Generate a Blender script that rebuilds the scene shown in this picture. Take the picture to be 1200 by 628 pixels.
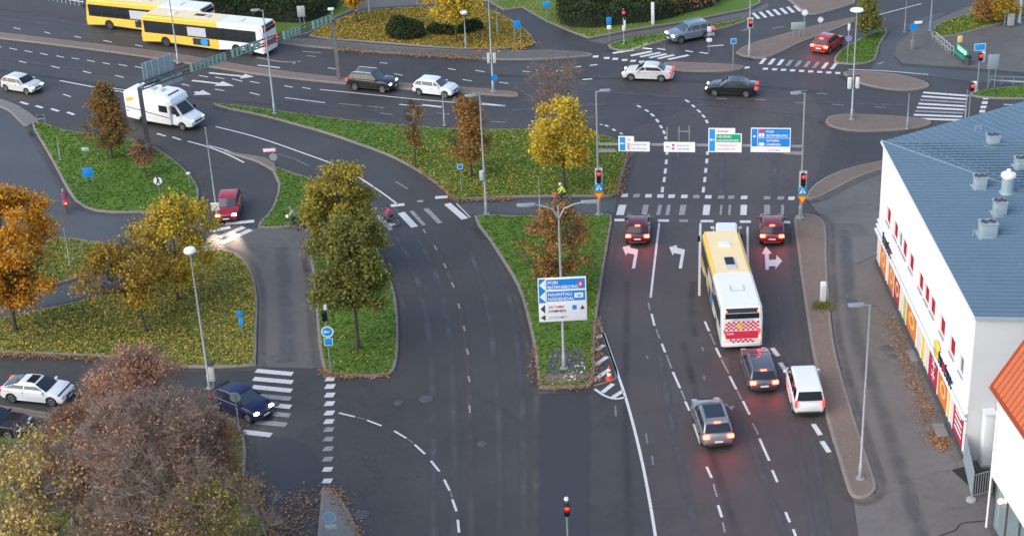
import bpy, bmesh, math, random
import numpy as np
from mathutils import Vector, Matrix
from mathutils.geometry import tessellate_polygon

for o in list(bpy.data.objects): bpy.data.objects.remove(o)
S = bpy.context.scene
COL = S.collection
rad = math.radians
R = random.Random(7)

# ------------------------------------------------------------------ camera
CAM_H, FOC, PITCH, ROLL = 52.0, 1950.0, rad(26.57), rad(-2.9)
FW = Vector((0, math.cos(PITCH), -math.sin(PITCH)))
_rt = Vector((1, 0, 0)); _up = _rt.cross(FW)
XI = math.cos(ROLL) * _rt + math.sin(ROLL) * _up
YI = XI.cross(FW)
CAM = Vector((0, 0, CAM_H))
cd = bpy.data.cameras.new('camera'); co = bpy.data.objects.new('camera', cd); COL.objects.link(co)
cd.sensor_width = 36; cd.lens = 36 * FOC / 1200; cd.clip_end = 3000; cd.clip_start = 1
mw = Matrix.Identity(4)
for i in range(3):
    mw[i][0] = XI[i]; mw[i][1] = YI[i]; mw[i][2] = -FW[i]; mw[i][3] = CAM[i]
co.matrix_world = mw
S.camera = co

# ------------------------------------------------------------------ light
SUN_EL, SUN_AZ = 38.0, 236.0        # azimuth clockwise from +Y: behind the camera on the left
w = bpy.data.worlds.new('World'); S.world = w; w.use_nodes = True
nt = w.node_tree; nt.nodes.clear()
sky = nt.nodes.new('ShaderNodeTexSky'); sky.sky_type = 'NISHITA'; sky.sun_disc = False
sky.sun_elevation = rad(SUN_EL); sky.sun_rotation = rad(SUN_AZ)
sky.air_density = 1.0; sky.dust_density = 1.2; sky.ozone_density = 1.0
bg = nt.nodes.new('ShaderNodeBackground'); bg.inputs[1].default_value = 0.15
wo = nt.nodes.new('ShaderNodeOutputWorld')
nt.links.new(sky.outputs[0], bg.inputs[0]); nt.links.new(bg.outputs[0], wo.inputs[0])
sl = bpy.data.lights.new('sun', 'SUN'); so = bpy.data.objects.new('sun', sl); COL.objects.link(so)
sl.energy = 1.25; sl.angle = rad(80); sl.color = (1.0, 0.89, 0.74)
d = Vector((math.sin(rad(SUN_AZ)) * math.cos(rad(SUN_EL)), math.cos(rad(SUN_AZ)) * math.cos(rad(SUN_EL)), math.sin(rad(SUN_EL))))
so.rotation_euler = d.to_track_quat('Z', 'Y').to_euler()
so.location = d * 200
S.view_settings.view_transform = 'Standard'; S.view_settings.look = 'None'
S.view_settings.gamma = 1.0; S.view_settings.use_curve_mapping = False
S.view_settings.exposure = 0.95
S.render.engine = 'CYCLES'

# ------------------------------------------------------------------ helpers
def G(px, py, z=0.0):
    """point of the level z that the photograph shows at px, py"""
    dr = FW + XI * ((px - 600) / FOC) - YI * ((py - 314) / FOC)
    t = (z - CAM_H) / dr.z
    return CAM + dr * t
def P(q):
    v = Vector(q) - CAM; dd = v.dot(FW)
    return 600 + FOC * v.dot(XI) / dd, 314 - FOC * v.dot(YI) / dd
def px_m(q):
    return FOC / (Vector(q) - CAM).dot(FW)
def zfor(base, ytop):
    lo, hi = 0, 60
    for _ in range(40):
        m = (lo + hi) / 2
        if P(base + Vector((0, 0, m)))[1] > ytop: lo = m
        else: hi = m
    return lo
def plane_hit(px, py, p0, n):
    dr = FW + XI * ((px - 600) / FOC) - YI * ((py - 314) / FOC)
    t = (p0 - CAM).dot(n) / dr.dot(n)
    return CAM + dr * t

class MB:
    """collects shapes that become one mesh"""
    def __init__(s): s.v = []; s.f = []
    def add(s, vs, fs):
        n = len(s.v); s.v += [tuple(p) for p in vs]; s.f += [tuple(i + n for i in f) for f in fs]; return s
    def box(s, x0, x1, y0, y1, z0, z1):
        return s.add([(x0,y0,z0),(x1,y0,z0),(x1,y1,z0),(x0,y1,z0),(x0,y0,z1),(x1,y0,z1),(x1,y1,z1),(x0,y1,z1)],
                     [(3,2,1,0),(4,5,6,7),(0,1,5,4),(1,2,6,5),(2,3,7,6),(3,0,4,7)])
    def cbox(s, c, sx, sy, sz):
        return s.box(c[0]-sx/2, c[0]+sx/2, c[1]-sy/2, c[1]+sy/2, c[2]-sz/2, c[2]+sz/2)
    def bar(s, a, b, wd, ht):
        """box along a-b"""
        a = Vector(a); b = Vector(b); t = (b - a).normalized()
        sd = t.cross(Vector((0,0,1)))
        if sd.length < 1e-3: sd = Vector((1,0,0))
        sd.normalize(); u = sd.cross(t)
        vs = []
        for p in (a, b):
            for (i, j) in ((-1,-1),(1,-1),(1,1),(-1,1)): vs.append(p + sd*i*wd/2 + u*j*ht/2)
        return s.add(vs, [(3,2,1,0),(4,5,6,7),(0,1,5,4),(1,2,6,5),(2,3,7,6),(3,0,4,7)])
    def tube(s, pts, rs, n=6, cap=True):
        pts = [Vector(p) for p in pts]
        if not isinstance(rs, (list, tuple)): rs = [rs] * len(pts)
        vs = []; fs = []; ref = None
        for k, p in enumerate(pts):
            t = (pts[min(k+1, len(pts)-1)] - pts[max(k-1, 0)])
            t = t.normalized() if t.length > 1e-9 else Vector((0,0,1))
            if ref is None or abs(ref.dot(t)) > .95:
                ref = Vector((1,0,0)) if abs(t.x) < .8 else Vector((0,1,0))
            a = (ref - t * ref.dot(t)).normalized(); b = t.cross(a); ref = a
            for i in range(n):
                an = 2*math.pi*i/n; vs.append(p + (a*math.cos(an) + b*math.sin(an))*rs[k])
        for k in range(len(pts)-1):
            for i in range(n):
                j = (i+1) % n; fs.append((k*n+i, k*n+j, (k+1)*n+j, (k+1)*n+i))
        if cap: fs.append(tuple(range(n-1,-1,-1))); fs.append(tuple(range((len(pts)-1)*n, len(pts)*n)))
        return s.add(vs, fs)
    def lathe(s, prof, axis='z', c=(0,0,0), n=16, cap=True):
        vs = []; fs = []; m = len(prof)
        for i in range(n):
            an = 2*math.pi*i/n; ca, sa = math.cos(an), math.sin(an)
            for r, h in prof:
                p = {'z': (r*ca, r*sa, h), 'y': (r*ca, h, -r*sa), 'x': (h, r*ca, r*sa)}[axis]
                vs.append((p[0]+c[0], p[1]+c[1], p[2]+c[2]))
        for i in range(n):
            j = (i+1) % n
            for k in range(m-1): fs.append((i*m+k, j*m+k, j*m+k+1, i*m+k+1))
        if cap and prof[0][0] > 1e-6: fs.append(tuple(i*m for i in range(n-1,-1,-1)))
        if cap and prof[-1][0] > 1e-6: fs.append(tuple(i*m+m-1 for i in range(n)))
        return s.add(vs, fs)
    def prism(s, poly, a0, a1, axis='z'):
        """polygon (2-D) pulled from a0 to a1"""
        n = len(poly)
        ar = sum(poly[i][0]*poly[(i+1)%n][1]-poly[(i+1)%n][0]*poly[i][1] for i in range(n))
        if ar < 0: poly = poly[::-1]
        f = {'z': lambda p, h: (p[0], p[1], h), 'y': lambda p, h: (p[0], h, p[1]), 'x': lambda p, h: (h, p[0], p[1])}[axis]
        vs = [f(p, a0) for p in poly] + [f(p, a1) for p in poly]
        fs = [tuple(range(n-1,-1,-1)), tuple(range(n, 2*n))] + [(i,(i+1)%n,n+(i+1)%n,n+i) for i in range(n)]
        return s.add(vs, fs)
    def mesh(s, name, bevel=0, seg=2, smooth=True, fix=True):
        me = bpy.data.meshes.new(name); me.from_pydata(s.v, [], s.f)
        if bevel or fix:
            bm = bmesh.new(); bm.from_mesh(me)
            if bevel:
                bmesh.ops.remove_doubles(bm, verts=bm.verts, dist=1e-5)
                es = [e for e in bm.edges if len(e.link_faces) == 2 and e.calc_face_angle(0) > .35]
                bmesh.ops.bevel(bm, geom=es, offset=bevel, segments=seg, affect='EDGES', clamp_overlap=True, profile=.5)
            bmesh.ops.recalc_face_normals(bm, faces=bm.faces)
            bm.to_mesh(me); bm.free()
        if smooth:
            me.polygons.foreach_set('use_smooth', [True]*len(me.polygons))
            me.set_sharp_from_angle(angle=rad(38))
        me.update(); return me
    def obj(s, name, m, parent=None, bevel=0, seg=2, smooth=True, fix=True):
        return link(name, s.mesh(name, bevel, seg, smooth, fix), m, parent)

def link(name, me, m, parent=None):
    o = bpy.data.objects.new(name, me); COL.objects.link(o)
    if m is not None and len(me.materials) == 0: me.materials.append(m)
    if parent is not None: o.parent = parent
    return o
LABELS = set()
def tag(o, label=None, cat=None, group=None, kind=None):
    if label: o['label'] = label
    if cat: o['category'] = cat
    if group: o['group'] = group
    if kind: o['kind'] = kind
    return o
def thing(name, label, cat, loc=(0,0,0), rz=0, group=None):
    o = bpy.data.objects.new(name, None); COL.objects.link(o); o.empty_display_size = .2
    o.location = loc; o.rotation_euler = (0, 0, rz)
    return tag(o, label, cat, group)

# ------------------------------------------------------------------ materials
def srgb(h):
    c = [int(h[i:i+2], 16)/255 for i in (0, 2, 4)]
    return tuple(x/12.92 if x <= .04045 else ((x+.055)/1.055)**2.4 for x in c)
MATS = {}
def M(name, col, rough=.6, metal=0.0, var=.18, scale=4.0, bump=0.0, emit=0.0, ecol=None, spec=.5, coat=0.0, trans=0.0):
    if name in MATS: return MATS[name]
    m = bpy.data.materials.new(name); m.use_nodes = True; t = m.node_tree; b = t.nodes['Principled BSDF']
    tc = t.nodes.new('ShaderNodeTexCoord'); nz = t.nodes.new('ShaderNodeTexNoise'); nz.inputs['Scale'].default_value = scale
    nz.inputs['Detail'].default_value = 5
    t.links.new(tc.outputs['Object'], nz.inputs['Vector'])
    mx = t.nodes.new('ShaderNodeMix'); mx.data_type = 'RGBA'
    mx.inputs[6].default_value = (*[c*(1-var) for c in col], 1); mx.inputs[7].default_value = (*[min(1, c*(1+var)) for c in col], 1)
    t.links.new(nz.outputs['Fac'], mx.inputs[0]); t.links.new(mx.outputs[2], b.inputs['Base Color'])
    b.inputs['Roughness'].default_value = rough; b.inputs['Metallic'].default_value = metal
    b.inputs['Specular IOR Level'].default_value = spec; b.inputs['Coat Weight'].default_value = coat
    b.inputs['Transmission Weight'].default_value = trans
    if bump:
        bp = t.nodes.new('ShaderNodeBump'); bp.inputs['Strength'].default_value = bump; bp.inputs['Distance'].default_value = .02
        t.links.new(nz.outputs['Fac'], bp.inputs['Height']); t.links.new(bp.outputs[0], b.inputs['Normal'])
    if emit:
        b.inputs['Emission Color'].default_value = (*(ecol or col), 1); b.inputs['Emission Strength'].default_value = emit
    MATS[name] = m; return m

def ramp_island(name, cols, rough=.7, trans=.25, patch=.25, pscale=.7):
    """leaf colours: one per leaf, drifting over the crown"""
    if name in MATS: return MATS[name]
    m = bpy.data.materials.new(name); m.use_nodes = True; t = m.node_tree; b = t.nodes['Principled BSDF']
    ge = t.nodes.new('ShaderNodeNewGeometry'); tc = t.nodes.new('ShaderNodeTexCoord')
    nz = t.nodes.new('ShaderNodeTexNoise'); nz.inputs['Scale'].default_value = pscale; nz.inputs['Detail'].default_value = 2
    t.links.new(tc.outputs['Object'], nz.inputs['Vector'])
    mr = t.nodes.new('ShaderNodeMapRange'); mr.inputs[1].default_value = .3; mr.inputs[2].default_value = .7
    t.links.new(nz.outputs['Fac'], mr.inputs[0])
    mx = t.nodes.new('ShaderNodeMix'); mx.inputs[0].default_value = patch
    t.links.new(ge.outputs['Random Per Island'], mx.inputs[2]); t.links.new(mr.outputs[0], mx.inputs[3])
    cr = t.nodes.new('ShaderNodeValToRGB'); e = cr.color_ramp.elements
    for i, c in enumerate(cols):
        el = e[i] if i < 2 else e.new(0)
        el.color = (*c, 1)
    for i in range(len(cols)): e[i].position = i/(len(cols)-1)
    for i, c in enumerate(cols): e[i].color = (*c, 1)
    t.links.new(mx.outputs[0], cr.inputs[0]); t.links.new(cr.outputs[0], b.inputs['Base Color'])
    b.inputs['Roughness'].default_value = rough; b.inputs['Specular IOR Level'].default_value = .25
    if trans:
        tr = t.nodes.new('ShaderNodeBsdfTranslucent'); ms = t.nodes.new('ShaderNodeMixShader'); ms.inputs[0].default_value = trans
        t.links.new(cr.outputs[0], tr.inputs[0]); t.links.new(b.outputs[0], ms.inputs[1]); t.links.new(tr.outputs[0], ms.inputs[2])
        t.links.new(ms.outputs[0], t.nodes['Material Output'].inputs[0])
    MATS[name] = m; return m

def ground_mat(name, ca, cb, cc, s1=.12, s2=1.3, s3=22.0, rough=.75, bump=.25, rvar=.12, crack=0.0):
    """three scales of patchiness in metres: ca-cb broad, cc flecks"""
    if name in MATS: return MATS[name]
    m = bpy.data.materials.new(name); m.use_nodes = True; t = m.node_tree; b = t.nodes['Principled BSDF']
    tc = t.nodes.new('ShaderNodeTexCoord'); L = t.links.new
    def nz(s, dt=4, rg=.6):
        n = t.nodes.new('ShaderNodeTexNoise'); n.inputs['Scale'].default_value = s; n.inputs['Detail'].default_value = dt
        n.inputs['Roughness'].default_value = rg; L(tc.outputs['Object'], n.inputs['Vector']); return n
    def rng(n, a, c_):
        r = t.nodes.new('ShaderNodeMapRange'); r.inputs[1].default_value = a; r.inputs[2].default_value = c_; L(n.outputs['Fac'], r.inputs[0]); return r
    n1, n2, n3 = nz(s1), nz(s2, 6, .7), nz(s3, 3)
    m1 = t.nodes.new('ShaderNodeMix'); m1.data_type = 'RGBA'; m1.inputs[6].default_value = (*ca, 1); m1.inputs[7].default_value = (*cb, 1)
    r1 = rng(n1, .32, .68); r2 = rng(n2, .3, .7)
    ad = t.nodes.new('ShaderNodeMix'); ad.inputs[0].default_value = .45; L(r1.outputs[0], ad.inputs[2]); L(r2.outputs[0], ad.inputs[3])
    L(ad.outputs[0], m1.inputs[0])
    m2 = t.nodes.new('ShaderNodeMix'); m2.data_type = 'RGBA'; m2.inputs[7].default_value = (*cc, 1)
    r3 = rng(n3, .54, .74); L(r3.outputs[0], m2.inputs[0]); L(m1.outputs[2], m2.inputs[6]); last = m2
    if crack:
        wn = nz(.7, 3); va = t.nodes.new('ShaderNodeVectorMath'); va.operation = 'SCALE'; va.inputs[3].default_value = 2.2; L(wn.outputs['Color'], va.inputs[0])
        vb = t.nodes.new('ShaderNodeVectorMath'); L(tc.outputs['Object'], vb.inputs[0]); L(va.outputs[0], vb.inputs[1])
        vo = t.nodes.new('ShaderNodeTexVoronoi'); vo.feature = 'DISTANCE_TO_EDGE'; vo.inputs['Scale'].default_value = .17; L(vb.outputs[0], vo.inputs['Vector'])
        rc = t.nodes.new('ShaderNodeMapRange'); rc.inputs[1].default_value = .004; rc.inputs[2].default_value = .012; rc.inputs[3].default_value = crack; rc.inputs[4].default_value = 0; L(vo.outputs['Distance'], rc.inputs[0])
        mk = rng(nz(.045, 2), .46, .6); mm = t.nodes.new('ShaderNodeMath'); mm.operation = 'MULTIPLY'; L(rc.outputs[0], mm.inputs[0]); L(mk.outputs[0], mm.inputs[1])
        m3 = t.nodes.new('ShaderNodeMix'); m3.data_type = 'RGBA'; m3.inputs[7].default_value = (.012,.012,.013,1); L(mm.outputs[0], m3.inputs[0]); L(m2.outputs[2], m3.inputs[6]); last = m3
        sp = nz(1.6, 2); st = rng(sp, .60, .68); m4 = t.nodes.new('ShaderNodeMix'); m4.data_type = 'RGBA'; m4.blend_type = 'MULTIPLY'; m4.inputs[7].default_value = (.72,.72,.74,1); sm_ = t.nodes.new('ShaderNodeMath'); sm_.operation = 'MULTIPLY'; L(st.outputs[0], sm_.inputs[0]); L(mk.outputs[0], sm_.inputs[1]); L(sm_.outputs[0], m4.inputs[0]); L(m3.outputs[2], m4.inputs[6]); last = m4
    L(last.outputs[2], b.inputs['Base Color'])
    rr = t.nodes.new('ShaderNodeMapRange'); rr.inputs[3].default_value = rough - rvar; rr.inputs[4].default_value = rough + rvar
    L(n2.outputs['Fac'], rr.inputs[0]); L(rr.outputs[0], b.inputs['Roughness'])
    bp = t.nodes.new('ShaderNodeBump'); bp.inputs['Strength'].default_value = bump; bp.inputs['Distance'].default_value = .01
    L(n3.outputs['Fac'], bp.inputs['Height']); L(bp.outputs[0], b.inputs['Normal'])
    MATS[name] = m; return m

ASPH = ground_mat('asphalt', (0.0275,0.0278,0.0298), (0.0668,0.0634,0.0618), (0.1205,0.1098,0.0976), rough=.62, crack=.4)
ASPH_WARM = ground_mat('asphalt worn warm', (0.0407,0.0340,0.0340), (0.0869,0.0717,0.0676), (0.1420,0.1221,0.1090), rough=.6, crack=.4)
ASPH_SERV = ground_mat('asphalt service road', (0.0919,0.0855,0.0824), (0.1700,0.1551,0.1442), (0.2442,0.2214,0.2028), rough=.7, crack=.4)
ASPH_PATH = ground_mat('asphalt path', (0.0488,0.0562,0.0641), (0.0855,0.0950,0.1015), (0.1250,0.1313,0.1306), rough=.7, crack=.4)
ASPH_GREY = ground_mat('asphalt grey path', (0.0782,0.0759,0.0738), (0.1368,0.1302,0.1214), (0.1955,0.1834,0.1701), rough=.75, crack=.4)
ASPH_DARK = ground_mat('asphalt repair', (0.0247,0.0269,0.0319), (0.0450,0.0449,0.0485), (0.0737,0.0713,0.0718), rough=.6)
PAVE = ground_mat('brown paving', (0.1299,0.0961,0.0775), (0.2064,0.1572,0.1273), (0.3058,0.2475,0.2075), s2=2.5, s3=14, rough=.85)
PAVE_GREY = ground_mat('grey paving', (.13,.13,.128), (.20,.20,.195), (.27,.26,.25), s2=2.5, s3=14, rough=.85)
KERB = ground_mat('granite kerb', (.15,.125,.105), (.26,.235,.21), (.34,.31,.28), s2=3, s3=18, rough=.85)
GRASS = ground_mat('lawn', (0.0416,0.0990,0.0100), (0.1104,0.2046,0.0223), (0.1639,0.2063,0.0360), s1=.2, s2=2.2, s3=9, rough=.95, bump=.8)
GRASS_DRY = ground_mat('leafy lawn', (0.0575,0.0963,0.0154), (0.1396,0.1750,0.0308), (0.2470,0.2438,0.0455), s1=.25, s2=2.0, s3=6, rough=.95, bump=.8)
SOIL = ground_mat('soil', (.045,.035,.025), (.08,.062,.045), (.13,.10,.07), rough=.95)
GRAVEL = ground_mat('bitumen slab', (.075,.08,.085), (.11,.115,.12), (.15,.15,.15), rough=.8)

def paint_mat(name, col, wear, sc=4.5, wd=.08):
    m = bpy.data.materials.new(name); m.use_nodes = True; t = m.node_tree; b = t.nodes['Principled BSDF']; L = t.links.new
    tc = t.nodes.new('ShaderNodeTexCoord'); n = t.nodes.new('ShaderNodeTexNoise'); n.inputs['Scale'].default_value = sc; n.inputs['Detail'].default_value = 8
    n.inputs['Roughness'].default_value = .75; L(tc.outputs['Object'], n.inputs['Vector'])
    r = t.nodes.new('ShaderNodeMapRange'); r.inputs[1].default_value = wear - wd; r.inputs[2].default_value = wear + wd; L(n.outputs['Fac'], r.inputs[0])
    mx = t.nodes.new('ShaderNodeMix'); mx.data_type = 'RGBA'; mx.inputs[6].default_value = (.06,.06,.065,1); mx.inputs[7].default_value = (*col, 1)
    L(r.outputs[0], mx.inputs[0]); L(mx.outputs[2], b.inputs['Base Color']); b.inputs['Roughness'].default_value = .7
    return m
PAINT = paint_mat('road paint', (.60,.60,.60), .36, 5, .1)
PAINT_OLD = paint_mat('worn road paint', (.44,.44,.44), .49, 11, .16)
PAINT_FAINT = paint_mat('faint road paint', (.24,.24,.25), .47, 9, .14)

STEEL = M('galvanised steel', (.36,.38,.39), .5, .55, .2, 6)
STEEL_D = M('dark steel', (.10,.10,.105), .55, .3)
WHITE_MET = M('white metal', (.72,.73,.73), .45, 0, .06)
BLACK = M('black plastic', (.014,.014,.016), .55)
RUBBER = M('tyre rubber', (.02,.02,.021), .85)
ALLOY = M('alloy rim', (.42,.43,.45), .35, .8)
GLASS = M('car glass', (.016,.021,.027), .08, 0, .1, spec=.7)
GLASS_SKYLIT = M('skylit windscreen', (.05,.07,.09), .07, 0, .1, spec=.8)  # car glass with the sky's reflection put into its paler, bluer colour
SIGN_BLUE = M('sign blue', (.008,.22,.62), .5, 0, .04)
SIGN_CYAN = M('sign light blue', (.01,.30,.66), .5, 0, .04)
SIGN_WHITE = M('sign white', (.82,.83,.83), .5, 0, .02)
SIGN_GREEN = M('sign green', (.005,.36,.17), .5, 0, .04)
SIGN_RED = M('sign red', (.62,.05,.07), .5, 0, .04)
SIGN_YEL = M('sign yellow', (.85,.48,.02), .5, 0, .05)
SIGN_GREY = M('sign back grey', (.33,.40,.45), .5, .3, .08)
RED_ON = M('red signal lit', (.9,.02,.01), .4, emit=6, ecol=(1,.012,.008))
TAIL_ON = M('brake lamp lit', (.8,.02,.01), .4, emit=22, ecol=(1,.025,.015))
TAIL_DIM = M('tail lamp lit', (.6,.02,.015), .4, emit=3, ecol=(1,.02,.012))
TAIL_OFF = M('tail lamp', (.38,.015,.015), .25)
HEAD_ON = M('headlamp lit', (.9,.9,.85), .3, emit=22, ecol=(1,.93,.80))
HEAD_DIM = M('headlamp running', (.9,.9,.88), .3, emit=3, ecol=(1,.95,.88))
HEAD_OFF = M('headlamp glass', (.55,.57,.6), .15, .2)
INDIC = M('indicator lit', (.9,.4,.05), .3, emit=9, ecol=(1,.42,.05))
PLATE = M('licence plate', (.75,.75,.74), .5, 0, .02)
CONC = M('concrete', (.33,.33,.32), .85, 0, .2, 3, .3)

# ------------------------------------------------------------------ ground
def smooth_loop(pts, n=4, closed=True):
    out = []; k = len(pts)
    for i in range(k if closed else k-1):
        p0, p1, p2, p3 = [pts[j % k] if closed else pts[max(0, min(k-1, j))] for j in (i-1, i, i+1, i+2)]
        for q in range(n):
            t = q/n
            out.append(tuple(.5*((2*p1[c]) + (-p0[c]+p2[c])*t + (2*p0[c]-5*p1[c]+4*p2[c]-p3[c])*t*t + (-p0[c]+3*p1[c]-3*p2[c]+p3[c])*t**3) for c in range(2)))
    if not closed: out.append(tuple(pts[-1]))
    return out
def px_poly(pts, sm=4, z=0):
    g = [G(x, y, z) for x, y in pts]; g = [(p.x, p.y) for p in g]
    if sm: g = smooth_loop(g, sm)
    ar = sum(g[i][0]*g[(i+1)%len(g)][1]-g[(i+1)%len(g)][0]*g[i][1] for i in range(len(g)))
    return g[::-1] if ar < 0 else g
def inset(poly, d_):
    n = len(poly); out = []
    for i in range(n):
        a, b, c = Vector(poly[i-1]), Vector(poly[i]), Vector(poly[(i+1) % n])
        e1 = b-a; e2 = c-b
        n1 = Vector((-e1.y, e1.x)); n2 = Vector((-e2.y, e2.x))
        if n1.length < 1e-6 or n2.length < 1e-6: out.append(tuple(b)); continue
        n1.normalize(); n2.normalize(); m = n1+n2
        if m.length < .3: m = n1
        m.normalize(); out.append(tuple(b + m*d_/max(.55, m.dot(n1))))
    return out
def fill(mb, poly, z):
    tri = tessellate_polygon([[Vector((x, y, 0)) for x, y in poly]])
    fs = []
    for t in tri:
        a, b, c = [poly[i] for i in t]
        if (b[0]-a[0])*(c[1]-a[1])-(b[1]-a[1])*(c[0]-a[0]) < 0: t = t[::-1]
        fs.append(tuple(t))
    return mb.add([(x, y, z) for x, y in poly], fs)
def sheet(name, pts, m, z, sm=3, parent=None, kind='structure'):
    poly = px_poly(pts, sm)
    o = fill(MB(), poly, z).obj(name, m, parent, smooth=False, fix=False)
    if parent is None: tag(o, kind=kind)
    return o
ISL = {}
def island(key, name, pts, m, sm=3, h=.11, kw=.17, rise=.0):
    """a raised bed or pavement: filled top and a stone kerb round it"""
    poly = px_poly(pts, sm); inn = inset(poly, kw)
    top = fill(MB(), inn, h + .012 + rise).obj(name, m, None, smooth=False, fix=False)
    tag(top, kind='structure')
    k = MB(); n = len(poly)
    k.add([(x, y, 0) for x, y in poly] + [(x, y, h) for x, y in inset(poly, .02)] + [(x, y, h + .015) for x, y in inset(poly, .06)] + [(x, y, h+.013+rise) for x, y in inset(poly, kw+.02)],
          [(r*n+i, r*n+(i+1)%n, (r+1)*n+(i+1)%n, (r+1)*n+i) for r in range(3) for i in range(n)])
    k.obj('kerb', KERB, top, fix=False)
    ISL[key] = (inn, h + .012 + rise)
    return top

gs = MB().add([(-1500,-600,-.05),(1500,-600,-.05),(1500,2600,-.05),(-1500,2600,-.05)], [(0,1,2,3)]).obj('ground', SOIL, None, fix=False)
tag(gs, kind='structure')
road = MB().add([(-190,15,0),(190,15,0),(190,330,0),(-190,330,0)], [(0,1,2,3)]).obj('road', ASPH, None, fix=False)
tag(road, kind='structure')

# sheets of other asphalt, 4 mm apart
sheet('approach_road', [(706,372),(716,275),(724,246),(735,185),(742,150),(830,120),(950,112),(975,150),(948,232),(935,260),(938,330),(948,395),(965,470),(990,560),(1010,640),(770,645),(752,530),(728,440)], ASPH_WARM, .004, 0)
sheet('service_road', [(948,236),(975,214),(1035,196),(1035,300),(1060,300),(1150,560),(1200,640),(1200,690),(1015,690),(1000,585),(1027,578),(1000,490),(978,400),(970,330),(968,262)], ASPH_SERV, .008, 0)
sheet('cycle_path', [(-60,108),(0,124),(26,140),(42,165),(62,205),(85,240),(112,250),(230,252),(262,262),(262,288),(200,300),(130,285),(60,278),(40,300),(-60,300)], ASPH_PATH, .004, 0)
sheet('footpath', [(-60,356),(0,344),(60,338),(115,322),(150,305),(190,300),(150,325),(116,345),(60,360),(0,371),(-60,380)], ASPH_PATH, .008, 0)
sheet('footpath', [(262,268),(300,268),(360,266),(430,266),(440,282),(368,286),(366,330),(370,380),(378,432),(302,430),(303,350),(297,320),(285,302),(262,292)], ASPH_GREY, .012, 0)
sheet('footpath', [(528,236),(600,233),(724,231),(719,252),(640,254),(556,254)], ASPH_PATH, .012, 0)
sheet('footpath', [(630,-15),(600,-25),(610,12),(650,35),(690,62),(735,60),(700,42),(668,30)], ASPH, .012, 0)
sheet('footpath', [(690,48),(740,38),(800,29),(880,13),(900,4),(900,10),(870,22),(800,36),(745,44),(715,54)], ASPH_GREY, .016, 0)
sheet('footpath', [(430,-18),(520,-18),(560,4),(480,7),(425,10),(360,30),(330,28),(380,8)], ASPH_GREY, .012, 0)
sheet('footpath', [(1025,72),(1032,50),(1050,35),(1090,18),(1112,14),(1070,40),(1052,55),(1048,68),(1056,78),(1140,84),(1230,92),(1230,102),(1140,96),(1090,90),(1060,90),(1020,84)], ASPH_PATH, .012, 0)
sheet('plaza', [(1048,66),(1052,50),(1066,38),(1092,26),(1130,10),(1180,-5),(1330,-25),(1330,92),(1200,86),(1140,80),(1096,78),(1058,75)], ASPH_GREY, .016, 0)
sheet('asphalt_repair', [(632,458),(690,456),(692,500),(690,628),(686,700),(630,700),(628,560)], ASPH_DARK, .008, 0, road)
sheet('asphalt_repair', [(300,512),(360,520),(376,545),(376,572),(330,592),(300,575)], ASPH_DARK, .008, 2, road)
sheet('asphalt_repair', [(976,262),(1010,262),(1018,276),(975,280)], ASPH_GREY, .012, 0, road)

# raised islands and pavements
island('median', 'median_strip', [(-60,32),(0,39),(100,51),(200,63),(300,80),(390,91),(470,98),(540,103),(598,108),(608,112),(598,114),(545,110),(470,105),(390,98),(300,88),(200,72),(100,58),(0,46),(-60,40)], PAVE, 2)
island('g1', 'grass_verge', [(250,122),(300,127),(350,134),(420,143),(490,149),(560,153),(620,152),(690,157),(720,163),(737,178),(733,196),(727,216),(722,229),(700,231),(650,231),(600,232),(550,234),(532,234),(518,222),(500,208),(475,193),(450,181),(420,170),(385,158),(350,148),(305,136),(270,129)], GRASS, 2)
island('g2', 'grass_verge', [(556,254),(600,254),(660,254),(700,253),(717,253),(715,275),(709,310),(703,350),(699,380),(697,420),(695,450),(670,455),(636,456),(631,450),(626,410),(616,365),(606,335),(590,308),(572,280)], GRASS, 2)
island('g3', 'grass_verge', [(318,196),(345,204),(375,214),(405,230),(424,246),(430,262),(400,265),(350,266),(302,268),(314,252),(322,237),(326,216)], GRASS, 2)
island('g3b', 'grass_verge', [(364,290),(400,288),(436,284),(447,300),(456,322),(464,348),(467,378),(467,408),(464,430),(456,439),(430,442),(390,440),(379,433),(373,400),(369,350),(366,318)], GRASS, 2)
island('tip', 'traffic_island', [(262,178),(285,182),(310,186),(322,194),(326,205),(318,200),(300,190),(280,184)], PAVE, 2)
island('g4', 'grass_verge', [(38,146),(52,145),(75,153),(110,158),(150,163),(182,174),(206,190),(224,207),(233,222),(232,238),(222,247),(190,249),(150,250),(112,248),(88,236),(72,210),(56,180),(44,160)], GRASS, 2)
island('kerbside', 'pavement', [(-40,104),(0,117),(22,125),(46,142),(38,146),(28,148),(14,134),(0,126),(-40,114)], PAVE_GREY, 2)
island('g5', 'grass_verge', [(-60,382),(0,373),(60,361),(118,347),(155,326),(190,304),(230,296),(262,293),(284,303),(296,321),(302,350),(301,395),(300,424),(292,430),(215,431),(150,421),(60,416),(0,414),(-60,412)], GRASS_DRY, 2)
island('g6', 'grass_verge', [(-60,306),(30,302),(60,279),(110,284),(165,292),(180,298),(150,306),(100,324),(50,337),(0,344),(-60,352)], GRASS_DRY, 2)
island('medleft', 'median_strip', [(-80,470),(0,476),(40,482),(66,487),(60,492),(0,486),(-80,480)], PAVE, 2)
island('g7', 'grass_verge', [(-120,512),(20,505),(120,497),(220,488),(262,488),(282,500),(289,530),(287,560),(298,590),(318,640),(330,720),(-160,720)], GRASS_DRY, 2)
island('tip2', 'traffic_island', [(377,572),(392,573),(410,600),(432,650),(440,690),(368,690),(372,628)], PAVE_GREY, 1, h=.08)
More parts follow.
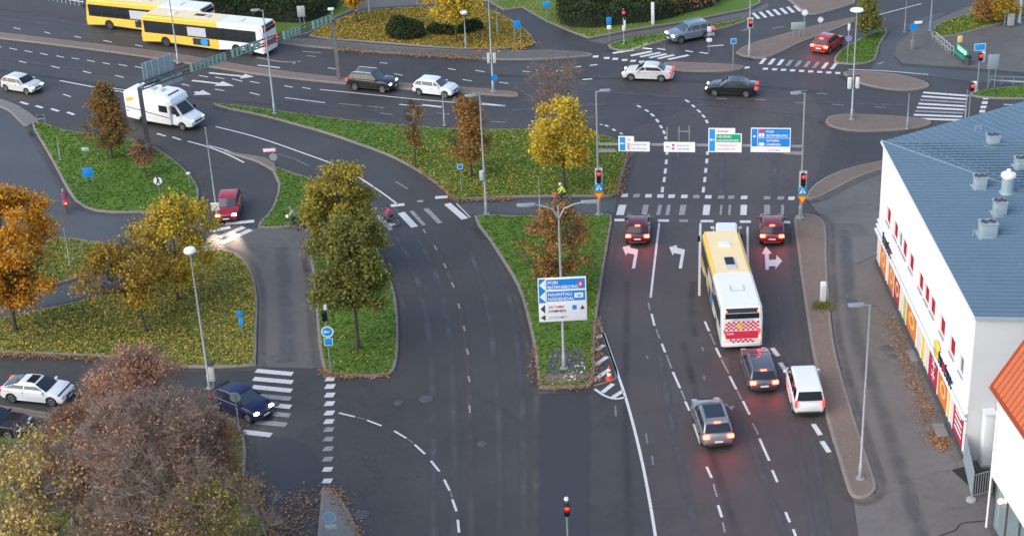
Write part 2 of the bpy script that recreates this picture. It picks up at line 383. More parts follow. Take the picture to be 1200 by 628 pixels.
island('strip', 'pavement', [(930,259),(937,252),(955,253),(968,264),(969,300),(972,350),(977,400),(988,445),(1003,495),(1023,555),(1027,573),(1018,583),(1003,584),(994,576),(983,540),(968,490),(955,430),(947,385),(939,330),(934,290)], PAVE, 2)
island('bend', 'pavement', [(944,233),(956,216),(985,201),(1030,190),(1070,186),(1070,196),(1032,200),(1000,212),(975,225),(958,233)], PAVE, 2)
island('isl1', 'traffic_island', [(968,141),(978,136),(1010,135),(1060,138),(1085,141),(1090,147),(1060,153),(1010,155),(984,152),(970,147)], PAVE, 3)
island('isl2', 'traffic_island', [(988,86),(1012,85),(1050,88),(1082,96),(1088,103),(1062,107),(1030,104),(1004,97)], PAVE, 3)
island('g8', 'grass_verge', [(977,73),(984,61),(1008,46),(1034,36),(1040,39),(1031,54),(1026,71),(1008,76),(990,76)], GRASS, 2)
island('isl3', 'traffic_island', [(862,63),(880,52),(905,45),(940,35),(998,22),(1002,26),(965,41),(936,52),(904,67),(884,69)], PAVE, 2)
island('isl4', 'traffic_island', [(778,75),(800,74),(862,77),(872,80),(858,84),(820,85),(788,83)], PAVE, 2)
island('isl5', 'traffic_island', [(905,-14),(960,-14),(1003,1),(990,9),(955,18),(943,15),(925,2)], PAVE, 2)
island('walk', 'pavement', [(310,48),(362,47),(420,52),(500,58),(580,61),(640,60),(690,63),(688,67),(640,70),(590,71),(500,66),(400,59),(330,52)], ASPH_GREY, 2)
island('g9', 'grass_verge', [(362,43),(420,49),(470,53),(540,58),(600,57),(620,54),(626,48),(614,34),(590,19),(560,9),(480,10),(430,14),(392,25)], GRASS_DRY, 2)
island('g10', 'grass_verge', [(560,-5),(590,13),(612,10),(640,26),(668,38),(690,46),(740,36),(800,27),(876,12),(892,4),(880,-25),(700,-35),(600,-30)], GRASS, 1)
island('g11', 'grass_verge', [(712,54),(742,45),(800,37),(868,23),(880,20),(872,27),(828,39),(780,48),(742,59),(724,60)], GRASS, 2)
island('g12', 'grass_verge', [(1090,38),(1108,25),(1150,14),(1200,6),(1260,0),(1260,12),(1200,22),(1160,32),(1118,43),(1096,44)], GRASS, 2)
island('g13', 'grass_verge', [(1140,109),(1200,101),(1290,94),(1290,112),(1200,117),(1146,115)], GRASS, 2)
island('g14', 'grass_verge', [(225,10),(300,44),(330,46),(362,40),(388,24),(420,10),(430,-8),(330,-30),(200,-30)], GRASS, 1)
sheet('paved_base', [(645,412),(684,412),(690,449),(637,450)], GRAVEL, .128, 1)
sheet('paved_base', [(636,440),(693,438),(694,449),(637,451)], PAVE, .134, 0)

# ------------------------------------------------------------------ worn tracks and painted markings
def strip_mesh(name, pts, wd, z, m, parent, uv=False):
    pts = [Vector((p[0], p[1], 0)) for p in pts]; vs = []; fs = []
    for i, p in enumerate(pts):
        t = (pts[min(i+1, len(pts)-1)] - pts[max(i-1, 0)]).normalized(); s_ = Vector((-t.y, t.x, 0))
        vs += [(*(p - s_*wd/2).xy, z), (*(p + s_*wd/2).xy, z)]
        if i: fs.append((2*i-2, 2*i-1, 2*i+1, 2*i)[::-1])
    mb = MB().add(vs, fs); me = mb.mesh(name, smooth=False, fix=False)
    if uv:
        u = me.uv_layers.new(name='UVMap')
        for lp in me.loops: u.data[lp.index].uv = (lp.vertex_index % 2, lp.vertex_index // 2)
    return link(name, me, m, parent)
def gpts(pts, sm=4):
    g = [tuple(G(*p).xy) for p in pts]
    return smooth_loop(g, sm, False) if len(g) > 2 and sm else g
def wear_mat(name, col, amt, rough=.6):
    m = bpy.data.materials.new(name); m.use_nodes = True; t = m.node_tree; b = t.nodes['Principled BSDF']; L = t.links.new
    uv = t.nodes.new('ShaderNodeUVMap'); sp = t.nodes.new('ShaderNodeSeparateXYZ'); L(uv.outputs[0], sp.inputs[0])
    a = t.nodes.new('ShaderNodeMath'); a.operation = 'PINGPONG'; a.inputs[1].default_value = .5; L(sp.outputs[0], a.inputs[0])
    mr = t.nodes.new('ShaderNodeMapRange'); mr.interpolation_type = 'SMOOTHSTEP'; mr.inputs[2].default_value = .5; L(a.outputs[0], mr.inputs[0])
    tc = t.nodes.new('ShaderNodeTexCoord'); n = t.nodes.new('ShaderNodeTexNoise'); n.inputs['Scale'].default_value = .5; n.inputs['Detail'].default_value = 7
    L(tc.outputs['Object'], n.inputs['Vector'])
    r2 = t.nodes.new('ShaderNodeMapRange'); r2.inputs[1].default_value = .25; r2.inputs[2].default_value = .75; r2.inputs[4].default_value = amt; L(n.outputs['Fac'], r2.inputs[0])
    mu = t.nodes.new('ShaderNodeMath'); mu.operation = 'MULTIPLY'; L(mr.outputs[0], mu.inputs[0]); L(r2.outputs[0], mu.inputs[1])
    b.inputs['Base Color'].default_value = (*col, 1); b.inputs['Roughness'].default_value = rough
    L(mu.outputs[0], b.inputs['Alpha']); return m
WEAR_L = wear_mat('polished wheel track', (.105,.105,.108), .95, .5)
WEAR_B = wear_mat('dusty lane centre', (.12,.105,.095), .85, .8)
WEAR_D = wear_mat('dark oil track', (.026,.026,.03), .4, .55)
def track(pts, wd, m, z=.0145): strip_mesh('wheel_track', gpts(pts), wd, z, m, road, True)
for dx in (0, 24):
    track([(398+dx,210),(440+dx,246),(472+dx,290),(494+dx,345),(504+dx,410),(508+dx,500),(508+dx,640)], .9, WEAR_L)
for dx in (-8, 20):
    track([(545+dx,262),(572+dx,330),(585+dx,400),(592+dx,480),(594+dx,640)], .8, WEAR_L, .0155)
track([(480,250),(515,300),(538,356),(547,420),(551,500),(552,640)], .8, WEAR_B, .0165)
track([(629,455),(628,540),(627,640)], 1.0, WEAR_B, .0175)
for k, (a, b) in enumerate([((735,330),(738,640)),((770,400),(820,640)),((800,400),(868,640)),((850,420),(925,640)),((812,330),(815,395))]):
    track([a, ((a[0]+b[0])/2 - 3, (a[1]+b[1])/2), b], .8, WEAR_L if k % 2 else WEAR_D, .015 + k*.0012)
for x0, x1 in ((918,935),(898,917)): track([(x0-6,345),(x0+6,420),(x1+14,500),(x1+38,640)], .7, WEAR_L, .022)
for y0 in (16, 22): track([(-40,y0-4),(60,y0+8),(160,y0+22),(300,y0+42)], .9, WEAR_L, .0145 + y0*.0001)
track([(-40,4),(40,14),(100,23),(240,44)], 2.2, WEAR_B, .0183)
track([(-40,62),(80,80),(230,103),(420,128),(600,142)], 1.0, WEAR_L, .0151)
track([(-20,80),(100,97),(200,112),(330,124)], 1.0, WEAR_D, .0157)
track([(560,88),(680,92),(800,95),(960,108)], 1.2, WEAR_D, .016)
track([(600,130),(720,122),(860,125),(960,138)], 1.3, WEAR_L, .0166)
track([(640,100),(760,112),(900,118),(1060,124)], 1.0, WEAR_L, .0172)
track([(790,225),(795,170),(790,135)], .8, WEAR_L, .0178)
track([(845,228),(848,160),(856,125)], .9, WEAR_L, .0184)
track([(905,228),(912,165),(925,135)], .9, WEAR_L, .019)
track([(150,258),(210,272),(262,278)], 1.2, WEAR_B, .0205)
track([(330,290),(334,340),(338,425)], 1.6, WEAR_L, .0215)
track([(990,270),(1000,380),(1040,500),(1080,628)], 1.3, WEAR_L, .0178)

for q, key in enumerate(['g1','g2','g3b','g4','g5','strip','isl1','isl2','isl3','isl4','median','walk','bend','g11','g7']):
    ring = inset(ISL[key][0], -.55); ring = ring + ring[:2]
    strip_mesh('kerb_dust', ring, .75, .0225 + q*.0002, WEAR_B, road, True)
PZ = .028
def mark(name, pts, wd, m=PAINT, sm=4, z=PZ): return strip_mesh(name, gpts(pts, sm), wd, z, m, road)
def dashes(segs, wd=.15, m=PAINT, name='lane_dash'):
    for x0, y0, x1, y1 in segs: mark(name, [(x0, y0), (x1, y1)], wd, m)
def patch(name, px, m=PAINT, z=PZ):
    return fill(MB(), px_poly(px, 0), z).obj(name, m, road, smooth=False, fix=False)
dashes([(16,33,24,35),(52,38,59,40),(87,43,95,45),(121,48,131,50),(158,53,167,55)])
dashes([(-7,54,2,56),(11,57,20,59),(29,60,38,62),(47,63,56,65),(66,66,75,68),(84,68.5,93,70),(102,71,111,73),(120,74,129,76),(139,76,149,78),(158,78.5,168,80.5)])
dashes([(22,72,31,74.5),(60,78,70,80.5),(97,84,107,86.5),(135,89,145,91.5),(74,111,83,114)], .16)
dashes([(24,120,33,123),(42,124.5,50,127),(60,128,69,131),(79,132,87,135)], .3, PAINT)
mark('lane_line', [(70,95),(112,103),(160,111)], .2); mark('lane_line', [(112,101),(140,105),(160,108)], .14)
dashes([(233,89,244,91),(252,91,263,93),(272,93,284,96),(293,96,304,98),(333,101,343,103),(354,103,364,105)])
mark('lane_line', [(375,105.5),(440,112),(500,118),(592,125)], .16)
dashes([(213,99,222,101),(252,105,263,107),(293,109,304,112)])
mark('lane_line', [(334,115),(381,121)], .16); dashes([(397,122,424,124.5),(432,125,450,127)], .14, PAINT_OLD)
dashes([(468,123,494,125),(564,121.5,592,124.5)], .2); dashes([(495,123.5,518,126)], .32)
dashes([(445,133,460,135),(476,134,486,136),(512,133,527,134.5),(575,143,592,144)], .14, PAINT_OLD)
dashes([(384,80,393,81.5),(462,87,472,89),(557,83,568,85),(542,94,553,95.5),(585,97,596,98.5),(445,74,454,75),(525,81,534,82.5),(612,84,622,85)], .15)
mark('lane_line', [(302,77),(328,80)], .25); mark('lane_line', [(301,68),(330,73),(352,73)], .25, PAINT_OLD)
dashes([(355,61,376,62.5),(360,66,370,67),(304,83,320,85),(343,76,350,72)], .2, PAINT_OLD)
def road_arrow(stem, head, wd=.28, hw=.75):
    """straight arrow on the road: stem polyline in px, last point is the tip side"""
    g = [Vector((*G(*p).xy,)) for p in stem]; e = Vector((*G(*head).xy,)); t = (e - g[-1]).normalized(); s_ = Vector((-t.y, t.x))
    mb = MB(); pr = [Vector((p.x, p.y)) for p in g]; vs = []; fs = []
    for i, p in enumerate(pr):
        tt = (pr[min(i+1, len(pr)-1)] - pr[max(i-1, 0)]).normalized(); ss = Vector((-tt.y, tt.x))
        vs += [(*(p - ss*wd/2), PZ), (*(p + ss*wd/2), PZ)]
        if i: fs.append((2*i, 2*i+1, 2*i-1, 2*i-2))
    mb.add(vs, fs); q = g[-1]
    mb.add([(*(q - s_*hw/2), PZ), (*e, PZ), (*(q + s_*hw/2), PZ)], [(0, 1, 2)])
    return mb.obj('direction_arrow', PAINT, road, smooth=False, fix=False)
road_arrow([(245,86),(284,90)], (298,90.5), .35, 1.3); road_arrow([(225,95),(256,98.5)], (275,101.5), .35, 1.3); road_arrow([(228,108.5),(232,109)], (248,111.5), .4, 1.4)
dashes([(184,157,194,160),(202,161,212,164.5)], .22)
mark('lane_line', [(220,166),(245,173),(268,182),(286,191)], .18); mark('lane_line', [(244,171),(266,177),(288,186)], .14)
mark('lane_line', [(253,149),(300,161),(350,178),(400,197),(440,221),(466,240)], .16)
mark('lane_line', [(325,181),(345,187),(362,195)], .12, PAINT_FAINT)
# crossing over the slip road
def bar_px(name, x0, y0, x1, y1, wd, m=PAINT): mark(name, [(x0,y0),(x1,y1)], wd, m)
for s in [(510,232,525,231,.5,PAINT),(489,236.5,496,236,.4,PAINT_OLD),(458,241.5,474,240,.5,PAINT),(433,245.5,442,245,.4,PAINT_OLD)]: bar_px('stop_bar', *s)
for s in [(524,239,545,257,.55,PAINT),(499,245,516,262,.4,PAINT_OLD),(482,247.5,497,264.5,.3,PAINT_OLD),(470,249.5,486,266.5,.55,PAINT),(443,253,458,270,.4,PAINT_OLD)]: bar_px('crossing_stripe', *s)
for s in [(264,262.5,298,259.5,.5,PAINT),(246,272,270,266.5,.5,PAINT),(256,279,286,266.5,.5,PAINT),(260,285.5,294,269.5,.5,PAINT),(240,267,252,262,.4,PAINT_OLD)]: bar_px('crossing_stripe', *s)
mark('lane_line', [(535,239),(551,255)], .1); patch('cycle_square', [(454,262),(460,261),(464,264),(457,266)])
dashes([(496,269,499,274),(509,288,512,293.5),(520,309,523,314.5),(529,331,532,337),(537,356,539,362),(543,382,545,388),(547,409,549,416),(549,441,550.5,448),(550,475,551,484)], .12, PAINT_OLD)
dashes([(463,205+8,478,222)], .2, PAINT_FAINT)
# crossing at lower left
for x0,y0,x1,y1,m_ in [(300,434.5,343,438.5,PAINT),(297,444,343,448,PAINT),(296,453.5,342,458,PAINT),(297,463.5,341,467.5,PAINT_OLD),(296,472.5,341,477,PAINT),(320,485,340,487,PAINT_OLD),(300,494.5,336,498,PAINT_OLD),(284,506,318,510,PAINT)]:
    bar_px('crossing_stripe', x0, y0, x1, y1, .48, m_)
for y, m_ in [(444,PAINT),(453,PAINT),(463,PAINT),(473,PAINT),(484,PAINT),(494,PAINT),(503.5,PAINT_OLD),(514.5,PAINT_OLD),(526,PAINT_OLD),(538,PAINT_OLD),(550,PAINT),(563.5,PAINT)]:
    x = 386.5 - (y-444)*.03
    patch('cycle_square', [(x-6.5,y+2.9),(x+4.5,y+2.6),(x+7.5,y-2.8),(x-3,y-2.6)], m_)
dashes([(397,484,416,488.5),(430,492.5,447,499),(462,505,476,513.5),(486,521,498,532),(505,540,515,552.5),(520.5,562,527,575),(530,585,535,599),(536.5,609,538,624)], .14)
dashes([(418,489,428,491.5),(477,514,484,519),(528,576,530,583)], .1, PAINT_FAINT)
# the approach road
mark('lane_line', [(707,390),(721,430),(735,472),(750,530),(761,585),(770,640)], .17)
mark('lane_line', [(772.5,262),(768,300),(762.5,349)], .16); mark('lane_line', [(820.8,262),(820,300),(819.5,347)], .16); mark('lane_line', [(876,266),(876.5,310),(878,345)], .16)
dashes([(763.5,368,767,382),(775.5,403,779.5,413),(788.5,436,797,455),(803,470.5,808,481.5),(813,497,821,520),(828,547,834,560),(841.5,592,846,606)], .15)
dashes([(769,386,773,397),(781,416,787,432),(798,457,803,469),(836,567,840,582),(847,612,849.5,624),(760,355,761.5,364)], .1, PAINT_OLD)
dashes([(826,377,831,388.5),(839,408,844.5,419),(855,441,863,456.5),(870.5,470,878.5,486),(890,514,901.5,540),(905,551,911,565),(920.5,600,925.5,612),(929.5,620,937,640)], .15)
dashes([(832,391,838,404),(845,421,854,438),(864,458,869,468),(882,496,888.5,509)], .1, PAINT_OLD)
dashes([(905,408,912,417.5),(914,425,921,435),(928,447,938,465),(953,497,961.5,510),(963,517,971.5,530)], .3)
dashes([(758,417,759,421),(823,407,824,412),(825,440,825.5,446),(721,476,722,488),(757,508,759,520),(764,534,765.5,545)], .12, PAINT_FAINT)
for x0, x1, m_ in [(720,732,PAINT),(771,784,PAINT),(796,806,PAINT_OLD),(821,836,PAINT),(867,880,PAINT),(917,926,PAINT)]: bar_px('stop_bar', x0, 258.3+(x0-720)*.013, x1, 258.3+(x0-720)*.013, .42, m_)
for x, wpx, m_ in [(728,9,PAINT),(756,6.5,PAINT_OLD),(772.5,4.5,PAINT_OLD),(783,4.5,PAINT_OLD),(800,7,PAINT_OLD),(828,8,PAINT),(845,2.5,PAINT_OLD),(855,3,PAINT_OLD),(871.5,7.5,PAINT),(899,7,PAINT_OLD),(917,3.5,PAINT_OLD)]:
    sh = 3.2 - (x-728)*.017
    patch('crossing_stripe', [(x-wpx/2-sh/2,252.5),(x+wpx/2-sh/2,252.5),(x+wpx/2+sh/2,240.5),(x-wpx/2+sh/2,240.5)], m_)
for x, m_ in [(732,PAINT),(746,PAINT_OLD),(760,PAINT),(774,PAINT),(787,PAINT),(802,PAINT),(816,PAINT_OLD),(830,PAINT),(845,PAINT_OLD),(857,PAINT_OLD),(872,PAINT),(899,PAINT_OLD),(915,PAINT_OLD),(927.5,PAINT)]:
    y = 229.5+(x-732)*.017; patch('cycle_square', [(x-4.2,y+2),(x+3.4,y+2),(x+4.2,y-2),(x-3.4,y-2)], m_)
dashes([(776,226,776.7,219.5),(778,214,778.8,208),(779.3,204,780,198),(780.6,193,781,187.5),(781.6,182,781.6,177),(780.6,164,779.9,160.5),(779,157.5,777.3,153.5),(776,151,773.5,147.5),(771.5,144,769,140),(766.5,137,762.5,133.5),(760,131.5,756,129),(751,126.5,746.5,124)], .22)
dashes([(824,226,824.7,219.5),(825.6,214,826.2,208),(826.8,203,827.3,197.5),(828,192,828.5,186.5),(829,182,829,178),(829,145,827.5,141),(826,138.5,823,135),(821,132.5,817,129),(814,126.5,811,123.5),(807.5,120.5,803,117.5)], .22)
dashes([(703,146.5,706.5,146.8),(709,147,713,149),(718,151.5,721,154),(727,156,729,158)], .22)
# turn arrows on the approach
def poly_mark(name, px): return patch(name, px)
for dx, dy in ((0, 0), (54.8, 0)):
    poly_mark('direction_arrow', [(740.5+dx,315),(744.3+dx,315),(748+dx,293),(738+dx,290.5),(738.8+dx,287.5),(729.5+dx,290),(733.5+dx,300),(735+dx,297),(743.2+dx,298.5)])
poly_mark('direction_arrow', [(897,316.5),(901,316.5),(901,312.5),(909,312),(908.5,316),(916.5,306),(910,299),(909.5,304.5),(901.3,305),(900.8,298),(904.5,297.5),(897.5,289),(892.5,298),(896.3,298)])
for s in [(700,396.5,705.5,393),(698.5,411,708,404.5),(697,428,712,418),(695.5,446,714,433),(706,460,718.5,450),(718,466,729.5,458.5)]: bar_px('hatch_stripe', *s, .3)
mark('lane_line', [(697,456),(708,463.5),(721,467.5),(733,465.5)], .18)
patch('yield_triangle', [(853,477),(861,475.5),(857.5,481)], PAINT_OLD)
mark('kerb_edge_line', [(700,372),(708,395),(717,421),(722,436),(719,445),(696,452)], .16, KERB)
# far crossings
for x0,y0,x1,y1 in [(718,63,742,58.8),(739,66,764,61),(750,67.3,774,62.2),(761,68.4,781,63.8),(771,69.4,790,65),(783,70.3,807,65.3)]: bar_px('crossing_stripe', x0,y0,x1,y1,.42)
for x, y in [(698,67),(711,68.7),(721,69.7),(732,71),(742,72),(752,73),(763,74.2)]: patch('cycle_square', [(x-3.8,y+1.2),(x+2.8,y+1.2),(x+3.8,y-1.2),(x-2.8,y-1.2)])
dashes([(672,79.5,681,78.3),(691,77.5,700,76.2),(682,94,694,93),(651,84,660,83.5),(803,60,812,61.5),(820,62,830,63.5),(829,55,848,53.5),(753,57,764,58),(770,57.5,780,59)], .25)
dashes([(931,107,946,107),(957,110,970,111),(840,116,852,116.8),(885,117,897,118),(931,121,944,121.5),(975,122.8,989,124),(1025,125.7,1038,127)], .14, PAINT_OLD)
for k in range(7):
    x, y = 886+8.1*k, 19.7-1.45*k; patch('crossing_stripe', [(x-5.5,y-3.4),(x-1.6,y-4),(x+5.5,y+2.6),(x+1.6,y+3.4)])
for k in range(9):
    x, y = 894+10.4*k, 72.2+.75*k; patch('crossing_stripe', [(x-5,y+3.5),(x-.5,y+3.5),(x+5,y-3.5),(x+.5,y-3.5)], PAINT if k < 3 or k > 6 else PAINT_OLD)
    x, y = 897+10.6*k, 81.3+.62*k; patch('cycle_square', [(x-3.2,y+1.2),(x+2.8,y+1.2),(x+3.2,y-1.2),(x-2.8,y-1.2)])
patch('cycle_square', [(872,81),(878,81),(879,78.6),(873,78.6)])
for k in range(8): bar_px('crossing_stripe', 1082-1.9*k, 109+4.35*k, 1135-1.2*k, 113+4.05*k, .42, PAINT if k not in (2, 5) else PAINT_OLD)
for x, y in [(1155.5,115.5),(1154,121),(1152.5,126),(1151,131)]: patch('cycle_square', [(x-3.8,y+1.6),(x+3,y+1.6),(x+3.8,y-1.6),(x-3,y-1.6)])
mark('lane_line', [(994,82),(1040,84),(1088,88)], .14); mark('lane_line', [(1160,94),(1200,97)], .2); mark('lane_line', [(1030,18),(1080,5)], .15)
mark('lane_line', [(1176,123),(1210,124)], .16); mark('lane_line', [(930,0),(968,2.5)], .3)
dashes([(1028,76,1036,73.5),(868,37,880,34),(905,34,918,32)], .2, PAINT_OLD)
# old saw-cut marks, crack, manholes
def crack(pts): strip_mesh('crack', gpts(pts, 0), .06, .031, BLACK, road)
crack([(1100,628),(1112,624),(1120,621),(1125,614),(1133,612),(1142,611.5),(1156,610)])
for i, (x, y, r_) in enumerate([(499,467.5,.42),(1039,408,.42),(1046,418,.3),(1003,483,.3),(467,472,.3),(424,603,.4),(1031,245,.25),(565,520,.3),(322,474,.3)]):
    c = G(x, y); MB().lathe([(0,.034),(r_*.8,.034),(r_*.82,.03),(r_*.9,.03),(r_,.034),(r_*1.04,.012)], 'z', (c.x, c.y, 0), 18).obj('manhole_cover', STEEL_D, road)

# ------------------------------------------------------------------ trees
BARK = M('bark', (.075,.058,.045), .9, 0, .35, 5, .5)
BARK_P = M('pale bark', (.20,.175,.15), .9, 0, .3, 5, .4)
TWIG = M('twig bark', (.23,.17,.135), .9, 0, .3, 5)
LEAF = {
 'orange': ramp_island('orange leaves', [(0.229,0.099,0.018),(0.486,0.199,0.018),(0.658,0.301,0.025),(0.744,0.412,0.043),(0.429,0.301,0.043)]),
 'yellow': ramp_island('yellow leaves', [(0.240,0.156,0.024),(0.504,0.348,0.030),(0.660,0.480,0.048),(0.720,0.552,0.084),(0.432,0.324,0.048)]),
 'gold': ramp_island('golden leaves', [(0.200,0.125,0.025),(0.375,0.250,0.037),(0.550,0.338,0.037),(0.325,0.213,0.037),(0.200,0.163,0.037)]),
 'rust': ramp_island('rust leaves', [(0.118,0.088,0.037),(0.254,0.150,0.047),(0.406,0.210,0.056),(0.507,0.260,0.075),(0.287,0.219,0.075)]),
 'rustgreen': ramp_island('rust and green leaves', [(.085,.10,.03),(.17,.14,.045),(.29,.17,.05),(.38,.19,.055),(.20,.19,.05)], patch=.6),
 'olive': ramp_island('olive leaves', [(0.107,0.122,0.024),(0.215,0.217,0.035),(0.350,0.293,0.052),(0.506,0.376,0.062),(0.254,0.225,0.044)], patch=.4),
 'dark': ramp_island('dark green leaves', [(0.068,0.096,0.025),(0.122,0.157,0.037),(0.205,0.205,0.048),(0.315,0.267,0.061),(0.146,0.157,0.041)], patch=.3),
 'brown': ramp_island('brown red leaves', [(0.153,0.098,0.064),(0.283,0.153,0.091),(0.412,0.206,0.108),(0.520,0.260,0.120),(0.304,0.196,0.108)]),
 'pinkbrown': ramp_island('faded red leaves', [(0.241,0.158,0.120),(0.371,0.230,0.164),(0.504,0.284,0.186),(0.591,0.306,0.164),(0.350,0.251,0.175)], patch=.45),
 'straw': ramp_island('straw yellow leaves', [(0.321,0.225,0.082),(0.532,0.371,0.116),(0.676,0.466,0.132),(0.740,0.548,0.215),(0.386,0.290,0.132)]),
 'hedge': ramp_island('hedge leaves', [(0.019,0.036,0.012),(0.031,0.054,0.017),(0.048,0.072,0.024),(0.060,0.084,0.026),(0.036,0.060,0.024)]),
}
rng = np.random.default_rng(11)
def leaf_quads(cent, size, flat=False, fold=.25):
    """one bent leaf (two triangles) for each centre"""
    n = len(cent); a = rng.normal(size=(n,3)); 
    if flat: a[:,2] *= .25
    a /= np.linalg.norm(a, axis=1)[:,None]
    b = rng.normal(size=(n,3)); 
    if flat: b[:,2] *= .25
    b -= a*(a*b).sum(1)[:,None]; b /= np.linalg.norm(b, axis=1)[:,None]
    c = np.cross(a, b); s = (size*rng.uniform(.65,1.35,n))[:,None]
    v = np.empty((n,4,3)); v[:,0] = cent - a*s*.6; v[:,2] = cent + a*s*.6
    v[:,1] = cent + b*s*.38 + c*s*fold*.5; v[:,3] = cent - b*s*.38 + c*s*fold*.5
    return v.reshape(-1,3)
def quad_mesh(name, v, m, parent=None):
    n = len(v)//4; me = bpy.data.meshes.new(name)
    me.vertices.add(len(v)); me.vertices.foreach_set('co', np.ascontiguousarray(v, dtype=np.float32).ravel())
    me.loops.add(n*6); idx = (np.arange(n)[:,None]*4 + np.array([0,1,2,0,2,3])[None]).ravel().astype(np.int32)
    me.loops.foreach_set('vertex_index', idx); me.polygons.add(n*2)
    me.polygons.foreach_set('loop_start', np.arange(0, n*6, 3, dtype=np.int32))
    me.update(calc_edges=True); me.validate()
    return link(name, me, m, parent)

def tree(name, label, base, ytop, ybot, hw, pal, cx=None, shape='round', n_att=170, leaves=4500, lsize=.24, spread=.45, bark=None, twigs=0, group=None, trunk_r=None, cat='tree', twig_r=.012, lean=0, airy=True):
    b = G(*base, .10); H = zfor(b, ytop); zb = zfor(b, ybot) if ybot < base[1] else .3
    rx = hw / px_m(b + Vector((0,0,(H+zb)/2)))
    offx = ((cx if cx is not None else base[0]) - P(b + Vector((0,0,(H+zb)/2)))[0]) / px_m(b) if cx is not None else 0
    t = thing(name, label, cat, b, 0, group)
    rx = max(.4, (rx - spread*.75)*.90); H -= spread*.9; zb += spread*.7
    zb = min(zb, H*.7); zc = (zb+H)/2; rz = (H-zb)/2
    tr = trunk_r or max(.06, H*.017)
    # envelope
    ph = rng.uniform(0, 6.28, 6)
    def env(th, hh):
        bump = 1 + .20*math.sin(3*th+ph[0]+hh*4) + .16*math.sin(5*th+ph[1]-hh*7) + .15*math.sin(2*th+ph[2]+hh*9)
        if shape == 'cone': f = (1-hh)**.75*.95 + .12 if hh > .18 else .55 + hh*2.2
        elif shape == 'column': f = min(1, (hh/.12+.3)) * (1 - max(0, hh-.55)**1.6*1.6)
        elif shape == 'vase': f = .35 + .75*math.sin(min(1, hh*1.15)*math.pi*.62)
        else: f = math.sqrt(max(.02, 1-(2*hh-1)**2))
        return rx*f*bump
    att = []
    while len(att) < n_att:
        hh = R.random(); th = R.random()*6.2832; e = env(th, hh); rr = e*math.sqrt(R.uniform(.04 if shape != 'vase' else .01, 1.0))
        att.append((math.cos(th)*rr + offx*(.3+.7*hh), math.sin(th)*rr*.95, zb + hh*(H-zb)*.985))
    # skeleton grown from the trunk to every tip
    nodes = []; par = []
    nt_ = 9; topz = zb + (H-zb)*(.8 if shape in ('cone','column') else .55)
    for i in range(nt_):
        f = i/(nt_-1); nodes.append((offx*f*.6 + .06*H*.1*math.sin(f*4+ph[3]) + lean*f, .05*H*.1*math.sin(f*5+ph[4]), f*topz)); par.append(i-1)
    A = sorted(att, key=lambda p: math.hypot(p[0]-offx*.5, p[1]) + .35*abs(p[2]-zb))
    NA = np.array(nodes)
    arr = list(nodes)
    tips = []
    for p in A:
        NA = np.array(arr); dv = np.array(p) - NA; dist = np.linalg.norm(dv, axis=1) + np.where(dv[:,2] < .15*np.hypot(dv[:,0], dv[:,1]), 2.5, 0)*1.0
        dist[0:2] += 3
        k = int(dist.argmin()); q = arr[k]; L_ = np.linalg.norm(np.array(p)-np.array(q)); m_ = max(1, int(L_/.7)); last = k
        for i in range(1, m_+1):
            f = i/m_; sag = .10*L_*math.sin(f*math.pi)
            arr.append((q[0]+(p[0]-q[0])*f + R.gauss(0,.03), q[1]+(p[1]-q[1])*f + R.gauss(0,.03), q[2]+(p[2]-q[2])*f - sag*.3)); par.append(last); last = len(arr)-1
        tips.append(last)
    cnt = [1]*len(arr)
    for i in range(len(arr)-1, 0, -1):
        if par[i] >= 0: cnt[par[i]] += cnt[i]
    def rad_(i): return max(twig_r, tr*(cnt[i]/cnt[0])**.45)
    trunk = MB(); trunk.tube([arr[i] for i in range(nt_)], [tr*1.25] + [max(tr*.2, tr*(1-.75*i/(nt_-1))) for i in range(1, nt_)], 7)
    trunk.obj('trunk', bark or BARK, t, fix=False)
    limbs = MB()
    for i in range(nt_, len(arr)):
        if par[i] >= 0: limbs.tube([arr[par[i]], arr[i]], [min(rad_(par[i]), rad_(i)*1.6), rad_(i)], 4 if rad_(i) > .03 else 3, False)
    if twigs:
        for i in tips:
            p = Vector(arr[i]); out = Vector((p.x-offx*.5, p.y, (p.z-zb)*.6+.4)).normalized()
            for _ in range(twigs):
                dd = (out + Vector((R.gauss(0,.6), R.gauss(0,.6), R.gauss(.25,.5)))).normalized()*R.uniform(.4, 1.0)*(.5+.12*H*.5)*.75
                m2 = p + dd*.5 + Vector((R.gauss(0,.06), R.gauss(0,.06), .05))
                limbs.tube([p, m2, p+dd], [twig_r*1.2, twig_r, twig_r*.6], 3, False)
                for _k in range(2):
                    d3 = (dd.normalized() + Vector((R.gauss(0,.6), R.gauss(0,.6), R.gauss(0,.5)))).normalized()*R.uniform(.25,.55)
                    limbs.tube([m2, m2+d3], [twig_r*.8, twig_r*.5], 3, False)
    limbs.obj('limbs', bark or BARK, t, fix=False, smooth=False)
    if leaves:
        tp = np.array([arr[i] for i in tips] + [arr[i] for i in range(nt_+5, len(arr), 5)])
        q_ = 5.2/max(1.2, rx)
        gap = np.sin(tp[:,0]*q_+ph[0]) + np.sin(tp[:,1]*q_*1.1+ph[1]) + np.sin(tp[:,2]*q_*1.25+ph[2])
        tp = tp[gap > (-.75 if airy else -1.6)]
        wgt = rng.uniform(.12, 1.6, len(tp))**2.0; wgt /= wgt.sum()
        if lsize > .16: leaves = int(leaves*1.7); lsize *= .74
        pick = rng.choice(len(tp), leaves, p=wgt)
        c = tp[pick] + rng.normal(size=(leaves,3))*spread*(.72 if airy else .85)*np.array([1,1,.8])
        c[:,2] = np.clip(c[:,2], max(.4, zb-.5), H+.6)
        quad_mesh('crown', leaf_quads(c, lsize), LEAF[pal], t)
    return t

